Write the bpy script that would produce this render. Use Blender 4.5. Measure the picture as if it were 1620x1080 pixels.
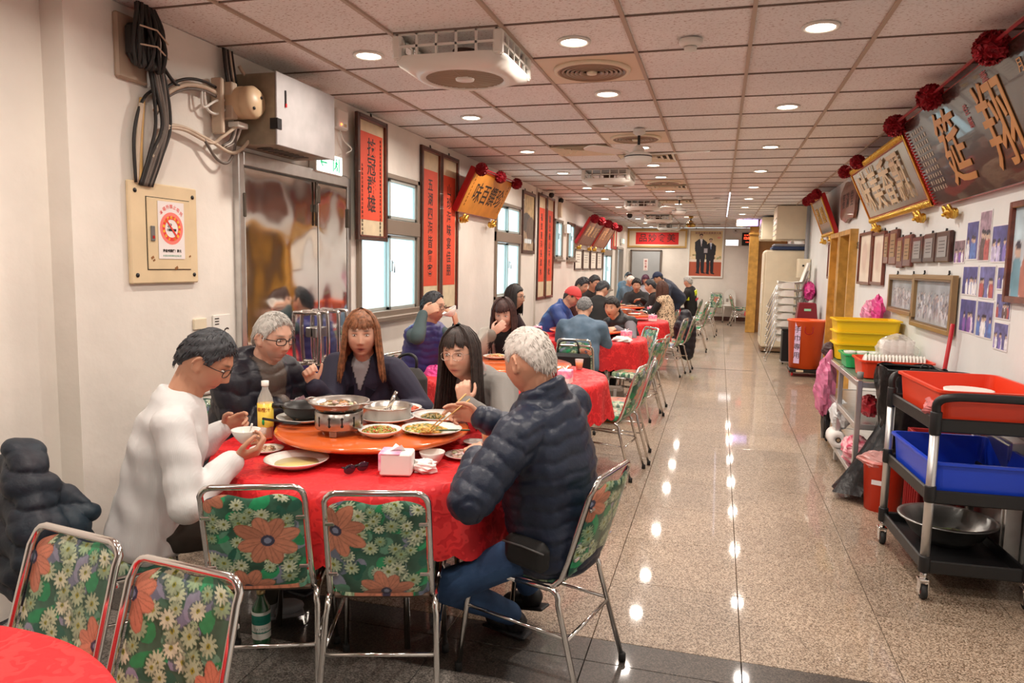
import bpy, math, random
import numpy as np
from mathutils import Vector, Matrix
random.seed(7); np.random.seed(7)
PI = math.pi
S = bpy.context.scene
C = S.collection
for _o in list(bpy.data.objects): bpy.data.objects.remove(_o)

# ---------------------------------------------------------------- camera, world, exposure
def setup():
    yaw, pitch, roll = .2755, .106, .0185
    cy, sy, cp, sp = math.cos(yaw), math.sin(yaw), math.cos(pitch), math.sin(pitch)
    F = Vector((-sy*cp, cy*cp, -sp)); R = Vector((cy, sy, 0)); U = R.cross(F)
    R, U = R*math.cos(roll)+U*math.sin(roll), -R*math.sin(roll)+U*math.cos(roll)
    cd = bpy.data.cameras.new('camera'); cd.sensor_width = 36; cd.lens = 25.511; cd.clip_start = .05
    cam = bpy.data.objects.new('camera', cd); C.objects.link(cam)
    M = Matrix((( R.x, U.x, -F.x, 0), (R.y, U.y, -F.y, 0), (R.z, U.z, -F.z, 1.56), (0, 0, 0, 1)))
    cam.matrix_world = M; S.camera = cam
    w = bpy.data.worlds.new('sky'); S.world = w; w.use_nodes = True
    bg = w.node_tree.nodes['Background']; bg.inputs[0].default_value = (.80, .92, 1, 1); bg.inputs[1].default_value = WORLD
    S.view_settings.view_transform = 'Standard'; S.view_settings.look = 'None'
    S.view_settings.gamma = 1; S.view_settings.use_curve_mapping = False
    S.view_settings.exposure = EXPOSURE
WORLD = 3.2
EXPOSURE = 0.17
LAMP_W = 13.5
setup()
XL, XR, HC, YB = -2.76, 1.55, 2.74, 22.6

# downlights: (x, y); the lamp's own light sits in each housing
LIGHTS = [(-2.0, 3.93+1.8*k) for k in range(-2, 11)] + [(-.8, y) for y in (.3, 2.1, 3.93, 5.13, 7.45, 8.75, 9.9, 11.75, 14.1, 15.9, 17.7, 19.5, 21.3)] + [(.42, 3.95+1.83*k) for k in range(-2, 10)]

# ---------------------------------------------------------------- materials
MATS = {}
def mat(name, col=(.8, .8, .8), rough=.5, metal=0, bump=0, bs=30, var=0, vs=6, col2=None, attr=None, trans=0, emis=None, es=1, sss=0, coat=0, alpha=1, rnd=0, wavy=0, ior=1.45):
    if name in MATS: return MATS[name]
    m = bpy.data.materials.new(name); m.use_nodes = True; nt = m.node_tree; N = nt.nodes; L = nt.links
    b = N['Principled BSDF']
    b.inputs['Base Color'].default_value = (*col, 1); b.inputs['Roughness'].default_value = rough
    b.inputs['Metallic'].default_value = metal; b.inputs['Transmission Weight'].default_value = trans
    b.inputs['IOR'].default_value = ior; b.inputs['Coat Weight'].default_value = coat; b.inputs['Alpha'].default_value = alpha
    if sss:
        b.inputs['Subsurface Weight'].default_value = sss; b.inputs['Subsurface Radius'].default_value = (.012, .005, .003); b.inputs['Subsurface Scale'].default_value = 1
    if emis:
        b.inputs['Emission Color'].default_value = (*emis, 1); b.inputs['Emission Strength'].default_value = es
    src = None
    if attr:
        a = N.new('ShaderNodeAttribute'); a.attribute_name = attr; src = a.outputs['Color']
    tc = N.new('ShaderNodeTexCoord')
    if var or col2:
        n = N.new('ShaderNodeTexNoise'); n.inputs['Scale'].default_value = vs; n.inputs['Detail'].default_value = 5
        L.new(tc.outputs['Object'], n.inputs['Vector'])
        mx = N.new('ShaderNodeMix'); mx.data_type = 'RGBA'
        r = N.new('ShaderNodeMapRange'); r.inputs[1].default_value = .35; r.inputs[2].default_value = .65
        L.new(n.outputs['Fac'], r.inputs[0])
        if col2:
            mx.inputs[6].default_value = (*col, 1); mx.inputs[7].default_value = (*col2, 1); L.new(r.outputs[0], mx.inputs[0])
            if src: L.new(src, mx.inputs[6])
        else:
            mx.blend_type = 'MULTIPLY'; mx.inputs[0].default_value = 1; mx.inputs[6].default_value = (*col, 1)
            r.inputs[3].default_value = 1-var; r.inputs[4].default_value = 1+var*.4
            L.new(r.outputs[0], mx.inputs[7])
            if src: L.new(src, mx.inputs[6])
        src = mx.outputs[2]
    if rnd:
        oi = N.new('ShaderNodeObjectInfo'); mr = N.new('ShaderNodeMapRange'); mr.inputs[3].default_value = 1-rnd; mr.inputs[4].default_value = 1+rnd*.5
        L.new(oi.outputs['Random'], mr.inputs[0]); m2 = N.new('ShaderNodeMix'); m2.data_type = 'RGBA'; m2.blend_type = 'MULTIPLY'; m2.inputs[0].default_value = 1
        m2.inputs[6].default_value = (*col, 1)
        if src: L.new(src, m2.inputs[6])
        L.new(mr.outputs[0], m2.inputs[7]); src = m2.outputs[2]
    if src: L.new(src, b.inputs['Base Color'])
    if bump:
        n = N.new('ShaderNodeTexNoise'); n.inputs['Scale'].default_value = bs; n.inputs['Detail'].default_value = 4
        L.new(tc.outputs['Object'], n.inputs['Vector'])
        bp = N.new('ShaderNodeBump'); bp.inputs['Strength'].default_value = min(1, bump); bp.inputs['Distance'].default_value = .3/bs
        L.new(n.outputs['Fac'], bp.inputs['Height']); L.new(bp.outputs[0], b.inputs['Normal'])
    MATS[name] = m; return m

def node_mat(name, fn):
    if name in MATS: return MATS[name]
    m = bpy.data.materials.new(name); m.use_nodes = True; nt = m.node_tree
    fn(nt.nodes, nt.links, nt.nodes['Principled BSDF']); MATS[name] = m; return m
def ramp(N, pts, const=False):
    r = N.new('ShaderNodeValToRGB'); e = r.color_ramp.elements
    while len(e) < len(pts): e.new(.5)
    for i, (p, c) in enumerate(pts): e[i].position = p; e[i].color = (*c, 1)
    if const: r.color_ramp.interpolation = 'CONSTANT'
    return r
def _terrazzo(c1, c2, c3, base_r):
    def f(N, L, b):
        tc = N.new('ShaderNodeTexCoord'); g = N.new('ShaderNodeNewGeometry')
        v = N.new('ShaderNodeTexVoronoi'); v.inputs['Scale'].default_value = 210
        L.new(g.outputs['Position'], v.inputs['Vector'])
        s = N.new('ShaderNodeSeparateColor'); L.new(v.outputs['Color'], s.inputs[0])
        r = ramp(N, [(0, c1), (.22, c1), (.5, c2), (1, c3)]); L.new(s.outputs[0], r.inputs[0])
        n = N.new('ShaderNodeTexNoise'); n.inputs['Scale'].default_value = 1.7; n.inputs['Detail'].default_value = 6; L.new(g.outputs['Position'], n.inputs['Vector'])
        mr = N.new('ShaderNodeMapRange'); mr.inputs[1].default_value = .3; mr.inputs[2].default_value = .7; mr.inputs[3].default_value = .78; mr.inputs[4].default_value = 1.12
        L.new(n.outputs['Fac'], mr.inputs[0])
        oi = N.new('ShaderNodeObjectInfo'); m3 = N.new('ShaderNodeMapRange'); m3.inputs[3].default_value = .92; m3.inputs[4].default_value = 1.06; L.new(oi.outputs['Random'], m3.inputs[0])
        mu = N.new('ShaderNodeMath'); mu.operation = 'MULTIPLY'; L.new(mr.outputs[0], mu.inputs[0]); L.new(m3.outputs[0], mu.inputs[1])
        mx = N.new('ShaderNodeMix'); mx.data_type = 'RGBA'; mx.blend_type = 'MULTIPLY'; mx.inputs[0].default_value = 1
        L.new(r.outputs[0], mx.inputs[6]); L.new(mu.outputs[0], mx.inputs[7]); L.new(mx.outputs[2], b.inputs['Base Color'])
        r2 = N.new('ShaderNodeMapRange'); r2.inputs[3].default_value = base_r-.05; r2.inputs[4].default_value = base_r+.1; L.new(n.outputs['Fac'], r2.inputs[0]); L.new(r2.outputs[0], b.inputs['Roughness']); b.inputs['Coat Weight'].default_value = .55; b.inputs['Coat Roughness'].default_value = .05
    return f
M_FLOOR = node_mat('terrazzo_tan', _terrazzo((.13, .085, .052), (.36, .265, .185), (.56, .455, .35), .42))
M_FLOOR2 = node_mat('granite_dark', _terrazzo((.018, .014, .012), (.045, .035, .028), (.10, .08, .065), .4))
M_FLOOR3 = node_mat('granite_grey', _terrazzo((.10, .09, .08), (.22, .20, .18), (.38, .35, .31), .45))
def _ceil(N, L, b):
    g = N.new('ShaderNodeNewGeometry'); n = N.new('ShaderNodeTexNoise'); n.inputs['Scale'].default_value = 58; n.inputs['Detail'].default_value = 2
    mp = N.new('ShaderNodeMapping'); mp.inputs['Scale'].default_value = (1, 2.2, 1); L.new(g.outputs['Position'], mp.inputs[0]); L.new(mp.outputs[0], n.inputs['Vector'])
    r = ramp(N, [(0, (.36, .25, .22)), (.355, (.56, .44, .39)), (.39, (.88, .845, .82)), (1, (.90, .87, .85))]); L.new(n.outputs['Fac'], r.inputs[0])
    n2 = N.new('ShaderNodeTexNoise'); n2.inputs['Scale'].default_value = .8; n2.inputs['Detail'].default_value = 4; L.new(g.outputs['Position'], n2.inputs['Vector'])
    mr = N.new('ShaderNodeMapRange'); mr.inputs[1].default_value = .3; mr.inputs[2].default_value = .7; mr.inputs[3].default_value = .88; mr.inputs[4].default_value = 1.03; L.new(n2.outputs['Fac'], mr.inputs[0])
    oi = N.new('ShaderNodeObjectInfo'); m3 = N.new('ShaderNodeMapRange'); m3.inputs[3].default_value = .93; m3.inputs[4].default_value = 1.03; L.new(oi.outputs['Random'], m3.inputs[0])
    mu = N.new('ShaderNodeMath'); mu.operation = 'MULTIPLY'; L.new(mr.outputs[0], mu.inputs[0]); L.new(m3.outputs[0], mu.inputs[1])
    mx = N.new('ShaderNodeMix'); mx.data_type = 'RGBA'; mx.blend_type = 'MULTIPLY'; mx.inputs[0].default_value = 1
    L.new(r.outputs[0], mx.inputs[6]); L.new(mu.outputs[0], mx.inputs[7]); L.new(mx.outputs[2], b.inputs['Base Color'])
    b.inputs['Roughness'].default_value = .85
    bp = N.new('ShaderNodeBump'); bp.inputs['Strength'].default_value = .3; bp.inputs['Distance'].default_value = .003; L.new(n.outputs['Fac'], bp.inputs['Height']); L.new(bp.outputs[0], b.inputs['Normal'])
M_CEIL = node_mat('mineral_fibre', _ceil)
M_TBAR = mat('tbar', (.46, .35, .27), .5)
M_WALL = mat('wall_paint', (.82, .77, .70), .55, var=.10, vs=1.6, bump=.12, bs=9)
M_WALL2 = mat('wall_paint_white', (.78, .80, .79), .5, var=.05, vs=2, bump=.08, bs=9)
M_CHROME = mat('chrome', (.78, .77, .75), .13, 1)
M_STEEL = mat('brushed_steel', (.62, .61, .60), .28, 1, var=.1, vs=14)
M_BLACK = mat('black_plastic', (.012, .012, .013), .42, bump=.1, bs=60)
M_RUB = mat('rubber', (.02, .02, .02), .7)
M_WHITE = mat('white_china', (.86, .85, .80), .12, coat=.3)
M_WPLAS = mat('white_plastic', (.82, .80, .74), .35)
M_CREAM = mat('cream_enamel', (.80, .70, .52), .35, var=.05)
M_GOLD = mat('gold_leaf', (.82, .52, .10), .28, 1, bump=.8, bs=70)
M_WOODK = mat('dark_wood', (.06, .018, .010), .3, var=.3, vs=20, coat=.4)
M_WOODR = mat('red_wood', (.16, .035, .018), .3, var=.3, vs=20, coat=.4)
M_WOODY = mat('varnished_wood', (.62, .33, .07), .35, var=.25, vs=8, coat=.3)
M_RED = mat('red_paper', (.78, .085, .035), .6, var=.12, vs=3)
M_PAPER = mat('cream_silk', (.72, .60, .40), .6, var=.1, vs=10)
M_INK = mat('ink', (.025, .018, .015), .5)
M_REDP = mat('red_lacquer', (.45, .012, .015), .3)
M_FLW = mat('red_ribbon', (.38, .008, .02), .5, var=.3, vs=40)
M_ORANGE = mat('orange_lacquer', (.72, .135, .028), .16, coat=.5, var=.08, vs=4)
M_RPLAS = mat('orange_red_plastic', (.78, .055, .018), .35)
M_OPLAS = mat('orange_plastic', (.86, .12, .022), .35)
M_YPLAS = mat('yellow_plastic', (.90, .58, .01), .4)
M_BPLAS = mat('blue_plastic', (.012, .06, .62), .32)
M_GPLAS = mat('green_plastic', (.03, .45, .14), .35)
M_MAROON = mat('maroon_plastic', (.20, .012, .022), .35)
M_ALU = mat('aluminium', (.66, .66, .66), .32, .85)
M_PINK = mat('pink_print', (.88, .16, .42), .45, col2=(.92, .72, .78), vs=22)
M_TISSUE = mat('tissue', (.86, .83, .80), .8)
M_WINF = mat('window_aluminium', (.30, .24, .19), .4, .5)
M_WING = mat('sash_grey', (.48, .52, .50), .4, .4)
M_GLASS = mat('clear_glass', (.95, .97, .95), .02, trans=1, ior=1.3)
M_CLEARP = mat('clear_plastic', (.92, .94, .92), .06, alpha=.28)
def _vc(name, rough=.6, **k): return mat(name, (1, 1, 1), rough, attr='Col', **k)
M_PRINT = _vc('printed_paper', .45)
M_FABRIC = _vc('floral_vinyl', .32, coat=.15)
M_SKIN = _vc('skin', .5, sss=.08)
M_FOOD = _vc('food', .35)
def _cloth(N, L, b):
    g = N.new('ShaderNodeNewGeometry'); v = N.new('ShaderNodeTexVoronoi'); v.inputs['Scale'].default_value = 11; v.feature = 'SMOOTH_F1'
    n = N.new('ShaderNodeTexNoise'); n.inputs['Scale'].default_value = 14; L.new(g.outputs['Position'], n.inputs['Vector'])
    mx = N.new('ShaderNodeMix'); mx.data_type = 'RGBA'; mx.inputs[0].default_value = .25; L.new(g.outputs['Position'], mx.inputs[6]); L.new(n.outputs['Color'], mx.inputs[7]); L.new(mx.outputs[2], v.inputs['Vector'])
    m = N.new('ShaderNodeMath'); m.operation = 'SINE'; m2 = N.new('ShaderNodeMath'); m2.operation = 'MULTIPLY'; m2.inputs[1].default_value = 16; L.new(v.outputs['Distance'], m2.inputs[0]); L.new(m2.outputs[0], m.inputs[0])
    r = ramp(N, [(0, (.62, .010, .016)), (.45, (.62, .010, .016)), (.6, (.78, .022, .026)), (1, (.80, .024, .028))]); L.new(m.outputs[0], r.inputs[0]); L.new(r.outputs[0], b.inputs['Base Color'])
    r2 = ramp(N, [(.4, (.65,)*3), (.6, (.4,)*3)]); L.new(m.outputs[0], r2.inputs[0]); L.new(r2.outputs[0], b.inputs['Roughness'])
    bp = N.new('ShaderNodeBump'); bp.inputs['Strength'].default_value = .25; bp.inputs['Distance'].default_value = .002; L.new(m.outputs[0], bp.inputs['Height']); L.new(bp.outputs[0], b.inputs['Normal'])
M_CLOTH = node_mat('red_damask', _cloth)

# ---------------------------------------------------------------- mesh collector
def frame_from(z, up=(0, 0, 1)):
    z = Vector(z).normalized(); up = Vector(up)
    if abs(z.dot(up)) > .98: up = Vector((1, 0, 0))
    x = up.cross(z).normalized(); y = z.cross(x)
    return Matrix((x, y, z)).transposed()
class MB:
    def __init__(s): s.v = []; s.f = []; s.m = []; s.M = None; s.sm = []; s.col = []
    def add(s, V, Fc, mi=0, sm=True, col=None):
        o = len(s.v)
        if s.M is not None: V = [s.M @ Vector(v) for v in V]
        s.v += [tuple(v) for v in V]; s.f += [tuple(i+o for i in f) for f in Fc]; s.m += [mi]*len(Fc); s.sm += [sm]*len(Fc)
        s.col += ([col or (1, 1, 1)]*len(V))
        return s
    def box(s, c, d, rot=None, mi=0, bev=0, col=None):
        x, y, z = d[0]/2, d[1]/2, d[2]/2; R = Matrix.Rotation(rot, 3, 'Z') if isinstance(rot, (int, float)) else (rot or Matrix.Identity(3)); c = Vector(c)
        if not bev:
            V = [(i*x, j*y, k*z) for i in (-1, 1) for j in (-1, 1) for k in (-1, 1)]
            Fc = [(0, 1, 3, 2), (4, 6, 7, 5), (0, 4, 5, 1), (2, 3, 7, 6), (0, 2, 6, 4), (1, 5, 7, 3)]
        else:
            b = min(bev, x*.99, y*.99, z*.99); V = []
            for i in (-1, 1):
                for j in (-1, 1):
                    for k in (-1, 1): V += [(i*x, j*(y-b), k*(z-b)), (i*(x-b), j*y, k*(z-b)), (i*(x-b), j*(y-b), k*z)]
            I = lambda i, j, k, a: ((i > 0)*4+(j > 0)*2+(k > 0))*3+a
            Fc = []
            for i in (-1, 1):
                q = [I(i, -1, -1, 0), I(i, 1, -1, 0), I(i, 1, 1, 0), I(i, -1, 1, 0)]; Fc.append(q if i > 0 else q[::-1])
                q = [I(-1, i, -1, 1), I(-1, i, 1, 1), I(1, i, 1, 1), I(1, i, -1, 1)]; Fc.append(q if i > 0 else q[::-1])
                q = [I(-1, -1, i, 2), I(1, -1, i, 2), I(1, 1, i, 2), I(-1, 1, i, 2)]; Fc.append(q if i > 0 else q[::-1])
                for j in (-1, 1):
                    Fc.append([I(i, j, -1, 0), I(i, j, -1, 1), I(i, j, 1, 1), I(i, j, 1, 0)] if i*j > 0 else [I(i, j, -1, 0), I(i, j, 1, 0), I(i, j, 1, 1), I(i, j, -1, 1)])
                    Fc.append([I(i, -1, j, 2), I(i, 1, j, 2), I(i, 1, j, 0), I(i, -1, j, 0)] if i*j < 0 else [I(i, -1, j, 2), I(i, -1, j, 0), I(i, 1, j, 0), I(i, 1, j, 2)])
                    Fc.append([I(-1, i, j, 1), I(1, i, j, 1), I(1, i, j, 2), I(-1, i, j, 2)] if i*j < 0 else [I(-1, i, j, 1), I(-1, i, j, 2), I(1, i, j, 2), I(1, i, j, 1)])
                    for k in (-1, 1):
                        t = [I(i, j, k, 0), I(i, j, k, 1), I(i, j, k, 2)]; Fc.append(t if i*j*k > 0 else t[::-1])
        return s.add([c + R @ Vector(v) for v in V], Fc, mi, False, col)
    def tube(s, P, r, n=8, mi=0, cap=True, closed=False, col=None, flat=1.0, up=None):
        P = [Vector(p) for p in P]; k = len(P); rr = r if hasattr(r, '__len__') else [r]*k
        V = []; px = None
        for i in range(k):
            a = P[(i-1) % k] if (closed or i) else P[i]; b = P[(i+1) % k] if (closed or i < k-1) else P[i]
            t = (b-a).normalized() if (b-a).length > 1e-9 else Vector((0, 0, 1))
            if px is None:
                u = Vector(up) if up else (Vector((0, 0, 1)) if abs(t.z) < .9 else Vector((1, 0, 0)))
                px = u
            x = (px - t*px.dot(t)); x = x.normalized() if x.length > 1e-6 else frame_from(t).col[0]
            y = t.cross(x); px = x
            for j in range(n):
                a_ = 2*PI*j/n; V.append(P[i]+(x*math.cos(a_)*flat+y*math.sin(a_))*rr[i])
        Fc = [(i*n+j, i*n+(j+1) % n, ((i+1) % k)*n+(j+1) % n, ((i+1) % k)*n+j) for i in range(k if closed else k-1) for j in range(n)]
        if cap and not closed: Fc += [tuple(range(n))[::-1], tuple(range((k-1)*n, k*n))]
        return s.add(V, Fc, mi, True, col)
    def lathe(s, prof, c=(0, 0, 0), n=24, mi=0, R=None, col=None, sx=1, sy=1, wob=None):
        c = Vector(c); V = []; k = len(prof); R = R or Matrix.Identity(3)
        for r, z in prof:
            for j in range(n):
                a = 2*PI*j/n; q = r*(1+(wob(a, z) if wob else 0)); V.append(c+R @ Vector((q*math.cos(a)*sx, q*math.sin(a)*sy, z)))
        Fc = [(i*n+j, i*n+(j+1) % n, (i+1)*n+(j+1) % n, (i+1)*n+j) for i in range(k-1) for j in range(n)]
        if prof[0][0] > 1e-5: Fc.append(tuple(range(n))[::-1])
        if prof[-1][0] > 1e-5: Fc.append(tuple(range((k-1)*n, k*n)))
        return s.add(V, Fc, mi, True, col)
    def ball(s, c, r, n=12, mi=0, R=None, col=None, wob=0):
        rx, ry, rz = r if hasattr(r, '__len__') else (r, r, r); c = Vector(c); R = R or Matrix.Identity(3); V = []; m = max(4, n//2+1)
        for i in range(m+1):
            t = PI*i/m
            for j in range(n):
                a = 2*PI*j/n; q = 1+(random.uniform(-wob, wob) if wob else 0)
                V.append(c+R @ Vector((rx*math.sin(t)*math.cos(a)*q, ry*math.sin(t)*math.sin(a)*q, -rz*math.cos(t)*q)))
        Fc = [(i*n+j, i*n+(j+1) % n, (i+1)*n+(j+1) % n, (i+1)*n+j) for i in range(m) for j in range(n)]
        return s.add(V, Fc, mi, True, col)
    def cone(s, a, b, ra, rb, n=12, mi=0, col=None):           # capsule with two radii
        a, b = Vector(a), Vector(b); d = b-a; L = d.length
        if L < 1e-5: return s.ball(a, ra, n, mi, col=col)
        R = frame_from(d); prof = [(ra*math.sin(t), -ra*math.cos(t)) for t in (0, PI/6, PI/3, PI/2)] + [(rb*math.cos(t), L+rb*math.sin(t)) for t in (0, PI/6, PI/3, PI/2)]
        prof[0] = (1e-6, -ra); prof[-1] = (1e-6, L+rb)
        return s.lathe(prof, a, n, mi, R, col)
    def quad(s, a, b, c, d, mi=0, nu=1, nv=1, col=None):
        a, b, c, d = map(Vector, (a, b, c, d)); V = [(a*(1-u)+b*u)*(1-v)+(d*(1-u)+c*u)*v for v in [j/nv for j in range(nv+1)] for u in [i/nu for i in range(nu+1)]]
        return s.add(V, [(j*(nu+1)+i, j*(nu+1)+i+1, (j+1)*(nu+1)+i+1, (j+1)*(nu+1)+i) for j in range(nv) for i in range(nu)], mi, False, col)
    def mesh(s, name='m', mats=(), col=False):
        me = bpy.data.meshes.new(name); me.from_pydata(s.v, [], s.f)
        for m in mats: me.materials.append(m)
        me.polygons.foreach_set('material_index', s.m); me.polygons.foreach_set('use_smooth', s.sm)
        if col:
            ca = me.color_attributes.new('Col', 'FLOAT_COLOR', 'POINT'); A = np.ones((len(s.v), 4), np.float32); A[:, :3] = np.array(s.col); ca.data.foreach_set('color', A.ravel())
        me.update(); return me
    def build(s, name, mats, parent=None, col=False, loc=None):
        if not isinstance(mats, (list, tuple)): mats = [mats]
        return link(name, s.mesh(name, mats, col), parent, loc)
def link(name, me, parent=None, loc=None):
    o = bpy.data.objects.new(name, me); C.objects.link(o)
    if parent: o.parent = parent
    if loc: o.location = loc
    return o
def tag(o, label=None, cat=None, group=None, kind=None):
    if label: o['label'] = label
    if cat: o['category'] = cat
    if group: o['group'] = group
    if kind: o['kind'] = kind
    return o
def thing(name, label, cat, loc=(0, 0, 0), rz=0, group=None):
    o = bpy.data.objects.new(name, None); C.objects.link(o); o.location = loc; o.rotation_euler = (0, 0, rz); o.empty_display_size = .05
    return tag(o, label, cat, group)
def copy_tree(o, parent=None):
    c = o.copy(); C.objects.link(c); c.parent = parent
    for ch in list(o.children): copy_tree(ch, c)
    return c
def place(src, used, loc, rz, label, group=None):
    o = copy_tree(src) if used else src
    o.location = loc; o.rotation_euler = (0, 0, rz); o['label'] = label
    if group: o['group'] = group
    return o
def arc(c, r, a0, a1, n, ax='xz'):
    out = []
    for i in range(n+1):
        a = a0+(a1-a0)*i/max(1, n); p = [c[0], c[1], c[2]]; i0, i1 = 'xyz'.index(ax[0]), 'xyz'.index(ax[1])
        p[i0] += r*math.cos(a); p[i1] += r*math.sin(a); out.append(tuple(p))
    return out
def bez(P, n=8):                                              # Catmull-Rom through points
    P = [Vector(p) for p in P]; out = []
    Q = [P[0]*2-P[1]]+P+[P[-1]*2-P[-2]]
    for i in range(1, len(Q)-2):
        for k in range(n):
            t = k/n; a, b, c, d = Q[i-1], Q[i], Q[i+1], Q[i+2]
            out.append(.5*((2*b)+(c-a)*t+(2*a-5*b+4*c-d)*t*t+(3*b-a-3*c+d)*t**3))
    out.append(P[-1]); return out
# scratch scene used only to evaluate text and remesh modifiers
TMP = bpy.data.scenes.new('scratch')
def evaluate(ob):
    TMP.collection.objects.link(ob); vl = TMP.view_layers[0]; vl.update(); dg = vl.depsgraph
    me = bpy.data.meshes.new_from_object(ob.evaluated_get(dg), preserve_all_data_layers=True, depsgraph=dg)
    bpy.data.objects.remove(ob); return me
def text(name, body, size, M, m, parent=None, ext=.0006, sx=1, bold=0, vertical=False, line=1.1):
    """text mesh: local x = reading direction, y = up, z = towards the reader, centred on M"""
    c = bpy.data.curves.new('t', 'FONT'); c.body = '\n'.join(body) if vertical else body
    c.size = size; c.extrude = ext; c.align_x = 'CENTER'; c.align_y = 'CENTER'; c.offset = bold; c.space_line = line; c.resolution_u = 2
    me = evaluate(bpy.data.objects.new('t', c)); bpy.data.curves.remove(c)
    me.transform(M @ Matrix.Diagonal((sx, 1, 1, 1))); me.materials.clear(); me.materials.append(m)
    return link(name, me, parent)
def basis(o, x, y):
    x = Vector(x).normalized(); y = Vector(y); y = (y-x*y.dot(x)).normalized(); z = x.cross(y)
    return Matrix(((x.x, y.x, z.x, o[0]), (x.y, y.y, z.y, o[1]), (x.z, y.z, z.z, o[2]), (0, 0, 0, 1)))

# ---------------------------------------------------------------- painted prints (vertex colours on a grid)
class Paint:
    def __init__(s, w, h, nx, col):                            # metres, columns
        s.w, s.h = w, h; s.nx = nx; s.ny = max(2, int(nx*h/w)); s.A = np.ones((s.ny+1, s.nx+1, 3))*np.array(col)
        s.X, s.Y = np.meshgrid(np.linspace(0, w, s.nx+1), np.linspace(0, h, s.ny+1))
    def put(s, m, c, a=1): m = (np.clip(m, 0, 1)*a)[..., None]; s.A = s.A*(1-m)+np.array(c)*m
    def ell(s, x, y, rx, ry, c, rot=0, a=1):
        dx, dy = s.X-x, s.Y-y; cr, sr = math.cos(rot), math.sin(rot); u, v = dx*cr+dy*sr, -dx*sr+dy*cr
        s.put(((u/rx)**2+(v/ry)**2 < 1).astype(float), c, a)
    def rect(s, x0, y0, x1, y1, c, a=1): s.put(((s.X >= x0)&(s.X <= x1)&(s.Y >= y0)&(s.Y <= y1)).astype(float), c, a)
    def poly(s, pts, c, a=1):
        m = np.zeros_like(s.X, bool); n = len(pts)
        for i in range(n):
            x1, y1 = pts[i]; x2, y2 = pts[(i+1) % n]
            with np.errstate(divide='ignore', invalid='ignore'):
                m ^= ((y1 > s.Y) != (y2 > s.Y)) & (s.X < (x2-x1)*(s.Y-y1)/((y2-y1) or 1e-9)+x1)
        s.put(m.astype(float), c, a)
    def line(s, pts, w, c, a=1):
        for (x1, y1), (x2, y2) in zip(pts[:-1], pts[1:]):
            d = np.array([x2-x1, y2-y1]); L = (d@d) or 1e-9; t = np.clip(((s.X-x1)*d[0]+(s.Y-y1)*d[1])/L, 0, 1)
            s.put((np.hypot(s.X-x1-t*d[0], s.Y-y1-t*d[1]) < w/2).astype(float), c, a)
    def noise(s, amt, sc):
        k = max(2, int(s.w/sc)); l = max(2, int(s.h/sc)); G = np.random.rand(l+2, k+2)
        u = s.X/s.w*k; v = s.Y/s.h*l; i = u.astype(int); j = v.astype(int); fu, fv = u-i, v-j
        n = G[j, i]*(1-fu)*(1-fv)+G[j, i+1]*fu*(1-fv)+G[j+1, i]*(1-fu)*fv+G[j+1, i+1]*fu*fv
        s.A = s.A*(1+amt*(n-.5)*2)[..., None]; return n
    def mesh(s, M=None, fn=None, m=None, thick=0):
        V = np.stack([s.X.ravel()-s.w/2, s.Y.ravel()-s.h/2, np.zeros(s.X.size)], 1)
        if fn: V = fn(V, s)
        nx, ny = s.nx, s.ny; i, j = np.meshgrid(np.arange(nx), np.arange(ny)); a = (j*(nx+1)+i).ravel()
        Fc = np.stack([a, a+1, a+nx+2, a+nx+1], 1)
        me = bpy.data.meshes.new('print'); me.from_pydata(V.tolist(), [], Fc.tolist())
        if M is not None: me.transform(M)
        me.materials.append(m or M_PRINT); me.polygons.foreach_set('use_smooth', [fn is not None]*len(Fc))
        ca = me.color_attributes.new('Col', 'FLOAT_COLOR', 'POINT'); A = np.ones((s.X.size, 4), np.float32); A[:, :3] = np.clip(s.A.reshape(-1, 3), 0, 1)
        ca.data.foreach_set('color', A.ravel()); me.update(); return me

# ================================================================ the room
fl_root = thing('floor', None, None); fl_root['kind'] = 'structure'
MB().box((-.5, 9, -.035), (9, 32, .03)).build('floor_screed', M_FLOOR3, fl_root)
def tile_me(nm, w, d, m):
    b = MB(); e = .0015; x, y = w/2-e, d/2-e; q = .0015
    b.add([(-x, -y, -.02), (x, -y, -.02), (x, y, -.02), (-x, y, -.02), (-x, -y, -q), (x, -y, -q), (x, y, -q), (-x, y, -q), (-x+q, -y+q, 0), (x-q, -y+q, 0), (x-q, y-q, 0), (-x+q, y-q, 0)],
          [(0, 1, 5, 4), (1, 2, 6, 5), (2, 3, 7, 6), (3, 0, 4, 7), (4, 5, 9, 8), (5, 6, 10, 9), (6, 7, 11, 10), (7, 4, 8, 11), (8, 9, 10, 11)], 0, False)
    return b.mesh(nm, [m])
T1, T2 = tile_me('floor_tile', .6, .6, M_FLOOR), tile_me('dark_floor_tile', .6, .18, M_FLOOR2)
T3, T4 = tile_me('dark_floor_tile', .6, .23, M_FLOOR2), tile_me('grey_floor_tile', .6, .6, M_FLOOR3)
for i in range(8):
    x = -2.545+.6*i
    for k in range(33): link('floor_tile', T1, fl_root, (x, 3.2+.6*k, 0))
    if x < .5:
        link('dark_floor_tile', T2, fl_root, (x, 2.81, 0)); link('dark_floor_tile', T3, fl_root, (x, 2.605, 0))
    for k in range(2): link('floor_tile' if x > .5 else 'grey_floor_tile', T1 if x > .5 else T4, fl_root, (x, 2.19-.6*k, 0))
    if x > .5: link('floor_tile', tile_me('floor_tile', .6, .41, M_FLOOR), fl_root, (x, 2.695, 0))
MB().quad((-3.4, -6, -.001), (2.2, -6, -.001), (2.2, 1.29, -.001), (-3.4, 1.29, -.001)).build('floor_behind_camera', M_FLOOR3, fl_root)
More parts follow.
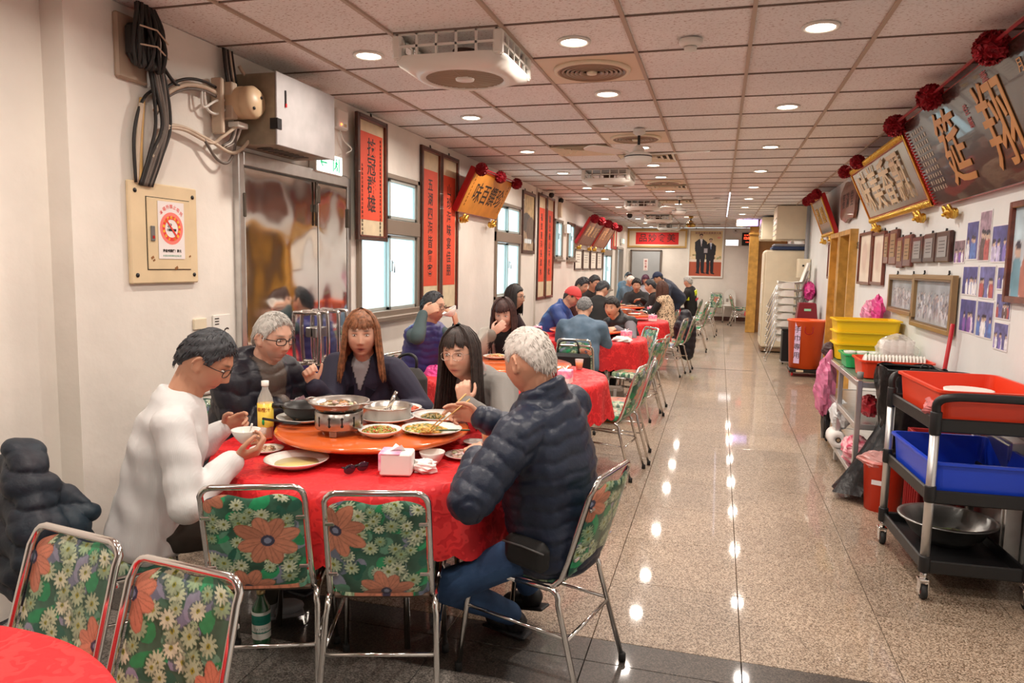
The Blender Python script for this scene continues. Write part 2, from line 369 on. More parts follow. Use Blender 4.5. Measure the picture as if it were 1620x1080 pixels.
MB().quad((2.25, 18, -.001), (5, 18, -.001), (5, 23, -.001), (2.25, 23, -.001)).build('floor_side_bay', M_FLOOR, fl_root)
MB().box((-.2, 11.61, .0006), (1.55, .045, .0012)).build('floor_joint_strip', mat('joint_strip', (.07, .045, .03), .4), fl_root)

ce_root = thing('ceiling', None, None); ce_root['kind'] = 'structure'
cutout = {(-1.4, 3.9), (-.8, 4.5), (-1.4, 9.3), (-1.4, 13.5), (-1.4, 17.1), (-1.4, 20.7), (-.8, 6.9), (-1.4, 7.5), (-.8, 8.1), (-.8, 10.5), (-.8, 11.1), (-.8, 13.5)}
pb = MB(); q = .294
pb.box((0, 0, .010), (.586, .586, .012)); PAN = pb.mesh('ceiling_panel', [M_CEIL])
cols = [-2.6+.6*i for i in range(9)]
for x in cols:
    for k in range(-1, 31):
        y = 3.9+.6*k
        if (round(x, 1), round(y, 1)) in cutout: continue
        o = link('ceiling_panel', PAN, ce_root, (x, y, HC+.002*random.random()))
MB().quad((-3.5, -6, HC+.02), (-3.5, 23, HC+.02), (5, 23, HC+.02), (5, -6, HC+.02)).build('ceiling_void', M_CEIL, ce_root)
rest = MB()
for x in cols:
    for k in list(range(-16, -1)): rest.box((x, 3.9+.6*k, HC+.010), (.586, .586, .012))
tag(rest.build('ceiling_panels_behind', M_CEIL, ce_root), kind='stuff')
g = MB()
for i in range(10): g.box((-2.9+.6*i, 8.4, HC-.001), (.020, 29, .012))
g.build('ceiling_main_runner', M_TBAR, ce_root)
g = MB()
for k in range(-16, 33): g.box((-.5, 3.6+.6*k, HC+.002), (4.9, .008, .008))
g.build('ceiling_cross_tee', mat('tbar_dark', (.22, .16, .13), .6), ce_root)

def struct(name, mb, m, parent=None):
    o = mb.build(name, m, parent)
    if not parent: o['kind'] = 'structure'
    return o
# left wall with real window openings -------------------------------------------------
def wall_with_holes(name, X, y0, y1, holes, m, t):
    b = MB(); ys = sorted({y0, y1, *[h[0] for h in holes], *[h[1] for h in holes]})
    for a, c in zip(ys[:-1], ys[1:]):
        hs = [h for h in holes if h[0] <= a+1e-6 and h[1] >= c-1e-6]
        if hs:
            z0, z1 = hs[0][2], hs[0][3]
            b.box((X+t/2, (a+c)/2, z0/2), (abs(t), c-a, z0)); b.box((X+t/2, (a+c)/2, (z1+HC)/2), (abs(t), c-a, HC-z1))
        else: b.box((X+t/2, (a+c)/2, HC/2), (abs(t), c-a, HC))
    return struct(name, b, m)
WIN = [(5.20, 6.40, 1.10, 2.31, 1), (8.86, 10.05, 1.10, 2.36, 1), (12.25, 12.93, 1.66, 2.35, 0), (13.38, 14.05, 1.66, 2.36, 0), (17.75, 19.2, .95, 2.34, 1)]
wall_with_holes('wall_left', XL, 2.585, YB, [w[:4] for w in WIN] + [(20.0, 21.2, 0.01, 2.05)], M_WALL, -.16)
struct('wall_left_near', MB().box((-2.96, -1.7, HC/2), (.15, 8.57, HC)), M_WALL)
struct('wall_behind_camera', MB().box((-.6, -5.9, HC/2), (4.7, .15, HC)), M_WALL)  # unseen end wall, added to keep sky light from behind out
struct('wall_back', MB().box((1.2, YB+.08, HC/2), (8.4, .16, HC)), M_WALL)
struct('baseboard_back', MB().box((1.2, YB-.008, .06), (7.9, .02, .12), bev=.004), mat('skirting', (.10, .04, .03), .4))
# right wall: doors at Y 9.3..11.0
wall_with_holes('wall_right', XR, -6, 18.95, [(9.42, 10.18, .01, 2.0), (10.28, 10.95, .01, 2.0)], M_WALL2, .14)
struct('wall_bay', MB().box((4.9, 20.8, HC/2), (.15, 3.9, HC)).box((3.3, 18.88, HC/2), (3.4, .14, HC)), M_WALL)
struct('baseboard_right', MB().box((XR-.008, 7.0, .05), (.02, 4.8, .10), bev=.003), M_WALL2)
for i, (y0, y1, z0, z1, kind) in enumerate(WIN):
    root = thing('window_%d' % (i+1), None, None, (XL, (y0+y1)/2, 0)); root['kind'] = 'structure'
    w = y1-y0; fr = MB(); X = -.02
    for s in (-1, 1): fr.box((X, s*(w/2-.025), (z0+z1)/2), (.10, .05, z1-z0), bev=.004)
    fr.box((X, 0, z0+.02), (.12, w, .05), bev=.004).box((X, 0, z1-.02), (.10, w, .04), bev=.004)
    zt = z1-.40 if kind else z1
    if kind: fr.box((X+.005, 0, zt-.05), (.10, w, .13), bev=.006)
    fr.build('window_frame', M_WINF, root)
    MB().box((.03, 0, z0-.02), (.10, w+.02, .04), bev=.006).build('window_sill', M_WINF, root)
    def sash(a, b_, c, d, x, n='sash'):
        s_ = MB(); e = .028
        s_.box((x, a+e/2, (c+d)/2), (.03, e, d-c), bev=.003).box((x, b_-e/2, (c+d)/2), (.03, e, d-c), bev=.003)
        s_.box((x, (a+b_)/2, c+e/2), (.03, b_-a, e), bev=.003).box((x, (a+b_)/2, d-e/2), (.03, b_-a, e), bev=.003)
        so = s_.build(n, M_WING, root)
        MB().box((x-.004, (a+b_)/2, (c+d)/2), (.006, b_-a-2*e, d-c-2*e)).build('pane', mat('frosted_pane', (.86, .97, 1), .5, trans=0, emis=None), so)
        return so
    zb = zt-.12 if kind else z1-.04
    s1 = sash(-w/2+.05, .01, z0+.045, zb, -.035); s2 = sash(-.02, w/2-.05, z0+.045, zb, -.002)
    h = MB().box((.022, .0, z0+.62*(zb-z0)), (.022, .02, .10), bev=.004).tube([(.03, 0, z0+.62*(zb-z0)+.03), (.05, 0, z0+.62*(zb-z0)+.02), (.055, -.012, z0+.62*(zb-z0)-.06)], .008, 6)
    h.build('latch', M_ALU, s2)
    if kind: sash(-w/2+.05, .01, zt+.02, z1-.04, -.035, 'top_sash'); sash(-.02, w/2-.05, zt+.02, z1-.04, -.002, 'top_sash')
# frosted panes let daylight through
def _pane(N, L, b):
    t = N.new('ShaderNodeBsdfTranslucent'); t.inputs[0].default_value = (.88, .99, 1, 1); tr = N.new('ShaderNodeBsdfTransparent'); tr.inputs[0].default_value = (.85, 1, 1, 1)
    mx = N.new('ShaderNodeMixShader'); mx.inputs[0].default_value = .55; L.new(t.outputs[0], mx.inputs[1]); L.new(tr.outputs[0], mx.inputs[2])
    m2 = N.new('ShaderNodeMixShader'); m2.inputs[0].default_value = .06; gl = N.new('ShaderNodeBsdfGlossy'); gl.inputs[1].default_value = .3
    L.new(mx.outputs[0], m2.inputs[1]); L.new(gl.outputs[0], m2.inputs[2])
    out = [n for n in N if n.type == 'OUTPUT_MATERIAL'][0]; L.new(m2.outputs[0], out.inputs[0])
pm = node_mat('frosted_pane2', _pane)
for o in list(C.objects):
    if o.name.startswith('pane') and o.data: o.data.materials.clear(); o.data.materials.append(pm)
# far left doorway, back door, right doors
d = thing('door_1', None, None, (XL, 20.6, 0)); d['kind'] = 'structure'
MB().box((-.10, 0, 1.0), (.04, 1.1, 1.98), bev=.004).build('door_leaf', mat('door_brown', (.16, .11, .08), .4), d)
MB().box((0, -.6, 1.02), (.14, .06, 2.06), bev=.005).box((0, .6, 1.02), (.14, .06, 2.06), bev=.005).box((0, 0, 2.06), (.14, 1.26, .06), bev=.005).build('door_frame', mat('door_frame_grey', (.40, .37, .33), .4), d)
d = thing('door_2', None, None, (-2.18, YB, 0)); d['kind'] = 'structure'
dm = mat('door_grey', (.40, .42, .43), .35, var=.05, vs=3)
MB().box((0, -.03, 1.02), (.84, .04, 2.0), bev=.004).build('door_leaf', dm, d)
MB().box((-.45, -.02, 1.03), (.05, .07, 2.08), bev=.005).box((.45, -.02, 1.03), (.05, .07, 2.08), bev=.005).box((0, -.02, 2.05), (.95, .07, .05), bev=.005).build('door_frame', mat('door_frame_dark', (.16, .13, .11), .4), d)
p = MB().box((0, -.055, 1.62), (.13, .004, .36)).build('notice', mat('notice_paper', (.85, .76, .72), .6), d)
text('lettering', '請勿進入', .075, basis((-2.18, YB-.06, 1.60), (1, 0, 0), (0, 0, 1)), M_REDP, None, vertical=True).parent = p
p.children[0].matrix_parent_inverse = (Matrix.Translation(d.location)).inverted()
MB().tube([(.36, -.07, 1.0), (.30, -.09, 1.0)], .012, 8).ball((.36, -.06, 1.0), .03).build('door_handle', M_ALU, d)
for nm, yc, w in (('door_3', 9.80, .76), ('door_4', 10.615, .67)):
    d = thing(nm, None, None, (XR, yc, 0)); d['kind'] = 'structure'
    f = MB()
    for s in (-1, 1): f.box((.03, s*(w/2), 1.0), (.24, .055, 2.0), bev=.004)
    f.box((.03, 0, 2.02), (.24, w+.06, .06), bev=.004); f.build('door_frame', M_WOODY, d)
    MB().box((.11, 0, 1.0), (.04, w-.06, 1.97), bev=.004).build('door_leaf', mat('dark_doorway', (.10, .055, .03), .5) if yc < 10 else M_WOODY, d)
text('lettering', '化粧室', .09, basis((XR-.012, 9.33, 1.85), (0, -1, 0), (0, 0, 1)), M_INK)['kind'] = 'structure'

# wooden partition and pillar at the far right
o = struct('partition', MB().box((.78, 18.84, HC/2), (.22, .26, HC), bev=.006), M_WOODY)
struct('partition_panel', MB().box((1.22, 18.98, HC/2), (.66, .05, HC)), mat('brown_panel', (.36, .17, .05), .4, var=.2, vs=5))
MB().box((.78, 18.84, 2.40), (.26, .30, .04), bev=.005).build('trim_band', M_WOODY, o)

# lamps --------------------------------------------------------------------------------
dm_ = MB().lathe([(.068, .012), (.070, -.004), (.088, -.006), (.09, .004), (.084, .010)], n=24).mesh('lamp_ring', [M_WPLAS])
dd_ = MB().lathe([(1e-5, 0), (.068, 0), (.068, .006), (1e-5, .006)], n=20).mesh('lamp_diffuser', [mat('lamp_glow', (1, .95, .85), .5, emis=(1, .86, .70), es=14)])
for x, y in LIGHTS:
    where = {-2.0: 'left', -.8: 'middle', .42: 'right'}[x]
    ys_ = sorted(b_ for a_, b_ in LIGHTS if a_ == x and b_ > 3); n_ = ys_.index(y) if y in ys_ else -1
    t = thing('downlight', ('round recessed ceiling downlight, %s of the %s row' % ('first second third fourth fifth sixth seventh eighth ninth tenth eleventh twelfth'.split()[n_], where)) if n_ >= 0 else 'round recessed ceiling downlight behind the camera, %s row, %s' % (where, 'nearer' if y > 1 else 'farther'), 'light', (x, y, HC-.004), 0, 'downlights in the %s ceiling row' % where)
    link('ring', dm_, t); link('diffuser', dd_, t)
    ld = bpy.data.lights.get('lamp_light')
    if not ld:
        ld = bpy.data.lights.new('lamp_light', 'AREA'); ld.shape = 'DISK'; ld.size = .13; ld.energy = LAMP_W; ld.color = (1, .90, .80); ld.spread = math.radians(165)
    lo = bpy.data.objects.new('lamp_light', ld); C.objects.link(lo); lo.parent = t; lo.location = (0, 0, -.012)

# ceiling fixtures ----------------------------------------------------------------------
def fan_box(y, label):
    t = thing('ceiling_circulation_fan', label, 'fan', (-1.4, y, HC))
    b = MB(); h = .13
    for sx, sy in ((1, 0), (-1, 0), (0, 1), (0, -1)):          # side grilles
        for k in range(6):
            u = -.27+.108*k
            b.box((sx*.29+sy*u, sy*.29+sx*u, -h/2), (.012, .012, h) if True else 0)
        for z in (-.004, -h*.5): b.box((sx*.29, sy*.29, z), (.59 if sy else .012, .59 if sx else .012, .012))
    for sx in (-1, 1):
        for sy in (-1, 1): b.box((sx*.275, sy*.275, -h/2), (.05, .05, h), bev=.012)
    b.build('side_grille', M_WPLAS, t)
    c = MB(); N_ = 32; r0 = .215; V = []; F_ = []
    for j in range(N_):
        a = 2*PI*j/N_; ca, sa = math.cos(a), math.sin(a); k = .30/max(abs(ca), abs(sa)); k = min(k, .395)
        V += [(r0*ca, r0*sa, -h-.02), (r0*ca, r0*sa, -h-.045), (.255*ca, .255*sa, -h-.045), (k*ca, k*sa, -h-.012), (k*ca, k*sa, -h+.02)]
    for j in range(N_):
        for q in range(4): F_.append((j*5+q, j*5+q+1, ((j+1) % N_)*5+q+1, ((j+1) % N_)*5+q))
    c.add(V, F_, 0, True); c.build('bottom_panel', M_WPLAS, t)
    gr = MB()
    for k in range(-11, 12):
        yy = k*.0185; w = 2*math.sqrt(max(.0001, r0*r0-yy*yy)); gr.box((0, yy, -h-.035), (w, .008, .010))
    gr.box((0, 0, -h-.038), (.006, 2*r0, .006)); gr.build('guard', mat('guard_beige', (.36, .25, .16), .4), t)
    MB().lathe([(1e-5, -h-.048), (.05, -h-.048), (.055, -h-.03)], n=20).build('hub_cap', M_WPLAS, t)
    bl = MB()
    for k in range(5):
        a = 2*PI*k/5; R_ = Matrix.Rotation(a, 3, 'Z') @ Matrix.Rotation(.5, 3, 'X'); bl.box(R_ @ Vector((.12, 0, 0))+Vector((0, 0, -h+.01)), (.15, .085, .004), R_)
    bl.lathe([(1e-5, -h-.02), (.06, -h-.02), (.07, -.02), (1e-5, -.02)], n=16); bl.build('blade_rotor', mat('rotor_grey', (.16, .10, .08), .5), t)
    return t
t = fan_box(3.9, 'large white square ceiling air circulator nearest the camera, round beige grille underneath')
text('lettering', 'ABLE', .05, basis((.04, .005, -.05), (1, 0, 0), (0, 0, 1)), M_INK, t)
fan_box(9.3, 'second white square ceiling air circulator along the room, beyond the white ceiling fan')
fan_box(13.5, 'third white square ceiling air circulator along the room'); fan_box(17.1, 'fourth white square ceiling air circulator, beside the brown ceiling fan')
fan_box(20.7, 'last white square ceiling air circulator, nearest the back wall')
def vent_round(y, label):
    t = thing('round_air_vent', label, 'vent', (-.8, y, HC)); b = MB().box((0, 0, .004), (.592, .592, .012), bev=.003); b.build('plate', mat('vent_plate', (.74, .60, .44), .4), t)
    r = MB()
    for k in range(6): rr = .06+.027*k; r.lathe([(rr, -.006), (rr+.004, -.022), (rr+.016, -.026+.002*k), (rr+.012, -.008)], n=28)
    r.build('ring_louvre', mat('louvre_brown', (.36, .24, .16), .4), t); MB().lathe([(.20, 0), (.21, -.022), (.23, -.016), (.235, 0)], n=32).box((0, 0, -.012), (.012, .38, .006)).build('rim', M_CREAM, t)
    MB().lathe([(1e-5, -.03), (.03, -.028), (.035, -.01)], n=12).build('centre_knob', M_CREAM, t)
def vent_sq(x, y, label):
    t = thing('square_air_vent', label, 'vent', (x, y, HC)); b = MB()
    for k in range(4):
        q = .27-.062*k
        for sx, sy in ((1, 0), (-1, 0), (0, 1), (0, -1)):
            R_ = Matrix.Rotation(.6*sx, 3, 'Y') @ Matrix.Rotation(-.6*sy, 3, 'X'); b.box((sx*q, sy*q, -.008), (.04 if sx else 2*q+.03, .04 if sy else 2*q+.03, .004), R_)
    b.build('louvre', M_CREAM, t); MB().box((0, 0, .012), (.5, .5, .004)).build('duct', mat('duct_dark', (.05, .035, .02), .7), t)
vent_round(4.5, 'round concentric ceiling vent on a cream square plate, nearest the camera'); vent_round(6.9, 'round concentric ceiling vent behind the white ceiling fan')
vent_round(10.5, 'round concentric ceiling vent beyond the white ceiling fan, third along the middle row')
vent_sq(-1.4, 7.5, 'square cream louvred ceiling vent left of the white ceiling fan'); vent_sq(-.8, 8.1, 'square cream louvred ceiling vent just beyond the white ceiling fan')
vent_sq(-.8, 11.1, 'square cream louvred ceiling vent in the middle row halfway down the room'); vent_sq(-.8, 13.5, 'farthest square cream louvred ceiling vent in the middle row')
def ceiling_fan(x, y, label, mm, bm, n, a0, rod, L_):
    t = thing('ceiling_fan', label, 'fan', (x, y, HC)); MB().tube([(0, 0, 0), (0, 0, -rod)], .012, 8).build('rod', M_BLACK, t)
    MB().lathe([(.02, 0), (.05, -.005), (.055, -.04), (.02, -.06)], n=16).lathe([(.02, -rod+.06), (.05, -rod+.03), (.05, -rod), (.02, -rod-.01)], n=16).build('canopy', mm, t)
    MB().lathe([(.03, -rod+.01), (.10, -rod-.01), (.115, -rod-.03), (.115, -rod-.075), (.09, -rod-.10), (1e-5, -rod-.105)], n=24).build('motor', mm, t)
    MB().lathe([(.117, -rod-.034), (.117, -rod-.042)], n=24).build('motor_band', M_BLACK, t)
    for k in range(n):
        a = a0+2*PI*k/n; R_ = Matrix.Rotation(a, 3, 'Z'); b = MB(); b.M = Matrix.Translation((0, 0, -rod-.02)) @ R_.to_4x4() @ Matrix.Rotation(.22, 4, 'X')
        V = [(u, w*s, z) for z in (-.003, .003) for (u, w) in ((.16, .035), (.25, .055), (L_*.7, .062), (L_*.95, .055), (L_, .03)) for s in (-1, 1)]
        Fc = [(2*i, 2*i+2, 2*i+3, 2*i+1) for i in range(4)]+[(10+2*i, 10+2*i+1, 10+2*i+3, 10+2*i+2) for i in range(4)]+[(2*i, 10+2*i, 12+2*i, 2*i+2) for i in range(4)]+[(2*i+1, 2*i+3, 13+2*i, 11+2*i) for i in range(4)]+[(8, 18, 19, 9), (0, 1, 11, 10)]
        b.add(V, Fc, 0, False); b.box((.13, 0, 0), (.14, .03, .006)); b.build('blade', bm, t)
ceiling_fan(-.72, 6.45, 'white three-bladed ceiling fan nearest the camera, on a short black rod', M_WPLAS, M_WPLAS, 3, -.15, .20, .60)
ceiling_fan(-.70, 12.6, 'second white three-bladed ceiling fan, halfway down the room', M_WPLAS, M_WPLAS, 3, .1, .20, .60)
ceiling_fan(-.69, 17.4, 'brass ceiling fan with dark brown wooden blades at the far end', mat('brass', (.45, .28, .08), .25, 1), M_WOODK, 4, .05, .16, .66)
t = thing('smoke_detector', 'small white round smoke detector on the ceiling nearest the camera', 'detector', (-.2, 4.02, HC-.004))
MB().lathe([(.062, 0), (.06, -.02), (.045, -.032), (1e-5, -.034)], n=24).build('body', M_WPLAS, t); MB().lathe([(.035, -.036), (.03, -.055), (1e-5, -.058)], n=16).build('sensor', M_WPLAS, t)
t = thing('smoke_detector', 'white round smoke detector far along the ceiling in the aisle', 'detector', (-.1, 13.0, HC-.004))
MB().lathe([(.062, 0), (.06, -.02), (.045, -.032), (1e-5, -.034)], n=16).build('body', M_WPLAS, t)
t = thing('fluorescent_tube_light', 'thin bluish strip light running along the far ceiling', 'light', (.10, 14.5, HC-.02))
MB().box((0, 0, .004), (.03, 5.5, .02), bev=.004).build('housing', M_WPLAS, t); MB().box((0, 0, -.010), (.018, 5.4, .008)).build('tube', mat('cold_glow', (.8, .8, 1), .5, emis=(.75, .78, 1), es=2.2), t)

# ================================================================ things on the walls
def root(name, label, cat, M, group=None, kind=None):
    o = bpy.data.objects.new(name, None); C.objects.link(o); o.matrix_world = M; o.empty_display_size = .05
    return tag(o, label, cat, group, kind)
def LW(y, z, x=XL+.001): return basis((x, y, z), (0, 1, 0), (0, 0, 1))
def RW(y, z, x=XR-.001): return basis((x, y, z), (0, -1, 0), (0, 0, 1))
def BW(x, z, y=YB-.001): return basis((x, y, z), (1, 0, 0), (0, 0, 1))
I4 = Matrix.Identity(4)
def T(x, y, z=0): return Matrix.Translation((x, y, z))
def local_text(parent, body, size, x, y, z, m, **k): return text('lettering', body, size, T(x, y, z), m, parent, **k)
def frame(t, w, h, fw, m, d=.025, inner=None):
    b = MB()
    for s in (-1, 1): b.box((s*(w/2-fw/2), 0, d/2), (fw, h, d), bev=.004).box((0, s*(h/2-fw/2), d/2), (w-2*fw, fw, d), bev=.004)
    f = b.build('frame', m, t)
    if inner:
        c = MB(); q = fw+.006
        for s in (-1, 1): c.box((s*(w/2-q), 0, d/2+.002), (.012, h-2*fw, d*.8)).box((0, s*(h/2-q), d/2+.002), (w-2*fw, .012, d*.8))
        c.build('inner_moulding', inner, f)
    return f
def hooks(t, w, h, n=2):
    for s in ([-1, 1] if n == 2 else [0]):
        MB().tube([(s*w*.3, h/2-.01, .004), (s*w*.3, h/2+.03, .004), (s*w*.3+.012, h/2+.012, .004), (s*w*.3, h/2-.005, .012)], .006, 6).build('hook', M_BLACK, t)
def sheet(t, name, w, h, m, z=.008, x=0, y=0): return MB().box((x, y, z/2), (w, h, z)).build(name, m, t)
def scroll(label, M, w, h, body, size, side=None, group=None):
    t = root('framed_scroll', label, 'picture', M, group); frame(t, w, h, .03, M_WOODK, .03, M_WOODR); sheet(t, 'silk_mount', w-.05, h-.05, M_PAPER)
    rw, rh, ry = (w-.13), h*.70, h*.02; s = sheet(t, 'red_paper', rw, rh, M_RED, .010, 0, ry)
    k = len(body); st = rh*.86/k
    for i, ch in enumerate(body):
        text('lettering', ch, size, T(0, ry+rh*.43-st*(i+.5), .011), M_INK, s, bold=.0012*size/.15)
    if side:
        for sx, n in ((1, 26), (-1, 17)):
            for i in range(n): text('lettering', random.choice(side), .026, T(sx*rw*.40, ry+rh*.44-i*.031*(1 if sx > 0 else 1.05)-(0 if sx > 0 else .22), .011), M_INK, s)
    hooks(t, w, h, 1); return t
SIDE = '民國年月日恭賀開幕誌慶生意興隆財源廣進敬題'
scroll('tall framed red calligraphy scroll reading four big black characters, beside the steel door', LW(5.33, 2.205, -2.70), .52, .96, '技冠群雄', .15, SIDE)
scroll('faded tall red scroll, left one of the near pair by the first window', LW(6.70, 1.86), .50, 1.60, '五湖四海皆賓客', .13)
scroll('faded tall red scroll, right one of the near pair, above the purple vest', LW(7.21, 1.86), .50, 1.60, '山珍海味宴佳朋', .13)
scroll('narrow tall red scroll beyond the second window, left of the far pair', LW(11.33, 1.84), .55, 1.66, '福如東海長流水', .13)
scroll('narrow tall red scroll beyond the second window, right of the far pair', LW(11.91, 1.84), .55, 1.66, '壽比南山不老松', .13)
t = root('framed_picture', 'dark wooden framed landscape picture hanging before the narrow far red scrolls', 'picture', LW(10.5, 2.17)); frame(t, .72, .90, .05, M_WOODK)
p = Paint(.62, .80, 40, (.40, .30, .20)); p.noise(.5, .08); p.rect(0, .45, .62, .80, (.62, .46, .22), .8); p.ell(.2, .4, .3, .14, (.10, .10, .09)); p.ell(.45, .3, .25, .2, (.16, .12, .09)); p.rect(.1, .1, .5, .17, (.7, .78, .8)); p.noise(.25, .03)
link('picture', p.mesh(T(0, 0, .01)), t); hooks(t, .7, .9)
t = root('framed_scroll', 'narrow red framed scroll hanging left of the far corner doorway', 'picture', LW(19.5, 2.32)); frame(t, 1.0, .62, .08, M_REDP); sheet(t, 'silk_mount', .9, .52, M_PAPER); sheet(t, 'red_paper', .3, .5, M_RED, .011)
for i, y in enumerate((14.52, 15.42, 16.33, 17.2)):
    t = root('certificate_frame', '%s of the four dark framed white certificates under the far tilted plaques' % ['nearest', 'second', 'third', 'farthest'][i], 'certificate', LW(y, 1.68), 'framed certificates on the left wall')
    frame(t, .78, .42, .035, M_WOODK); sheet(t, 'certificate', .72, .37, mat('certificate_paper', (.85, .80, .70), .5, var=.08, vs=9))
    for k in range(4): MB().box((0, .10-.05*k, .009), (.4-.06*(k % 2), .008, .001)).build('printed_line', M_INK, t)

# tilted plaques ---------------------------------------------------------------------------
def ruffle(t, c, r, name='ribbon_flower'):
    b = MB(); rg = random.Random(hash((round(c[0], 2), round(c[1], 2))) % 999)
    b.ball(c, r*.72, 10)
    for k in range(120):
        u = Vector((rg.gauss(0, 1), rg.gauss(0, 1), rg.gauss(0, 1))).normalized(); R_ = frame_from(u, (rg.random(), rg.random(), rg.random())); q = r*.30
        cc = Vector(c)+u*r*.70; V = []
        for i in range(7):
            a = 2*PI*i/7; V.append(cc+R_ @ Vector((q*math.cos(a), q*math.sin(a), r*.12*math.sin(3*a+rg.random()))))
        V.append(cc-u*r*.15); b.add(V, [(i, (i+1) % 7, 7) for i in range(7)], 0, False)
    return b.build(name, M_FLW, t)
def bracket(t, x, y, s=.07):
    b = MB()
    for i in range(7):
        a = -PI*.5+(i-3)*.42; b.ball((x+math.cos(a)*s*.75, y+math.sin(a)*s*.55-.01, .03), (s*.42, s*.36, s*.34), 10, wob=.12)
    b.ball((x, y-.02, .05), (s*.5, s*.5, s*.4), 12, wob=.15).ball((x, y-.02, .085), (s*.22, s*.2, s*.2), 8)
    for q in (-1, 1): b.tube(bez([(x+q*s*.2, y, .05), (x+q*s*.9, y+.03, .05), (x+q*s*1.1, y-.03, .05), (x+q*s*.7, y-.05, .05)], 4), .012, 6)
    b.build('gilded_bracket', M_GOLD, t)
def plaque(label, A, B, up, h, th, faceM, sideM, edge=0, edgeM=None, nflow=3, flr=.085, nb=2, name='honorary_plaque', fl_x=None):
    """A, B lower corners left->right as the reader sees them; up = direction of the tilted face"""
    A, B = Vector(A), Vector(B); w = (B-A).length; x = (B-A).normalized(); u = Vector(up).normalized()
    M = basis((A+B)/2+u*h/2, x, u); t = root(name, label, 'plaque', M)
    MB().box((0, 0, -th/2), (w, h, th), bev=.008).build('board', sideM, t)
    MB().box((0, 0, .003), (w-.02-edge*2, h-.02-edge*2, .008), bev=.002).build('face', faceM, t)
    if edge:
        b = MB(); rg = random.Random(3)
        for s in (-1, 1):
            b.box((0, s*(h/2-edge/2), .006), (w, edge, .02), bev=.006)
            n = int(w/.045)
            for k in range(n): b.ball((-w/2+.02+(w-.04)*k/(n-1), s*(h/2-edge/2), .018), (.02, edge*.42, .012), 8, wob=.2)
            if s > 0 or True: b.box((s*(w/2-edge*.2), 0, .006), (edge*.4, h, .018), bev=.004)
        b.build('gilded_border', edgeM, t)
    xs = fl_x or [(-.5+k/(nflow-1))*w*.97 for k in range(nflow)]
    for xx in xs: ruffle(t, (xx, h/2+.01, .05), flr)
    if nflow > 2 or fl_x: MB().tube(bez([(xx, h/2+.02+(.0 if k % 2 else .005), .04) for k, xx in enumerate(xs)], 5), .009, 6).build('ribbon', M_FLW, t)
    for k in range(nb): bracket(t, (-.36+.72*k/(max(1, nb-1)))*w, -h/2-.03)
    return t, w, h
# left gold plaque
t, w, h = plaque('amber tilted plaque with four black characters and red flowers, left wall', (-2.70, 7.30, 2.10), (-2.70, 8.70, 2.10), (.21, 0, .43), .50, .07, mat('amber_lacquer', (.70, .27, .035), .35, var=.2, vs=4), M_REDP, 0, None, 3, .085)
for i, ch in enumerate('味百饌珍'): local_text(t, ch, .25, -.36+.26*i, -.01, .008, M_INK, bold=.002)
for sx in (-1, 1):
    for i in range(9): local_text(t, SIDE[i], .032, sx*.60, .17-.04*i, .008, mat('dark_gold_ink', (.28, .11, .02), .5))
# far left plaques
for i, (y0, y1, col, lab) in enumerate(((14.0, 15.7, (.26, .10, .05), 'brown tilted plaque with gold characters, first of the far-left group'), (15.85, 17.6, (.45, .16, .06), 'reddish brown tilted plaque with red ribbons, last of the far-left group'))):
    t, w, h = plaque(lab, (-2.70, y0, 1.98), (-2.70, y1, 1.98), (.30, 0, .50), .58, .06, mat('far_lacquer%d' % i, col, .35, var=.3, vs=5), M_REDP, 0, None, 3, .11)
    for k, ch in enumerate('譽馳遠近' if i == 0 else '賓至如歸'): local_text(t, ch, .24, -.55+.36*k, 0, .008, mat('gold_ink', (.80, .50, .22), .4), bold=.001)
    for s in (-1, 1): MB().quad((s*.72, .27, .012), (s*.78, .27, .012), (s*.80, -.36, .012), (s*.73, -.36, .012)).build('hanging_ribbon', M_FLW, t)
# right wall: mirror gold-framed plaque, black plaque, small far plaque
mirror = node_mat('mirror_lacquer', lambda N, L, b: (b.inputs['Base Color'].__setattr__('default_value', (.60, .54, .47, 1)), b.inputs['Metallic'].__setattr__('default_value', .9), b.inputs['Roughness'].__setattr__('default_value', .16)))
t, w, h = plaque('tilted mirror plaque in an ornate gold frame with cream relief characters, right wall', (1.51, 8.40, 2.05), (1.51, 6.12, 2.05), (-.255, 0, .56), .60, .07, mirror, M_REDP, .055, M_GOLD, 2, .085, 2, fl_x=[-1.12, -.40])
for k, ch in enumerate('味美香飄'): local_text(t, ch, .44, -.72+.46*k, -.02, .02, mat('cream_relief', (.72, .55, .36), .4), ext=.002, bold=.004, sx=.9)
def _blk(N, L, b):
    b.inputs['Base Color'].default_value = (.035, .020, .016, 1); b.inputs['Roughness'].default_value = .22; b.inputs['Coat Weight'].default_value = .5
t, w, h = plaque('huge black tilted plaque with golden characters, nearest on the right wall', (1.51, 6.02, 2.03), (1.51, 3.30, 2.03), (-.255, 0, .56), .66, .07, node_mat('black_lacquer', _blk), M_REDP, 0, None, 4, .098, 2, fl_x=[-1.34, -.42, .62, 1.3])
gi = mat('old_gold_ink', (.62, .30, .10), .35, .3)
for k, ch in enumerate('筵翔'): local_text(t, ch, .52, -.52+.78*k, -.03, .012, gi, ext=.002, bold=.003, sx=.85)
local_text(t, '佳餚', .07, -.10, .12, .01, M_REDP, vertical=True); local_text(t, '壽', .09, .30, .24, .01, M_REDP)
for r_ in range(6):
    for c_ in range(10): local_text(t, random.choice(SIDE), .034, -1.22+.055*r_, .22-.047*c_, .01, mat('pale_gold_ink', (.62, .50, .38), .4), ext=.0003)
for k in range(4): local_text(t, SIDE[k+3], .075, .72, .20-.12*k, .01, gi)
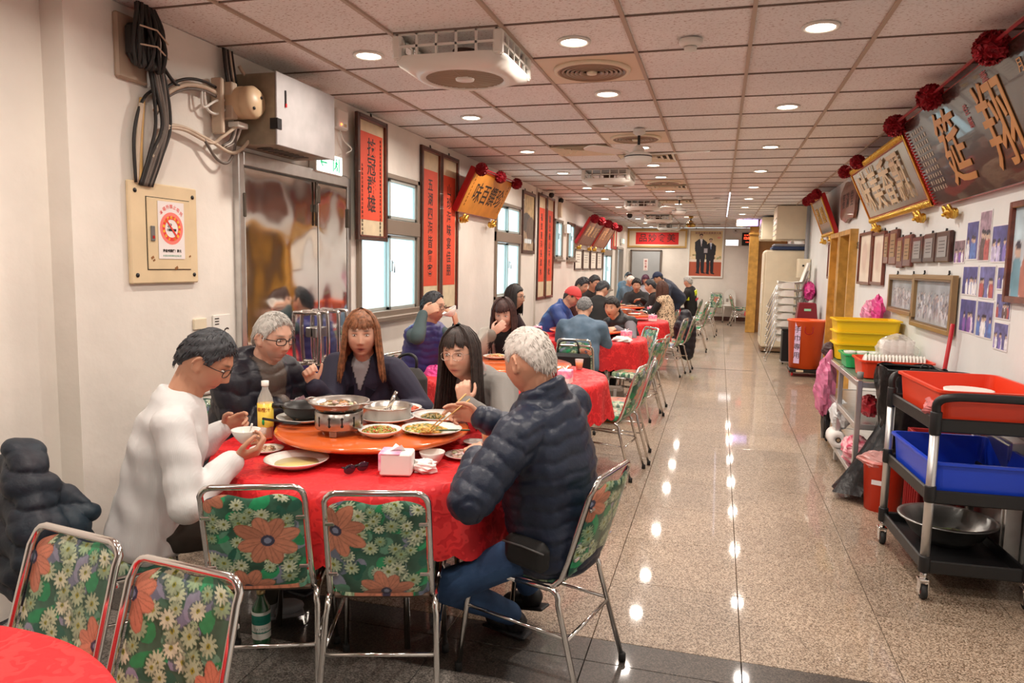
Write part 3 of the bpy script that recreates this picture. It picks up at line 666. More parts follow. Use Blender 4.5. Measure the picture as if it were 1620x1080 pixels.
# a saw-tooth relief along the black plaque's left edge
b = MB()
for k in range(26): b.box((-w/2+.035, -h/2+.03+k*.0236, .012), (.030, .011, .012), bev=.002)
b.build('beaded_border', M_REDP, t)
t, w, h = plaque('small tilted plaque with pale face and gold base, far along the right', (1.51, 12.1, 2.05), (1.51, 10.95, 2.05), (-.22, 0, .56), .60, .06, mirror, M_REDP, .05, M_GOLD, 3, .09, 2)
for k, ch in enumerate('鴻圖'): local_text(t, ch, .26, -.25+.45*k, 0, .012, M_GOLD, ext=.004)
# irregular driftwood sign
t = root('wooden_sign', 'irregular reddish brown slab of wood hung between the tilted plaques, right wall', 'sign', RW(10.0, 2.42, XR-.03)); b = MB(); n = 22; rg = random.Random(5); V = []
for z in (-.015, .02):
    for i in range(n):
        a = 2*PI*i/n; e = (abs(math.cos(a))**4+abs(math.sin(a))**4)**-.25; V.append((.56*math.cos(a)*e*(1+.05*math.sin(5*a)), .24*math.sin(a)*e*(1+.10*math.sin(7*a+1)), z))
b.add(V, [tuple(range(n))[::-1], tuple(range(n, 2*n))]+[(i, (i+1) % n, n+(i+1) % n, n+i) for i in range(n)], 0, False); b.build('slab', mat('driftwood', (.20, .06, .03), .3, var=.35, vs=9, coat=.4), t)
for k, ch in enumerate('福滿堂'): local_text(t, ch, .20, -.30+.30*k, 0, .021, M_INK, bold=.001)

# right wall pictures ------------------------------------------------------------------------
def crowd_photo(w, h, nx, base, fig, nfig, sky=None):
    p = Paint(w, h, nx, base); p.noise(.3, w/6)
    if sky: p.rect(0, h*.62, w, h, sky, .7)
    for k in range(nfig):
        x, y = random.uniform(.08, .92)*w, h*(.12+.5*random.random()*(1 if nfig > 8 else .1)); s_ = h*(.07 if nfig > 8 else .26); c_ = random.choice(fig)
        p.ell(x, y+s_*.2, s_*.55, s_*1.1, c_); p.ell(x, y+s_*1.45, s_*.30, s_*.36, (.62, .45, .36)); p.ell(x, y+s_*1.66, s_*.30, s_*.2, (.05, .04, .06))
    p.noise(.3, w/14); return p
for i, (y, z, w, h, lab) in enumerate(((6.945, 1.365, .92, .335, 'gold framed old group photograph, smaller one at the left, right wall'), (6.02, 1.335, 1.06, .41, 'gold framed old group photograph, larger one at the right, right wall'))):
    t = root('group_photograph', lab, 'picture', RW(y, z, XR-.01)); frame(t, w, h, .035, mat('antique_gold', (.38, .25, .12), .35, .4), .04, mat('antique_gold2', (.22, .15, .09), .4, .3))
    p = crowd_photo(w-.07, h-.07, 90, (.42, .44, .48), [(.25, .28, .36), (.6, .62, .68), (.35, .3, .34), (.15, .16, .2)], 150, (.30, .34, .38)); link('photograph', p.mesh(T(0, 0, .012)), t); hooks(t, w, h)
    MB().box((0, 0, .016), (w-.08, h-.08, .001)).build('mount_edge', mat('mount_edge', (.8, .8, .8), .1, alpha=.05), t)
snaps = [(5.67, 5.44, 1.62, 1.78), (5.43, 5.20, 1.64, 1.89), (5.19, 4.985, 1.63, 1.94), (4.96, 4.69, 1.62, 1.84), (4.67, 4.55, 1.62, 1.77), (5.44, 5.15, 1.415, 1.605), (5.12, 4.85, 1.405, 1.605), (4.82, 4.57, 1.465, 1.60), (5.44, 5.13, 1.175, 1.395), (5.11, 4.83, 1.17, 1.395), (4.80, 4.58, 1.30, 1.45), (4.80, 4.58, 1.125, 1.285)]
cl = [[(.25, .12, .42), (.75, .65, .8)], [(.12, .22, .55), (.8, .8, .85)], [(.5, .12, .12), (.15, .1, .1)], [(.25, .2, .55), (.6, .55, .8)]]
sl = ['small one left in the top row', 'two men in white, second in the top row', 'tallest one, two men standing', 'wide violet one, fourth of the top row', 'small one right in the top row', 'left one of the second row', 'middle one of the second row', 'small right one of the second row', 'left one of the third row', 'dark middle one of the third row', 'small right one of the third row', 'lowest one, dark group']
for i, (y0, y1, z0, z1) in enumerate(snaps):
    t = root('snapshot', 'colour snapshot on the right wall, '+sl[i], 'photograph', RW((y0+y1)/2, (z0+z1)/2), 'snapshots taped to the right wall'); w, h = y0-y1, z1-z0
    sheet(t, 'border', w, h, mat('photo_border', (.82, .80, .82), .35), .003)
    p = crowd_photo(w-.016, h-.016, 30, random.choice([(.16, .16, .38), (.25, .17, .2), (.40, .28, .36), (.10, .10, .30)]), cl[i % 4]+[(.85, .85, .9)], 5 if i % 3 else 8); link('photograph', p.mesh(T(0, 0, .0036)), t)
pl = [(9.13, 8.42, 1.41, 1.98, 0, 'wide wood framed cream certificate next to the yellow door frame'), (8.38, 7.80, 1.42, 1.95, 0, 'tall wood framed cream certificate, second from the door frame'),
      (7.78, 7.58, 1.63, 1.92, 1, 'small dark award plaque beside the tall certificate'), (7.55, 7.26, 1.62, 1.94, 1, 'dark award plaque with brass plate, tallest in the row'), (7.24, 7.02, 1.59, 1.86, 1, 'dark award plaque with brass plate, hung lowest in the row'),
      (6.99, 6.74, 1.60, 1.87, 1, 'narrow dark award plaque in the middle of the row'), (6.70, 6.38, 1.63, 1.84, 2, 'dark award plaque with grey plate, third from the right end'), (6.35, 6.04, 1.63, 1.85, 2, 'dark award plaque with grey plate, second from the right end'), (6.01, 5.68, 1.63, 1.85, 2, 'dark award plaque with grey plate, right end of the row')]
for y0, y1, z0, z1, k, lab in pl:
    w, h = y0-y1, z1-z0; t = root('award_plaque' if k else 'certificate_frame', lab, 'plaque' if k else 'certificate', RW((y0+y1)/2, (z0+z1)/2, XR-.005))
    if k == 0:
        frame(t, w, h, .03, M_WOODR, .03); p = Paint(w-.05, h-.05, 24, (.80, .70, .58)); p.rect(.1, h*.2, w-.15, h*.75, (.74, .62, .5)); p.ell(w*.35, h*.5, w*.2, h*.28, (.62, .42, .36), 0, .5); p.noise(.1, .1); link('certificate', p.mesh(T(0, 0, .008)), t); hooks(t, w, h)
    else:
        MB().box((0, 0, .015), (w, h, .03), bev=.008).build('board', M_WOODK if k == 2 else M_WOODR, t)
        s_ = sheet(t, 'metal_plate', w*.66, h*.66, mat('plate_grey', (.42, .42, .42), .3, .6) if k == 2 else mat('plate_brass', (.50, .33, .16), .3, .7), .034, 0, .0 if k == 2 else h*.05)
        for q in range(4): MB().box((0, h*.18-q*h*.11, .0345), (w*.42, h*.02, .001)).build('printed_line', M_INK, t)
        MB().tube([(0, h/2-.01, .01), (0, h/2+.02, .008)], .008, 6).build('hook', M_BLACK, t)
t = root('certificate_frame', 'tall wood framed certificate beyond the yellow door frames', 'certificate', RW(11.3, 1.70)); frame(t, .72, .53, .035, M_WOODR); sheet(t, 'certificate', .66, .47, mat('certificate_paper', (.85, .80, .70), .5, var=.08, vs=9)); hooks(t, .7, .53)
t = root('framed_picture', 'brown wooden picture frame with bluish photograph cut by the right edge of the view', 'picture', RW(4.14, 1.675)); frame(t, .98, .545, .035, M_WOODR, .035)
p = crowd_photo(.92, .48, 60, (.55, .6, .66), [(.2, .4, .5), (.5, .2, .15)], 4, (.5, .7, .8)); link('photograph', p.mesh(T(0, 0, .012)), t)
def crumple(t, name, m, c, r, n=14, amp=.25, seed=1, squash=None):
    rg = random.Random(seed); b = MB(); c = Vector(c); rx, ry, rz = r; mm = n; V = []
    for i in range(mm+1):
        th = PI*i/mm
        for j in range(n):
            a = 2*PI*j/n; d = Vector((math.sin(th)*math.cos(a), math.sin(th)*math.sin(a), math.cos(th)))
            q = 1+amp*(math.sin(a*5+th*3+seed)*.4+math.sin(a*9-th*7+seed*2)*.3+rg.uniform(-.3, .3)); V.append(c+Vector((d.x*rx*q, d.y*ry*q, d.z*rz*(q*.5+.5))))
    b.add(V, [(i*n+j, (i+1)*n+j, (i+1)*n+(j+1) % n, i*n+(j+1) % n) for i in range(mm) for j in range(n)], 0, False); return b.build(name, m, t)
M_PBAG = mat('pink_bag', (.85, .25, .45), .3, var=.3, vs=12, alpha=.85); M_PBAG2 = mat('magenta_bag', (.72, .05, .28), .35, var=.3, vs=12)
t = thing('plastic_bag', 'bunch of pink plastic bags hanging on the wall above the yellow crates', 'bag', (XR-.09, 7.78, 1.17)); crumple(t, 'bag_body', M_PBAG, (0, .1, -.02), (.07, .28, .12), 16, .3, 3); crumple(t, 'bag_tail', M_PBAG2, (0, -.2, .02), (.05, .14, .14), 12, .4, 5)
t = thing('plastic_bag', 'red and pink plastic bags hanging behind the maroon stools', 'bag', (XR-.10, 13.0, 1.2)); crumple(t, 'bag_body', M_PBAG2, (0, 0, 0), (.09, .25, .15), 14, .3, 8); crumple(t, 'bag_tail', M_PBAG, (0, .1, .08), (.06, .2, .09), 12, .3, 9)
t = root('wall_socket', 'small cream wall socket below the certificates, right wall', 'socket', RW(8.72, 1.165)); MB().box((0, 0, .004), (.07, .11, .01), bev=.003).build('plate', M_WPLAS, t); MB().box((0, .015, .010), (.03, .02, .003)).box((0, -.015, .010), (.03, .02, .003)).build('outlet', M_CREAM, t)

# left wall: breaker panel, cables, box, sign, door -----------------------------------------------
M_PANEL = mat('panel_beige', (.76, .60, .38), .45, var=.08, vs=5)
t = root('breaker_panel', 'beige wall breaker panel with inner door and no-smoking notice, beside the steel door', 'electrical panel', LW(3.125, 1.68)); MB().box((0, 0, .012), (.47, .50, .024), bev=.006).build('cover', M_PANEL, t)
dr = MB().box((.02, .0, .027), (.30, .355, .006), bev=.001).build('door', mat('panel_beige2', (.74, .58, .36), .45, var=.06, vs=7), t)
MB().box((.02, .0, .0245), (.308, .363, .002)).build('door_gap', M_BLACK, t); MB().box((-.10, .0, .033), (.026, .075, .008), bev=.002).build('latch', mat('latch_grey', (.25, .25, .25), .3, .6), dr)
MB().box((-.10, -.018, .038), (.012, .014, .003)).build('red_button', M_REDP, dr)
for sx in (-1, 1):
    for sy in (-1, 1): MB().lathe([(.011, .024), (.011, .027), (1e-5, .027)], (sx*.20, sy*.205-.002, 0), 10).build('screw', M_BLACK, t)
for x, y, q in ((-.105, -.12, .012), (-.095, -.133, .009), (.06, -.172, .014), (.163, -.11, .008)): MB().box((x, y, .031), (q*1.6, q, .001), rot=.5).build('rust_chip', mat('rust', (.28, .12, .04), .8), dr)
no = root('no_smoking_notice', 'white no-smoking notice with red ring, stuck on the beige breaker panel', 'notice', LW(3.155, 1.70, XL+.033)); MB().box((0, 0, 0), (.185, .29, .002)).build('sheet', mat('notice_white', (.86, .80, .78), .35), no)
def ring(r0, r1, z, m, n=36, name='ring', parent=no, cy=.01):
    b = MB(); V = []
    for j in range(n): a = 2*PI*j/n; V += [(r0*math.cos(a), cy+r0*math.sin(a), z), (r1*math.cos(a), cy+r1*math.sin(a), z)]
    b.add(V, [(2*j, 2*j+1, (2*j+3) % (2*n), (2*j+2) % (2*n)) for j in range(n)], 0, False); return b.build(name, m, parent)
M_NR = mat('notice_red', (.80, .05, .04), .4); M_NY = mat('notice_yellow', (.95, .60, .05), .4); M_NG = mat('notice_green', (.08, .35, .22), .4)
ring(.062, .082, .0014, mat('notice_pink', (.90, .22, .18), .4)); ring(.046, .064, .0018, M_NR)
for j, ch in enumerate('吸菸有害健康禁止違者受罰戒'):
    a = PI*.5-(j-6)*.46; text('lettering', ch, .016, T(.055*math.cos(a), .01+.055*math.sin(a), .0022) @ Matrix.Rotation(a-PI/2, 4, 'Z'), M_NY, no, ext=.0001, bold=.0006)
MB().box((.004, .003, .002), (.056, .012, .001)).build('cigarette', M_INK, no); MB().box((-.028, .003, .0021), (.010, .012, .001)).build('ash', mat('ash', (.4, .4, .4), .5), no)
for q in (0, 1): MB().tube(bez([(-.02+.012*q, .014, .002), (-.026+.012*q, .022, .002), (-.012+.012*q, .028, .002), (-.02+.012*q, .036, .002)], 4), .0016, 5).build('smoke_mark', M_INK, no)
MB().box((0, .01, .0026), (.10, .010, .001), rot=-.86).build('slash', M_NR, no)
for j, ch in enumerate('本場所禁止吸菸'):
    a = PI*.5-(j-3)*.26; text('lettering', ch, .023, T(.098*math.cos(a), .005+.115*math.sin(a), .0016) @ Matrix.Rotation((a-PI/2)*.8, 4, 'Z'), mat('notice_red2', (.85, .20, .18), .4), no, ext=.0001, bold=.0004)
local_text(no, '違者處罰鍰！萬元', .0165, 0, -.105, .0016, M_INK, ext=.0001, bold=.0006); local_text(no, '◎ 臺北市政府衛生局 關心您', .0105, 0, -.130, .0016, M_NG, ext=.0001)

M_CAB = mat('grey_cable', (.16, .13, .11), .5, var=.2, vs=10); M_CAB2 = mat('cream_cable', (.60, .48, .36), .5, var=.15, vs=10); M_CAB3 = mat('black_cable', (.02, .017, .015), .55)
X0 = XL
def cable(name, label, pts, r, m, g='cables above the breaker panel'):
    return tag(MB().tube(bez(pts, 8), r, 8).build(name, m), label, 'cable', g)
tag(MB().box((X0+.01, 2.945, 2.545), (.03, .19, .30), bev=.01).build('wall_recess_plate', mat('scuffed_plate', (.40, .30, .22), .6)), 'scuffed plate behind the knot of black cables at the ceiling', 'plate')
bt = thing('cable_knot', 'tangled knot of looped black cables hanging from the ceiling above the breaker panel', 'cable bundle', (X0+.08, 2.96, 2.57))
for k in range(13):
    rg = random.Random(k); yc = -.085+.0145*k; MB().tube(bez([(rg.uniform(-.01, .02), yc*.55, .19), (.03+rg.uniform(-.02, .02), yc-.01, .08), (.03+rg.uniform(-.03, .03), yc+rg.uniform(-.02, .02), -.03), (.02, yc+.005, -.105-rg.uniform(0, .02)), (-.02, yc+.015, -.06), (0, yc*.8+.02, .04), (.0, yc*.5, .19)], 5), .0095, 7).build('loop', M_CAB3, bt)
MB().box((-.02, 0, .0), (.07, .16, .16), bev=.02).build('wrapped_core', M_CAB3, bt); MB().tube([(.07, -.10, .05), (.075, 0, .055), (.05, .10, .02)], .004, 6).tube([(.06, -.09, -.03), (.075, 0, -.02), (.05, .10, -.05)], .004, 6).build('cable_tie', M_CAB2, bt)
rg = random.Random(4)
labs = ['leftmost black cable', 'second dark cable from the left', 'dark cable with a wide bow', 'thick grey cable in the middle', 'grey cable right of the middle', 'thick dark cable bowing right', 'rightmost dark cable']
for k in range(7):
    m = [M_CAB3, M_CAB3, M_CAB, M_CAB, M_CAB3, M_CAB, M_CAB3][k]; dy = k*.012
    cable('cable', labs[k]+' dropping from the cable knot into the panel', [(X0+.05+.01*(k % 3), 2.98+dy, 2.62), (X0+.06, 3.02+dy*1.3, 2.42), (X0+.05+.008*(k % 2), 3.05+dy*1.4+.02*math.sin(k), 2.22), (X0+.05, 3.0+dy*1.1, 2.06), (X0+.03, 2.955+dy, 1.91)], .0105 if k > 1 else .008, m)
cable('conduit', 'cream conduit left of the dark cables above the panel', [(X0+.03, 2.98, 2.30), (X0+.03, 2.955, 2.15), (X0+.025, 2.935, 1.92)], .013, M_CAB2); cable('conduit', 'yellowish conduit behind the dark cables above the panel', [(X0+.02, 3.0, 2.33), (X0+.02, 2.975, 2.12), (X0+.02, 2.965, 1.92)], .014, mat('ochre_cable', (.55, .34, .12), .5))
cable('cable', 'thin dark cable bowing left of the conduits to the panel', [(X0+.03, 3.13, 2.42), (X0+.03, 3.0, 2.33), (X0+.03, 2.93, 2.15), (X0+.03, 2.93, 1.92)], .008, M_CAB3)
for k, (lab, m, r, dz) in enumerate((('upper dark cable running from the knot to the meter box', M_CAB3, .008, .03), ('beige taped cable running from the panel cables up to the meter box', M_CAB2, .013, 0), ('thin tan cable under the taped one to the meter box', M_CAB, .008, -.02))):
    cable('cable', lab, [(X0+.04, 3.06, 2.28+dz), (X0+.04, 3.14, 2.38+dz), (X0+.05, 3.26, 2.45+dz), (X0+.05, 3.40, 2.475+dz), (X0+.05, 3.52, 2.465+dz)], r, m)
cable('cable', 'dark cable swinging from the ceiling knot to the horizontal cables', [(X0+.05, 3.0, 2.66), (X0+.05, 3.10, 2.52), (X0+.05, 3.20, 2.44), (X0+.05, 3.28, 2.45)], .009, M_CAB3)
for k, (lab, m, r) in enumerate((('cream cable looping low from the panel to beneath the grey steel box', M_CAB2, .010), ('second cream cable looping beside it under the meter box', M_CAB2, .009))):
    cable('cable', lab, [(X0+.05, 3.02, 2.05), (X0+.05, 3.10, 2.20-.01*k), (X0+.05, 3.24, 2.235-.012*k), (X0+.05, 3.45, 2.20-.01*k), (X0+.07, 3.62-.1*k, 2.16+.07*k), (X0+.10, 3.74-.12*k, 2.26+.05*k)]+([(X0+.14, 3.80, 2.42), (X0+.10, 3.76, 2.55), (X0+.06, 3.70, 2.66)] if k == 0 else []), r, m)
cable('cable', 'grey cable sagging lowest below the meter box', [(X0+.05, 3.40, 2.20), (X0+.05, 3.50, 2.11), (X0+.06, 3.58, 2.10), (X0+.06, 3.64, 2.18), (X0+.07, 3.65, 2.30)], .008, M_CAB)
mt = thing('round_meter_box', 'cream drum-shaped electrical meter housing with cables, left of the grey steel box', 'meter', (X0, 3.62, 2.44))
MB().box((.06, -.03, .0), (.10, .05, .20), bev=.006).box((.05, -.10, -.04), (.07, .03, .30), bev=.006).build('back_box', M_CAB2, mt)
R_ = Matrix.Rotation(PI/2, 3, 'Y'); MB().lathe([(1e-5, .04), (.085, .04), (.09, .05), (.09, .13), (.084, .14), (.09, .15), (.09, .19), (.07, .215), (1e-5, .22)], (0, 0.03, 0), 28, 0, R_).build('drum', mat('meter_cream', (.66, .48, .30), .4), mt)
for z in (-.04, .03): MB().lathe([(.009, .205), (.009, .222), (1e-5, .222)], (0, .03+z, z), 8, 0, R_).build('screw', M_BLACK, mt)
MB().box((.09, .02, -.125), (.07, .09, .03), bev=.004).build('terminal_block', M_WPLAS, mt)
for k in range(5): MB().tube(bez([(.06, -.02+.02*k, .08), (.05, -.03+.02*k, .18), (.04, -.03+.018*k, .29)], 4), .008, 6).build('riser_cable', [M_CAB3, M_CAB, M_CAB3, M_CAB2, M_CAB3][k], mt)
for k in range(2): MB().tube(bez([(.05, -.23+.02*k, .02), (.05, -.22+.03*k, -.07), (.06, -.13, -.02-.07*k), (.06, -.05, .0-.05*k)], 5), .007, 6).build('tail_cable', M_WPLAS, mt)
for k in range(4): MB().tube(bez([(.08, .0+.02*k, -.13), (.06, -.01+.015*k, -.21), (.05, -.07+.012*k, -.25)], 5), .007, 6).build('drop_cable', M_WPLAS if k % 2 else M_CAB, mt)
for z in (2.475, 2.44): pass
eb = thing('steel_switch_box', 'grey steel switch box mounted high on the wall over the steel door', 'electrical box', (X0, 4.04, 2.42)); gm = mat('galvanised', (.44, .42, .42), .45, .25, var=.12, vs=7)
MB().box((.14, 0, 0), (.28, .64, .40), bev=.004).build('body', mat('galvanised_dirty', (.34, .28, .20), .5, .2, var=.3, vs=9), eb); MB().box((.287, 0, 0), (.012, .65, .41), bev=.003).build('door', gm, eb)
MB().box((.296, -.24, .07), (.008, .012, .09), bev=.002).build('latch', M_BLACK, eb); MB().box((.297, -.24, .03), (.009, .012, .02)).build('red_tip', M_REDP, eb)
MB().box((.275, -.327, -.085), (.05, .006, .06)).box((.295, -.305, -.085), (.003, .045, .06)).build('tape', M_BLACK, eb)
for k in range(8): MB().box((.14, -.22+.055*k, -.206), (.10, .018, .003)).build('vent_slot', M_BLACK, eb)
# exit sign and emergency boxes
t = root('exit_sign', 'lit white and green running-man exit sign above the steel door', 'exit sign', LW(4.70, 2.245, X0+.05)); MB().box((0, 0, -.02), (.36, .145, .06), bev=.006).build('housing', M_WPLAS, t)
MB().box((0, 0, .012), (.34, .125, .006)).build('light_panel', mat('exit_glow', (1, 1, 1), .5, emis=(.82, 1, .93), es=2.6), t); MG = mat('exit_green', (.01, .42, .16), .5, emis=(.01, .5, .2), es=.6)
MB().box((-.08, 0, .016), (.08, .012, .001)).box((-.112, .014, .016), (.045, .012, .001), rot=.75).box((-.112, -.014, .016), (.045, .012, .001), rot=-.75).build('arrow', MG, t)
b = MB().box((.045, 0, .016), (.012, .10, .001)).box((.125, 0, .016), (.012, .10, .001)).ball((.092, .036, .016), (.010, .010, .001), 8); b.tube([(.088, .024, .016), (.080, -.004, .016)], .008, 5).tube([(.08, -.004, .016), (.098, -.02, .016), (.09, -.045, .016)], .006, 5).tube([(.08, -.004, .016), (.066, -.026, .016), (.055, -.03, .016)], .006, 5).tube([(.087, .02, .016), (.104, .006, .016)], .005, 5).tube([(.087, .02, .016), (.07, .012, .016)], .005, 5); b.build('running_man', MG, t)
t = root('exit_sign', 'small lit exit sign far along the left wall near the corner door', 'exit sign', LW(21.0, 2.27, X0+.05)); MB().box((0, 0, 0), (.4, .14, .06), bev=.006).build('housing', M_WPLAS, t); MB().box((0, 0, .032), (.37, .12, .004)).build('light_panel', mat('exit_glow2', (.6, 1, .8), .5, emis=(.4, 1, .7), es=1.3), t)
t = root('exit_sign', 'white lit sign box on the left wall between the two small high windows', 'exit sign', LW(13.15, 2.22, X0+.05)); MB().box((0, 0, 0), (.26, .16, .06), bev=.006).build('housing', M_WPLAS, t); MB().box((0, 0, .032), (.24, .14, .004)).build('light_panel', mat('exit_glow', (1, 1, 1), .5), t)
t = root('emergency_light', 'cream wall box at the ceiling between the steel box and the red scroll', 'electrical box', LW(4.62, 2.64)); MB().box((0, 0, .04), (.10, .12, .08), bev=.006).build('body', M_CREAM, t); MB().box((.03, 0, .082), (.03, .10, .004)).build('cover', mat('amber_cover', (.55, .42, .22), .4), t)
t = root('emergency_light', 'cream emergency light unit with a red indicator beside the red scroll', 'electrical box', LW(4.90, 2.59)); MB().box((0, 0, .03), (.16, .14, .06), bev=.01).build('body', M_WPLAS, t); MB().lathe([(.008, .06), (.008, .066), (1e-5, .067)], (-.03, -.04, 0), 10).build('indicator', mat('led_red', (1, .1, .02), .4, emis=(1, .1, .02), es=8), t)
MB().tube(bez([(.02, -.07, .02), (.06, -.14, .03), (.14, -.19, .05), (.08, -.23, .04)], 6), .005, 6).build('cord', M_WPLAS, t); MB().box((.03, -.04, .062), (.03, .02, .004)).build('terminal', mat('amber_cover', (.55, .42, .22), .4), t)
# steel double door
def _wavy(N, L, b):
    b.inputs['Base Color'].default_value = (.80, .77, .74, 1); b.inputs['Metallic'].default_value = 1; b.inputs['Roughness'].default_value = .07
    tc = N.new('ShaderNodeTexCoord'); n = N.new('ShaderNodeTexNoise'); n.inputs['Scale'].default_value = 1.6; n.inputs['Detail'].default_value = 1.5; L.new(tc.outputs['Object'], n.inputs['Vector'])
    bp = N.new('ShaderNodeBump'); bp.inputs['Strength'].default_value = .55; bp.inputs['Distance'].default_value = .035; L.new(n.outputs['Fac'], bp.inputs['Height']); L.new(bp.outputs[0], b.inputs['Normal'])
M_WAVY = node_mat('wavy_mirror_steel', _wavy); M_SJ = mat('steel_joint', (.12, .10, .08), .4, .8)
dd = thing('door_5', None, None, (X0, 4.37, 0)); dd['kind'] = 'structure'
MB().box((.02, -.645, 1.09), (.05, .05, 2.18), bev=.005).box((.02, .645, 1.09), (.05, .05, 2.18), bev=.005).box((.02, 0, 2.15), (.05, 1.24, .08), bev=.005).build('door_frame', M_STEEL, dd)
lf = MB().box((.022, -.205, 1.06), (.03, .81, 2.08), bev=.004).build('door_leaf', M_WAVY, dd); rt = MB().box((.022, .415, 1.06), (.03, .40, 2.08), bev=.004).build('door_leaf', M_WAVY, dd)
MB().box((.012, .208, 1.06), (.03, .012, 2.08)).box((.02, .208, 2.02), (.05, .05, .12), bev=.005).build('centre_joint', M_SJ, dd)
for z in (.5, 1.88): MB().box((.042, -.625, z), (.02, .02, .14), bev=.003).box((.042, .625, z), (.02, .02, .14), bev=.003).build('hinge', M_SJ, dd)
MB().tube([(.05, .16, 2.10), (.05, .16, 1.80)], .008, 6).box((.05, .16, 1.92), (.02, .03, .05)).build('top_bolt', M_SJ, dd)
for y in (.04, .155): MB().tube(arc((.04, y, 1.16), .03, PI/2, PI, 0)+bez([(.045, y, 1.20), (.12, y, 1.20), (.135, y, 1.18), (.14, y, 1.02), (.135, y, .87), (.12, y, .85), (.045, y, .85)], 4), .014, 8).build('pull_handle', M_CHROME, lf)
MB().tube(bez([(.045, .30, 1.20), (.12, .30, 1.20), (.138, .30, 1.18), (.14, .30, 1.02), (.138, .30, .87), (.12, .30, .85), (.045, .30, .85)], 4), .014, 8).tube(bez([(.045, .42, 1.20), (.12, .42, 1.20), (.138, .42, 1.18), (.14, .42, 1.02), (.138, .42, .87), (.12, .42, .85), (.045, .42, .85)], 4), .014, 8).build('pull_handle', M_CHROME, rt)
MB().box((.06, .17, 1.06), (.04, .14, .07), bev=.006).box((.05, .21, .93), (.03, .03, .20), bev=.004).build('lock_case', M_STEEL, dd)
# small plates by the door
t = root('switch_plate', 'cream switch plate half hidden behind the man in white sweater', 'switch', LW(3.38, 1.20)); MB().box((0, 0, .006), (.10, .06, .014), bev=.003).build('plate', M_CREAM, t)
t = root('thermostat_card', 'white card with black bars and a letter C beside the steel door', 'sign', LW(3.565, 1.165)); MB().box((0, 0, .004), (.15, .15, .008), bev=.002).build('card', M_WPLAS, t)
for k in range(3): MB().box((-.045, .055-.016*k, .009), (.035, .006, .001)).build('printed_bar', M_INK, t)
local_text(t, 'C', .07, .035, -.03, .009, M_INK, ext=.0002, bold=.001)
t = root('wall_switch', 'small cream switch on the left wall beneath the far plaques', 'switch', LW(13.4, 1.05)); MB().box((0, 0, .005), (.08, .13, .012), bev=.003).build('plate', M_CREAM, t); MB().box((0, .02, .012), (.03, .03, .004)).box((0, -.02, .012), (.03, .03, .004)).build('rocker', M_WPLAS, t)
tag(MB().tube([(XL+.015, 10.97, .1), (XL+.015, 10.97, HC-.01)], .010, 6).build('wall_conduit', M_WALL), 'thin cream vertical conduit on the left wall before the far red scrolls', 'pipe')
t = thing('security_camera', 'small black dome camera under the ceiling above the far red scrolls', 'camera', (XL+.12, 11.5, 2.70)); MB().ball((0, 0, -.03), .045, 14).build('dome', M_BLACK, t); MB().box((0, 0, .02), (.10, .10, .03), bev=.004).build('bracket', M_WPLAS, t)
t = thing('security_camera', 'small black dome camera on the ceiling far left near the plaques', 'camera', (-1.95, 16.2, 2.70)); MB().ball((0, 0, -.03), .06, 14).build('dome', M_BLACK, t); MB().box((0, 0, .02), (.10, .10, .03), bev=.004).build('bracket', M_WPLAS, t)
t = thing('wall_speaker', 'black-topped cream box on the left wall by the small high windows', 'speaker', (XL+.03, 12.6, 2.52)); MB().box((0, 0, 0), (.06, .12, .26), bev=.006).build('body', M_CREAM, t); MB().ball((.01, 0, .16), .05, 10).build('cap', M_BLACK, t)

# back wall --------------------------------------------------------------------------------
t = root('framed_scroll', 'wide gold framed red scroll on the back wall above the grey door', 'picture', BW(-1.87, 2.42)); frame(t, 1.78, .56, .055, mat('pale_gold', (.58, .38, .14), .35, .5), .04)
sheet(t, 'silk_mount', 1.68, .46, mat('pale_silk', (.80, .70, .55), .6)); s_ = sheet(t, 'red_paper', 1.28, .36, M_RED if False else mat('bright_red_paper', (.66, .02, .02), .5), .012)
for k, ch in enumerate('品妙食美'): text('lettering', ch, .26, T(-.42+.28*k, 0, .013), M_INK, s_, bold=.002, ext=.001)
t = root('poster', 'white framed poster of two men in dark suits holding a plaque, back wall', 'poster', BW(-.425, 1.985)); frame(t, 1.03, 1.44, .05, M_WPLAS, .04)
W_, H_ = .93, 1.34; p = Paint(W_, H_, 110, (.80, .62, .36)); p.noise(.12, .2)
p.rect(0, 0, W_, .42, (.46, .10, .05)); p.rect(0, .42, W_, .50, (.85, .74, .62))
for k in range(26): p.ell(random.random()*W_, .52+random.random()*.1, .03, .03, random.choice([(.75, .55, .35), (.35, .25, .12), (.85, .7, .55), (.4, .4, .2)]))
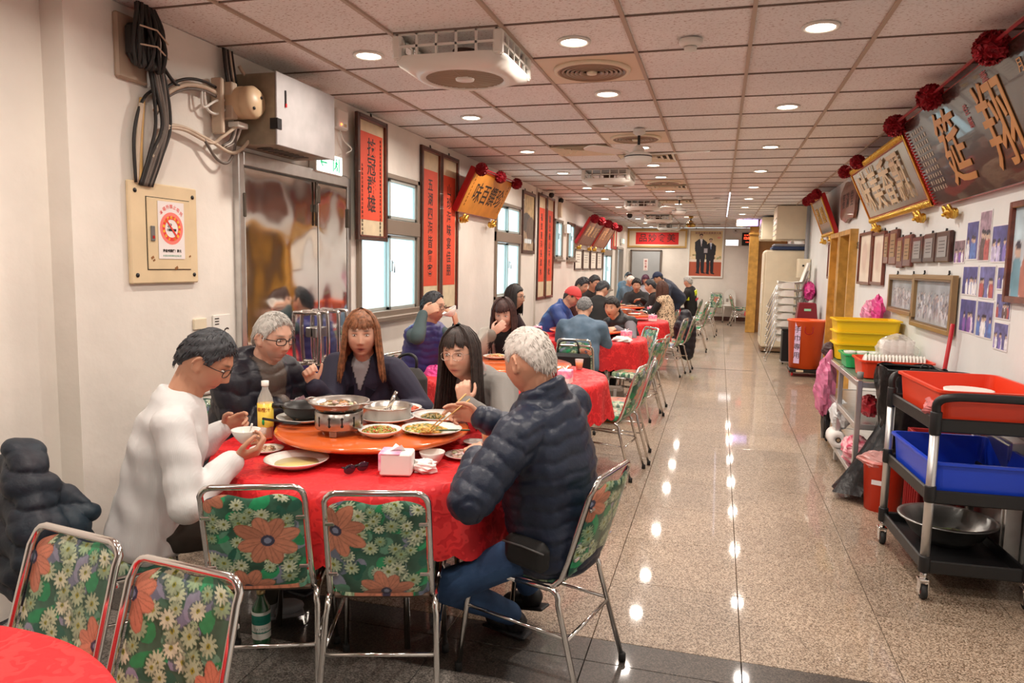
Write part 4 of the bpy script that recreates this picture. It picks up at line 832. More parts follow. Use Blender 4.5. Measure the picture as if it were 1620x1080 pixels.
def man(x, s, h0, flip):
    sk = (.62, .40, .28); K = (.015, .014, .02)
    p.poly([(x-.10*s, h0), (x-.02*s, h0), (x-.005*s, .55), (x+.02*s, h0+.02), (x+.11*s, h0), (x+.12*s, .62*s+.1), (x-.12*s, .62*s+.1)], K)
    p.poly([(x-.13*s, .50), (x+.13*s, .50), (x+.15*s, .98*s), (x+.05*s, 1.06*s), (x-.05*s, 1.06*s), (x-.15*s, .98*s)], K)
    p.poly([(x-.03*s, 1.06*s), (x+.04*s, 1.06*s), (x+.015*s, .82*s)], (.85, .85, .9)); p.line([(x+.005*s, 1.04*s), (x+.012*s, .86*s)], .018, (.25, .35, .6) if flip < 0 else (.6, .5, .5))
    p.line([(x-.14*s, .95*s), (x-.13*s, .72*s), (x+.10*flip, .74)], .06*s, K); p.line([(x+.14*s, .95*s), (x+.13*s, .70*s), (x+.10*flip, .72)], .06*s, K); p.ell(x+.12*flip, .74, .03, .03, sk)
    p.ell(x, 1.165*s, .050*s, .038*s, K); p.ell(x, 1.12*s, .042*s, .058*s, sk); p.line([(x-.1*s, h0), (x-.03*s, h0-.02)], .035, K); p.line([(x+.05*s, h0), (x+.13*s, h0-.015)], .035, K)
man(.32, 1.04, .10, 1); man(.60, .93, .09, -1)
p.rect(.40, .68, .53, .83, (.10, .08, .08)); p.rect(.415, .695, .515, .815, (.45, .42, .45)); p.ell(.83, 1.14, .05, .03, (.85, .30, .25), 0, .8)
link('print', p.mesh(T(0, 0, .012)), t)
local_text(t, '榮獲金牌主廚美食大獎', .075, .05, .60, .014, mat('maroon_ink', (.25, .05, .12), .5), ext=.0005)
MB().tube([(-.30, .72, 0), (-.30, .76, .01)], .012, 6).build('hook', M_BLACK, t)
t = root('lit_sign', 'bright white sign box on the back wall between poster and clock', 'sign', BW(.315, 2.31)); MB().box((0, 0, .04), (.37, .18, .08), bev=.006).build('housing', M_WPLAS, t); MB().box((0, 0, .083), (.35, .16, .004)).build('light_panel', mat('exit_glow3', (1, 1, 1), .5, emis=(.95, .97, 1), es=2.2), t)
t = root('led_clock', 'black digital wall clock with red digits on the back wall', 'clock', BW(.74, 2.42)); MB().box((0, 0, .03), (.30, .37, .06), bev=.006).build('case', M_BLACK, t); ML = mat('led_digits', (1, .05, .02), .5, emis=(1, .06, .02), es=5)
local_text(t, '12:01', .10, 0, .02, .062, ML, bold=.002); local_text(t, '01 05 20', .05, 0, .11, .062, ML); local_text(t, '6 24', .045, 0, -.09, .062, ML)
t = root('wall_fan', 'small round white fan on the back wall above the lit sign', 'fan', BW(.40, 2.66)); MB().tube(arc((0, 0, .05), .07, 0, 2*PI, 20, 'xy'), .008, 6).tube(arc((0, 0, .05), .04, 0, 2*PI, 16, 'xy'), .004, 6).build('guard', M_ALU, t); MB().ball((0, 0, .04), (.02, .02, .03), 10).build('hub', M_BLACK, t)
t = root('led_scroll_sign', 'glowing violet LED sign with red characters hung beside the wooden pillar', 'sign', BW(.60, 2.67, 18.66)); MB().box((0, 0, 0), (.52, .20, .05), bev=.004).build('case', M_WINF, t)
MB().box((.06, 0, .027), (.36, .17, .004)).build('violet_panel', mat('led_violet', (.5, .4, 1), .5, emis=(.45, .35, 1), es=2.2), t); MB().box((-.18, .04, .027), (.10, .09, .004)).build('red_panel', mat('led_red2', (1, .05, .1), .5, emis=(1, .04, .08), es=2), t); MB().box((-.18, -.05, .027), (.10, .08, .004)).build('yellow_panel', mat('led_yel', (1, .7, .2), .5, emis=(1, .6, .15), es=1.6), t)
for k, ch in enumerate('歡迎'): local_text(t, ch, .09, .0+.11*k, 0, .03, mat('led_white', (1, 1, 1), .5, emis=(.9, .85, 1), es=3), ext=.0005)
local_text(t, '訂', .07, -.18, .04, .03, mat('led_blue', (.1, .1, 1), .5, emis=(.1, .15, 1), es=2))

# ================================================================ chairs
def daisy(p, x, y, r, c=(.66, .74, .52), cc=(.30, .32, .05)):
    p.ell(x+r*.1, y-r*.12, r*1.12, r*1.08, (.015, .075, .04), 0, .62)
    n = random.choice((11, 13)); a0 = random.random()
    for k in range(n):
        a = a0+2*PI*k/n; p.ell(x+math.cos(a)*r*.58, y+math.sin(a)*r*.58, r*.46, r*.15, tuple(np.clip(np.array(c)*random.uniform(.8, 1.12), 0, 1)), a)
    p.ell(x, y, r*.25, r*.25, cc); p.ell(x, y, r*.12, r*.12, (.06, .09, .03))
def coral(p, x, y, r, c=(.56, .22, .135)):
    for k in range(8):
        a = .3+2*PI*k/8; l = random.uniform(.85, 1.1); q = np.array(c)*random.uniform(.8, 1.2)
        p.ell(x+math.cos(a)*r*.56*l, y+math.sin(a)*r*.56*l, r*.48*l, r*.27, tuple(q*.72), a); p.ell(x+math.cos(a)*r*.56*l, y+math.sin(a)*r*.56*l, r*.46*l, r*.225, tuple(q), a)
        for d in (-.16, .06): p.line([(x+math.cos(a+d)*r*.2, y+math.sin(a+d)*r*.2), (x+math.cos(a+d)*r*.9, y+math.sin(a+d)*r*.9)], r*.035, tuple(q*.62), .7)
    p.ell(x, y, r*.21, r*.21, (.05, .05, .09)); p.ell(x, y, r*.11, r*.11, (.25, .28, .40))
def floral(w, h, nx, flowers, seed):
    random.seed(seed); np.random.seed(seed); p = Paint(w, h, nx, (.045, .13, .085)); p.noise(.6, .04)
    for k in range(46): p.ell(random.random()*w, random.random()*h, random.uniform(.02, .05), random.uniform(.012, .03), random.choice([(.02, .26, .10), (.03, .34, .14), (.02, .12, .08), (.16, .19, .26), (.12, .30, .20), (.25, .27, .36)]), random.random()*3)
    for k in range(52): daisy(p, random.random()*w, random.random()*h, random.uniform(.017, .030), random.choice([(.36, .47, .30), (.47, .57, .38), (.28, .42, .25), (.58, .64, .46)]))
    for x, y, r in flowers: coral(p, x*w, y*h, r)
    p.noise(.12, .01); return p
BW_, BH_, SW_, SD_ = .315, .37, .34, .37
def back_fn(sgn):
    def f(V, s):
        u = V[:, 0]; v = V[:, 1]+BH_/2; t = v/BH_
        cr = np.clip((t-.86)/.14, 0, 1); u2 = u*(1-.22*cr**2-.10*np.clip((.1-t)/.1, 0, 1)**2)
        z = .455+v*.965-.016*np.exp(-(u/.07)**2)*np.clip((t-.7)/.3, 0, 1)-.012*cr**2*(np.abs(u)/.15)**4
        bul = .016*(1-(np.abs(2*u/BW_))**5)*(1-np.abs(2*t-1)**8)
        y = -.192-.105*t-.018*(1-(2*u/BW_)**2)+sgn*bul
        return np.stack([u2, y, z], 1)
    return f
def seat_fn(V, s):
    u, v = V[:, 0], V[:, 1]; a, b = np.abs(2*u/SW_), np.abs(2*v/SD_)
    e = np.clip((np.maximum(a, b)-.86)/.14, 0, 1); z = .468-.040*e**2+.008*(1-a**2)*(1-b**2)
    k = 1-.035*(a**6*b**6)*4
    return np.stack([u*k, v*k+.012, z], 1)
def chair_kind(nx, seed, fb, fs):
    d = {}
    p = floral(BW_, BH_, nx, fb, seed); d['backrest'] = p.mesh(None, back_fn(1), M_FABRIC)
    p = floral(BW_, BH_, nx, [(1-x, y, r) for x, y, r in fb], seed+1); d['rear_cover'] = p.mesh(None, back_fn(-1), M_FABRIC)
    p = floral(SW_, SD_, nx, fs, seed+2); d['seat'] = p.mesh(None, seat_fn, M_FABRIC)
    return d
def _shared():
    d = {}; r = .0105
    for nm, sx in (('l', -1), ('r', 1)):
        x = sx*.182
        d['front_leg_'+nm] = MB().tube([(sx*.197, .235, .02), (sx*.186, .195, .375)]+arc((x, .155, .38), .042, 0, PI/2, 5, 'yz')+[(x, .0, .415)], r, 9).mesh('leg', [M_CHROME])
        d['rear_leg_'+nm] = MB().tube([(sx*.200, -.275, .02), (sx*.186, -.175, .365)]+[(x, -.135-.0+.04*math.cos(a)*-1, .375+.04*math.sin(a)) for a in (0.25, .6, .95, 1.3, PI/2)]+[(x, .0, .415)], r, 9).mesh('leg', [M_CHROME])
        d['stretcher_'+nm] = MB().tube([(sx*.189, .207, .27), (sx*.190, -.207, .25)], .007, 7).mesh('stretcher', [M_CHROME])
        for q, yy in (('f', .236), ('b', -.278)): d['cap_'+q+nm] = MB().lathe([(.014, 0), (.0145, .03), (.012, .034)], (sx*(.198 if q == 'f' else .2005), yy, 0), 10).mesh('foot_cap', [M_RUB])
    P = [(-.172, .10, .425), (-.172, -.10, .418), (-.172, -.150, .425), (-.172, -.178, .455), (-.170, -.20, .52), (-.166, -.275, .775)]+[(-.128-.038*math.cos(a), -.285-.01*math.sin(a), .785+.042*math.sin(a)) for a in (.3, .7, 1.1, PI/2)]
    P += [(-x, y, z) for x, y, z in P[::-1]]
    d['back_frame'] = MB().tube(P, r, 9).mesh('back_frame', [M_CHROME])
    b = MB()
    for z in (.53, .72):
        for s in (-1, 1): b.box((s*.150, -.205-.105*(z-.455)/.37*1.0, z), (.034, .010, .013), bev=.003)
    d['clip'] = b.mesh('clip', [M_CHROME])
    d['stretcher_b'] = MB().tube([(-.191, -.212, .24), (.191, -.212, .24)], .0075, 7).mesh('stretcher', [M_CHROME])
    d['seat_pan'] = MB().box((0, .012, .423), (.325, .35, .014), bev=.004).mesh('seat_pan', [mat('seat_board', (.10, .06, .04), .7)])
    return d
SH = _shared()
KINDS = {'A': chair_kind(120, 11, [(.36, .52, .105), (1.0, .98, .07), (.62, -.02, .09)], [(.5, .12, .13), (.1, .8, .1)]),
         'B': chair_kind(120, 21, [(.92, .68, .10), (.42, .04, .085)], [(.55, .06, .12), (.2, .7, .09)]),
         'C': chair_kind(120, 31, [(.04, .35, .07), (1.0, .80, .085)], [(.3, .3, .1), (.8, .8, .1)]),
         'D': chair_kind(46, 41, [(.5, .5, .10)], [(.4, .5, .12)]), 'E': chair_kind(46, 51, [(.55, .42, .09), (.15, .9, .06)], [(.6, .4, .12)])}
CH = {}
def chair(x, y, az, kind, label, group='floral chrome chairs', z=0):
    rz = math.radians(az-90)
    if kind in CH:
        o = copy_tree(CH[kind]); o.location = (x, y, z); o.rotation_euler = (0, 0, rz); o['label'] = label; o['group'] = group; return o
    t = thing('dining_chair', label, 'chair', (x, y, z), rz, group)
    for n in ('backrest', 'rear_cover', 'seat'): link(n, KINDS[kind][n], t)
    for n in ('back_frame', 'clip', 'seat_pan'): link(n, SH[n], t)
    for s in 'lr':
        a = link('leg', SH['front_leg_'+s], t); link('foot_cap', SH['cap_f'+s], a); a = link('leg', SH['rear_leg_'+s], t); link('foot_cap', SH['cap_b'+s], a)
        link('stretcher', SH['stretcher_'+s], t)
    link('stretcher', SH['stretcher_b'], t); CH[kind] = t; return t
g1 = 'chairs around the nearest table'
chair(-1.535, 2.245, 112, 'A', 'floral chrome chair with one big coral flower, left of the two backs', g1)
chair(-1.11, 2.325, 108, 'B', 'floral chrome chair with coral flowers at the right edge, beside the blue-jeaned man', g1)
chair(-.62, 2.635, 166, 'C', 'floral chrome chair carrying the white-haired man in the navy puffer jacket', g1)
chair(-2.13, 2.13, 42, 'B', 'floral chrome chair under the man in the white sweater, dark coat on its back', g1)
chair(-2.38, 3.12, -15, 'C', 'floral chrome chair behind the grey-haired man with glasses', g1)
chair(-1.93, 3.85, -80, 'A', 'floral chrome chair behind the woman with long brown hair', g1)
chair(-1.02, 3.78, -110, 'B', 'floral chrome chair behind the woman with black hair and glasses', g1)
chair(-1.65, 1.19, 262, 'C', 'floral chrome chair with daisies, at the far left behind the bottom left cloth', 'chairs at the bottom left table')
chair(-1.22, 1.10, 264, 'C', 'floral chrome chair with daisies, second from the left, turned to the bottom left cloth', 'chairs at the bottom left table')
g2 = 'chairs around the second table'
chair(-2.03, 4.42, 62, 'D', 'floral chrome chair holding the dark backpack, behind the woman with long brown hair', g2)
chair(-2.22, 5.30, -5, 'E', 'floral chrome chair under the man in purple vest', g2)
chair(-1.75, 5.98, -75, 'D', 'floral chrome chair under the woman with a bobbed haircut', g2)
chair(-.80, 5.42, 172, 'D', 'empty floral chrome chair on the aisle, nearer one at the second table', g2)
chair(-.76, 5.88, 184, 'E', 'empty floral chrome chair on the aisle, farther one at the second table', g2)
g3 = 'chairs around the third table'
chair(-1.37, 7.36, 92, 'D', 'floral chrome chair behind the man in the denim jacket, dark bag on its back', g3)
chair(-1.26, 6.84, 92, 'E', 'floral chrome chair just in front of the denim jacket man', g3)
chair(-2.35, 7.50, 0, 'D', 'floral chrome chair under the black-haired woman in glasses by the wall', g3)
chair(-2.16, 8.72, -3, 'E', 'floral chrome chair under the man in blue jacket and red cap', g3)
chair(-1.0, 8.75, 215, 'D', 'floral chrome chair under the woman in the dark vest', g3)
chair(-.82, 7.55, 165, 'E', 'empty floral chrome chair on the aisle, nearer one at the third table', g3)
chair(-.80, 8.02, 175, 'D', 'empty floral chrome chair on the aisle, farther one at the third table', g3)
g4 = 'chairs around the fourth table'
chair(-1.32, 10.05, 95, 'D', 'floral chrome chair on the near side of the fourth table', g4)
chair(-1.75, 10.12, 85, 'E', 'floral chrome chair under the man in the black pullover', g4)
chair(-.72, 10.72, 172, 'E', 'floral chrome chair on the aisle with a coral flower, nearest at the fourth table', g4)
chair(-.62, 11.25, 178, 'D', 'floral chrome chair on the aisle next to the black coat', g4)
g5 = 'chairs at the far tables'
chair(-.95, 12.75, 190, 'D', 'floral chrome chair under the woman in the animal-print vest', g5)
chair(-1.3, 12.4, 95, 'E', 'floral chrome chair on the near side of the fifth table', g5)
chair(-.45, 14.0, 180, 'D', 'empty floral chrome chair on the aisle at the fifth table', g5)
chair(-.66, 17.45, 175, 'E', 'floral chrome chair under the man with yellow patches on his jacket', g5)
chair(-.50, 16.2, 170, 'D', 'empty floral chrome chair, left of three on the aisle at the last table', g5)
chair(-.30, 17.2, 175, 'E', 'empty floral chrome chair, middle of three on the aisle at the last table', g5)
chair(-.28, 18.6, 180, 'D', 'empty floral chrome chair, farthest of three on the aisle at the last table', g5)
chair(-.05, 22.05, 270, 'D', 'lone floral chrome chair with an orange flower standing against the back wall', 'chairs by the back wall')
chair(.60, 20.75, 10, 'E', 'floral chrome chair facing the red table beside the wooden pillar', 'chairs by the back wall')
chair(.62, 21.6, 0, 'D', 'floral chrome chair behind the one facing the red table', 'chairs by the back wall')

# ================================================================ tables, cloths, turntables
def cloth_mesh(R, drop, seed, scal=46, nang=230, flare=.05):
    rg = random.Random(seed); b = MB(); V = []; rs = [0, .2, .4, R-.08, R-.015, R]
    ph = [rg.random()*6 for _ in range(4)]
    for r in rs:
        for j in range(nang): a = 2*PI*j/nang; V.append((r*math.cos(a), r*math.sin(a), .752+.002*math.sin(a*7)*(r/R)))
    steps = 9
    for i in range(1, steps+1):
        t = i/steps
        for j in range(nang):
            a = 2*PI*j/nang; w = math.sin(a*11+ph[0])*.6+math.sin(a*17+ph[1])*.4+.3*math.sin(a*5+ph[2])
            rr = R+.012+flare*t*.5+.030*w*t**1.3; z = .752-.012*(1-(1-min(1, t*3))**2)-drop*t*(1+.06*math.sin(a*3+ph[3]))
            if i == steps: z -= .022*abs(math.sin(a*scal/2))
            V.append((rr*math.cos(a), rr*math.sin(a), z))
    k = len(rs)+steps
    b.add(V, [(i*nang+j, i*nang+(j+1) % nang, (i+1)*nang+(j+1) % nang, (i+1)*nang+j) for i in range(k-1) for j in range(nang)]); return b
TBL = {}
def table(x, y, lab, R=.67, drop=.26, seed=1, where=''):
    if 't' in TBL: t = copy_tree(TBL['t']); t.location = (x, y, 0); t['label'] = 'round folding table under a red cloth, '+where
    else:
        t = thing('round_table', 'round folding table under a red cloth, '+where, 'table', (x, y, 0), 0, 'round dining tables'); MB().lathe([(1e-5, .72), (R-.02, .72), (R-.005, .735), (R-.01, .748), (1e-5, .748)], n=48).build('tabletop', M_WOODY, t)
        for k in range(4):
            a = PI/4+k*PI/2; MB().tube([(.38*math.cos(a), .38*math.sin(a), .72), (.42*math.cos(a), .42*math.sin(a), .01)], .013, 8).build('leg', M_CHROME, t)
        MB().tube([(.40*math.cos(PI/4), .40*math.sin(PI/4), .2), (.40*math.cos(5*PI/4), .40*math.sin(5*PI/4), .2)], .009, 7).build('brace', M_CHROME, t); TBL['t'] = t
    tag(cloth_mesh(R, drop, seed).build('tablecloth', M_CLOTH, None, loc=(x, y, 0)), lab, 'tablecloth', 'red tablecloths')
    return t
def susan(x, y, lab, r=.425):
    if 's' in TBL: t = copy_tree(TBL['s']); t.location = (x, y, 0); t['label'] = lab; return t
    t = thing('turntable', lab, 'turntable', (x, y, 0), 0, 'orange turntables'); MB().lathe([(1e-5, .806), (r-.05, .806), (r-.02, .810), (r, .822), (r-.004, .832), (r-.015, .836), (1e-5, .836)], n=72).build('disc', M_ORANGE, t)
    MB().lathe([(1e-5, .756), (.16, .756), (.16, .775), (.12, .80), (1e-5, .806)], n=32).build('base', M_ORANGE, t); TBL['s'] = t; return t
TP = [(-1.44, 2.87, 'nearest full one'), (-1.42, 5.12, 'second one along, behind the white hair'), (-1.43, 8.20, 'third one along, by the denim jacket'), (-1.38, 11.05, 'fourth one along, by the black pullover'), (-1.66, 13.35, 'fifth one along, by the print vest'), (-1.52, 17.2, 'last one, by the yellow patches')]
for i, (x, y, w) in enumerate(TP):
    table(x, y, 'round red damask tablecloth, '+w, .67, .26, i+1, w); susan(x-.01, y+.02, 'glossy orange round turntable, '+w)
table(-1.43, .49, 'round red tablecloth cut by the bottom left corner of the view', .67, .26, 9, 'bottom left corner of the view')
table(1.45, 21.2, 'red tablecloth on a table half hidden behind the wooden pillar', .67, .5, 10, 'behind the wooden pillar')

# ================================================================ things along the right wall
def tray_mesh(w, d, h, t=.006, taper=.03, rim=.016, r=.04):
    b = MB(); n = 6
    def loop(hw, hd, z, rr):
        P = []
        for sx, sy, a0 in ((1, 1, 0), (-1, 1, PI/2), (-1, -1, PI), (1, -1, 3*PI/2)):
            for k in range(n+1): a = a0+PI/2*k/n; P.append((sx*(hw-rr)+rr*math.cos(a), sy*(hd-rr)+rr*math.sin(a), z))
        return P
    L = [loop(w/2-taper, d/2-taper, 0, r), loop(w/2-rim, d/2-rim, h-.012, r), loop(w/2, d/2, h-.012, r+.01), loop(w/2, d/2, h, r+.01), loop(w/2-rim-.002, d/2-rim-.002, h, r), loop(w/2-taper-t, d/2-taper-t, t, r-.005)]
    m = len(L[0]); V = [q for l in L for q in l]; Fc = [(i*m+j, i*m+(j+1) % m, (i+1)*m+(j+1) % m, (i+1)*m+j) for i in range(5) for j in range(m)]
    Fc += [tuple(range(m))[::-1], tuple(range(5*m, 6*m))]; b.add(V, Fc, 0, False); return b
def tray(lab, m, loc, w, d, h, rz=0, name='plastic_tray', cat='tray', **k): o = tray_mesh(w, d, h, **k).build(name, m, None, loc=loc); o.rotation_euler = (0, 0, rz); return tag(o, lab, cat)
# service cart
ORD = 'first second third fourth fifth sixth seventh eighth ninth tenth eleventh twelfth thirteenth fourteenth fifteenth sixteenth seventeenth eighteenth'.split()
ct = thing('service_cart', 'three-tier black service cart with aluminium posts, at the right edge', 'cart', (1.21, 4.14, 0), math.radians(3))
CW, CD = .44, .72
for sx in (-1, 1):
    for sy in (-1, 1):
        x, y = sx*CW/2, sy*CD/2
        MB().lathe([(.021, .17), (.021, .86)], (x, y, 0), 14).build('post', M_ALU, ct)
        for za, zb in ((.13, .21), (.475, .555), (.80, .91)): MB().lathe([(.024, za), (.026, za+.01), (.026, zb-.005), (.024, zb)], (x, y, 0), 14).build('post_sleeve', M_BLACK, ct)
        w = MB().lathe([(.020, -.014), (.034, -.012), (.036, 0), (.034, .012), (.020, .014)], (x, y-.012, .036), 18, 0, Matrix.Rotation(PI/2+.0, 3, 'Y')).build('castor_wheel', M_RUB, ct)
        MB().box((x-.018, y-.006, .055), (.004, .04, .06)).box((x+.018, y-.006, .055), (.004, .04, .06)).box((x, y, .09), (.045, .05, .014), bev=.003).lathe([(.016, .09), (.016, .135)], (x, y, 0), 10).build('castor_fork', M_CHROME, w)
        MB().lathe([(1e-5, -.016), (.014, -.015), (.014, .015), (1e-5, .016)], (x, y-.012, .036), 12, 0, Matrix.Rotation(PI/2, 3, 'Y')).build('wheel_hub', M_REDP, w)
for z, nm in ((.155, 'bottom'), (.50, 'middle'), (.845, 'top')):
    b = MB(); b.box((0, 0, z-.025), (CW-.01, CD-.01, .012))
    for s in (-1, 1): b.box((s*(CW/2-.004), 0, z), (.018, CD-.03, .065), bev=.006).box((0, s*(CD/2-.004), z), (CW-.03, .018, .065), bev=.006)
    b.build('shelf', M_BLACK, ct)
for sy in (-1, 1):
    y = sy*CD/2; MB().tube(bez([(-CW/2, y, .90), (-CW/2, y+sy*.01, .955), (-CW/2+.05, y+sy*.035, .985), (0, y+sy*.04, .99), (CW/2-.05, y+sy*.035, .985), (CW/2, y+sy*.01, .955), (CW/2, y, .90)], 5), .020, 10).build('push_handle', M_BLACK, ct)
tray('large orange-red plastic tub on the top tier of the service cart', M_RPLAS, (1.245, 4.13, .845), .50, .70, .165, math.radians(3), 'plastic_tub', 'tub')
tray('large blue plastic tub on the middle tier of the service cart', M_BPLAS, (1.235, 4.13, .492), .50, .70, .175, math.radians(3), 'plastic_tub', 'tub')
t = thing('plate_stack', 'cream plate lying in the orange tub on the service cart', 'plate', (1.27, 4.22, .86)); MB().lathe([(.06, 0), (.10, .012), (.115, .10), (.11, .10), (1e-5, .085)], n=24).build('plate', M_WPLAS, t)
o = thing('rag', 'crumpled pink cleaning rag lying in the orange tub on the cart', 'cloth', (1.14, 3.93, .90)); crumple(o, 'cloth', mat('pink_rag', (.62, .20, .20), .8, var=.3, vs=25), (0, 0, 0), (.15, .07, .07), 18, .2, 4)
bs = tag(MB().lathe([(1e-5, .0), (.11, .0), (.17, .05), (.215, .12), (.235, .125), (.236, .132), (.21, .130), (.165, .062), (.10, .010), (1e-5, .008)], n=48).build('metal_basin', mat('worn_steel', (.34, .34, .33), .35, .9, var=.2, vs=8, bump=.2, bs=20), None, loc=(1.22, 4.22, .140)), 'dented grey metal basin on the bottom tier of the service cart', 'basin')
o = thing('food_scraps', 'brown scraps with green leaves lying in the metal basin', 'food', (1.22, 4.22, .17)); o['kind'] = 'stuff'; crumple(o, 'scrap', mat('scraps', (.12, .08, .05), .7, col2=(.10, .16, .03), vs=30), (.02, 0, 0), (.11, .10, .03), 16, .3, 6)

# stainless cabinet by the wall behind the cart
t = thing('steel_cabinet', 'low stainless steel cabinet against the right wall behind the cart', 'cabinet', (1.50, 4.6, 0)); MB().box((0, 0, .36), (.08, .9, .70), bev=.005).build('body', M_STEEL, t)
for s in (-1, 1): MB().box((-.043, s*.22, .36), (.012, .42, .66), bev=.003).build('door', M_STEEL, t)
# black bin bag, orange bin, red crates
def bag_mesh(label, m, loc, W, D, H, seed, tail=None):
    rg = random.Random(seed); b = MB(); n, k = 40, 20; V = []
    for i in range(k+1):
        t_ = i/k
        for j in range(n):
            a = 2*PI*j/n; e = (abs(math.cos(a))**3+abs(math.sin(a))**3)**(-1/3); f = .035*math.sin(a*8+t_*3+seed)+.03*math.sin(a*13-t_*9)+.02*math.sin(a*21+t_*17)+rg.uniform(-.015, .015)
            q = (1-.10*math.sin(t_*PI*1.6))*(1+f*(1+1.2*(1-t_)))
            V.append((W/2*math.cos(a)*e*q, D/2*math.sin(a)*e*q, H*t_+.01*math.sin(a*5+seed)*(t_ > .9)))
    b.add(V, [(i*n+j, i*n+(j+1) % n, (i+1)*n+(j+1) % n, (i+1)*n+j) for i in range(k) for j in range(n)]+[tuple(range(n))[::-1]], 0, True)
    return b
M_BAG = mat('black_bag', (.010, .010, .011), .28, bump=.5, bs=26)
t = thing('rubbish_bag', 'large black plastic rubbish bag hung on a frame beside the service cart', 'bag', (1.27, 5.38, 0))
o = bag_mesh('', M_BAG, None, .36, .34, .72, 3).build('bag_body', M_BAG, t); o.location = (0, 0, .20)
MB().tube([(-.17, -.16, .91), (.17, -.16, .91), (.17, .16, .91), (-.17, .16, .91)], .010, 6, closed=True).tube([(.17, .16, .0), (.17, .16, .91)], .010, 6).tube([(.17, -.16, 0), (.17, -.16, .91)], .010, 6).build('bag_frame', M_BLACK, t)
b = MB(); V = []
for i in range(9):
    u = i/8
    for j in range(15): v = j/14; w_ = .06+.20*u; V.append((-.15-.30*u*(.45+.55*math.sin(v*PI))+.018*math.sin(v*19+u*4), -.16+(.26)*v+.02*math.sin(u*9+v*5)+(v-.5)*w_*.6, .54-.50*u**.85+.05*abs(v-.5)*u))
b.add(V, [(i*15+j, i*15+j+1, (i+1)*15+j+1, (i+1)*15+j) for i in range(8) for j in range(14)]); b.build('bag_skirt', M_BAG, t)
MB().box((.03, -.19, .92), (.16, .03, .03), bev=.004).tube(arc((.03, -.20, .94), .025, 0, PI, 8), .006, 6).build('clip', M_BLACK, t)
t = thing('waste_bin', 'small round orange-red plastic bin with a clear liner bag, before the black bag', 'bin', (1.10, 5.15, 0)); MB().lathe([(1e-5, 0), (.105, 0), (.125, .31), (.135, .315), (.135, .335), (.128, .335), (.122, .31), (.10, .012), (1e-5, .01)], n=32).build('bin_body', M_RPLAS, t)
crumple(t, 'liner_bag', mat('clear_liner', (.85, .45, .42), .2, alpha=.55), (-.02, 0, .325), (.13, .13, .055), 18, .22, 7); MB().box((-.05, -.113, .20), (.085, .004, .03), rot=-.42).build('price_sticker', mat('sticker_white', (.8, .78, .8), .5), t)
def crate(loc, w, d, h, label, m, rz=0):
    t = thing('slatted_crate', label, 'crate', loc, rz)
    b = MB().box((0, 0, .008), (w, d, .012)); k = 6
    for s in (-1, 1):
        b.box((s*w/2, 0, h-.02), (.02, d, .04), bev=.003).box((s*w/2, 0, .02), (.02, d, .04), bev=.003).box((0, s*d/2, h-.02), (w, .02, .04), bev=.003).box((0, s*d/2, .02), (w, .02, .04), bev=.003)
        for i in range(k+1): b.box((s*w/2, -d/2+d*i/k, h/2), (.022, .016, h), bev=.003).box((-w/2+w*i/k, s*d/2, h/2), (.016, .022, h), bev=.003)
    b.build('crate_body', m, t); MB().box((0, 0, h*.45), (w-.03, d-.03, h*.7)).build('inner_wall', m, t); return t
crate((1.36, 4.86, 0), .32, .30, .29, 'dark red slatted plastic crate on the floor behind the cart', mat('dark_red_plastic', (.30, .018, .018), .4)); crate((1.36, 4.86, .295), .32, .30, .29, 'dark red slatted plastic crate stacked on the one behind the cart', mat('dark_red_plastic', (.30, .018, .018), .4))
# aluminium shelf trolley
t = thing('shelf_trolley', 'grey aluminium frame shelf trolley along the right wall, loaded with tubs', 'trolley', (1.25, 6.35, 0))
for sx in (-1, 1):
    for yy in (-.80, 0, .80): MB().box((sx*.26, yy, .40), (.035, .035, .78), bev=.004).build('post', M_ALU, t)
for z in (.10, .46, .76):
    b = MB()
    for sx in (-1, 1): b.box((sx*.26, 0, z), (.03, 1.6, .04), bev=.003)
    for yy in (-.8, .8): b.box((0, yy, z), (.5, .03, .04), bev=.003)
    b.build('rail', M_ALU, t); MB().box((0, 0, z+.012), (.50, 1.58, .010)).build('shelf_board', mat('shelf_green', (.10, .16, .10), .5) if z > .7 else M_STEEL, t)
for sx in (-1, 1):
    for yy in (-.7, .7): MB().lathe([(.02, -.014), (.036, 0), (.02, .014)], (sx*.24, yy, .036), 14, 0, Matrix.Rotation(PI/2, 3, 'Y')).build('castor_wheel', M_RUB, t)
MB().tube([(-.26, -.8, .80), (-.26, -.8, .85)], .022, 10).tube([(-.26, .8, .80), (-.26, .8, .85)], .022, 10).build('post_cap', mat('cap_grey', (.25, .25, .24), .5), t)
tray('yellow plastic crate at the bottom of the stack of three on the trolley', M_YPLAS, (1.26, 7.02, .785), .52, .38, .14, 0, 'plastic_crate', 'crate'); tray('yellow plastic crate in the middle of the stack of three', M_YPLAS, (1.26, 7.02, .89), .53, .39, .14, 0, 'plastic_crate', 'crate'); tray('yellow plastic crate at the top of the stack of three', M_YPLAS, (1.26, 7.02, .995), .54, .40, .14, 0, 'plastic_crate', 'crate')
tray('green plastic tray of white bowls on the trolley before the yellow crates', M_GPLAS, (1.24, 6.45, .785), .50, .36, .11, 0); tray('red-orange plastic tray holding a row of stacked white plates, on the trolley', M_RPLAS, (1.26, 5.90, .785), .50, .40, .13, 0)
for k in range(5):
    o = thing('rice_bowl', 'x', 'bowl', (1.06+.09*k, 6.45, .86), 0, 'white bowls in the green tray'); MB().lathe([(.02, 0), (.04, .02), (.05, .045), (.046, .045), (1e-5, .008)], n=16).build('bowl', M_WHITE, o); o['label'] = 'small white bowl in the green tray, %s from the aisle' % ['first', 'second', 'third', 'fourth', 'fifth'][k]
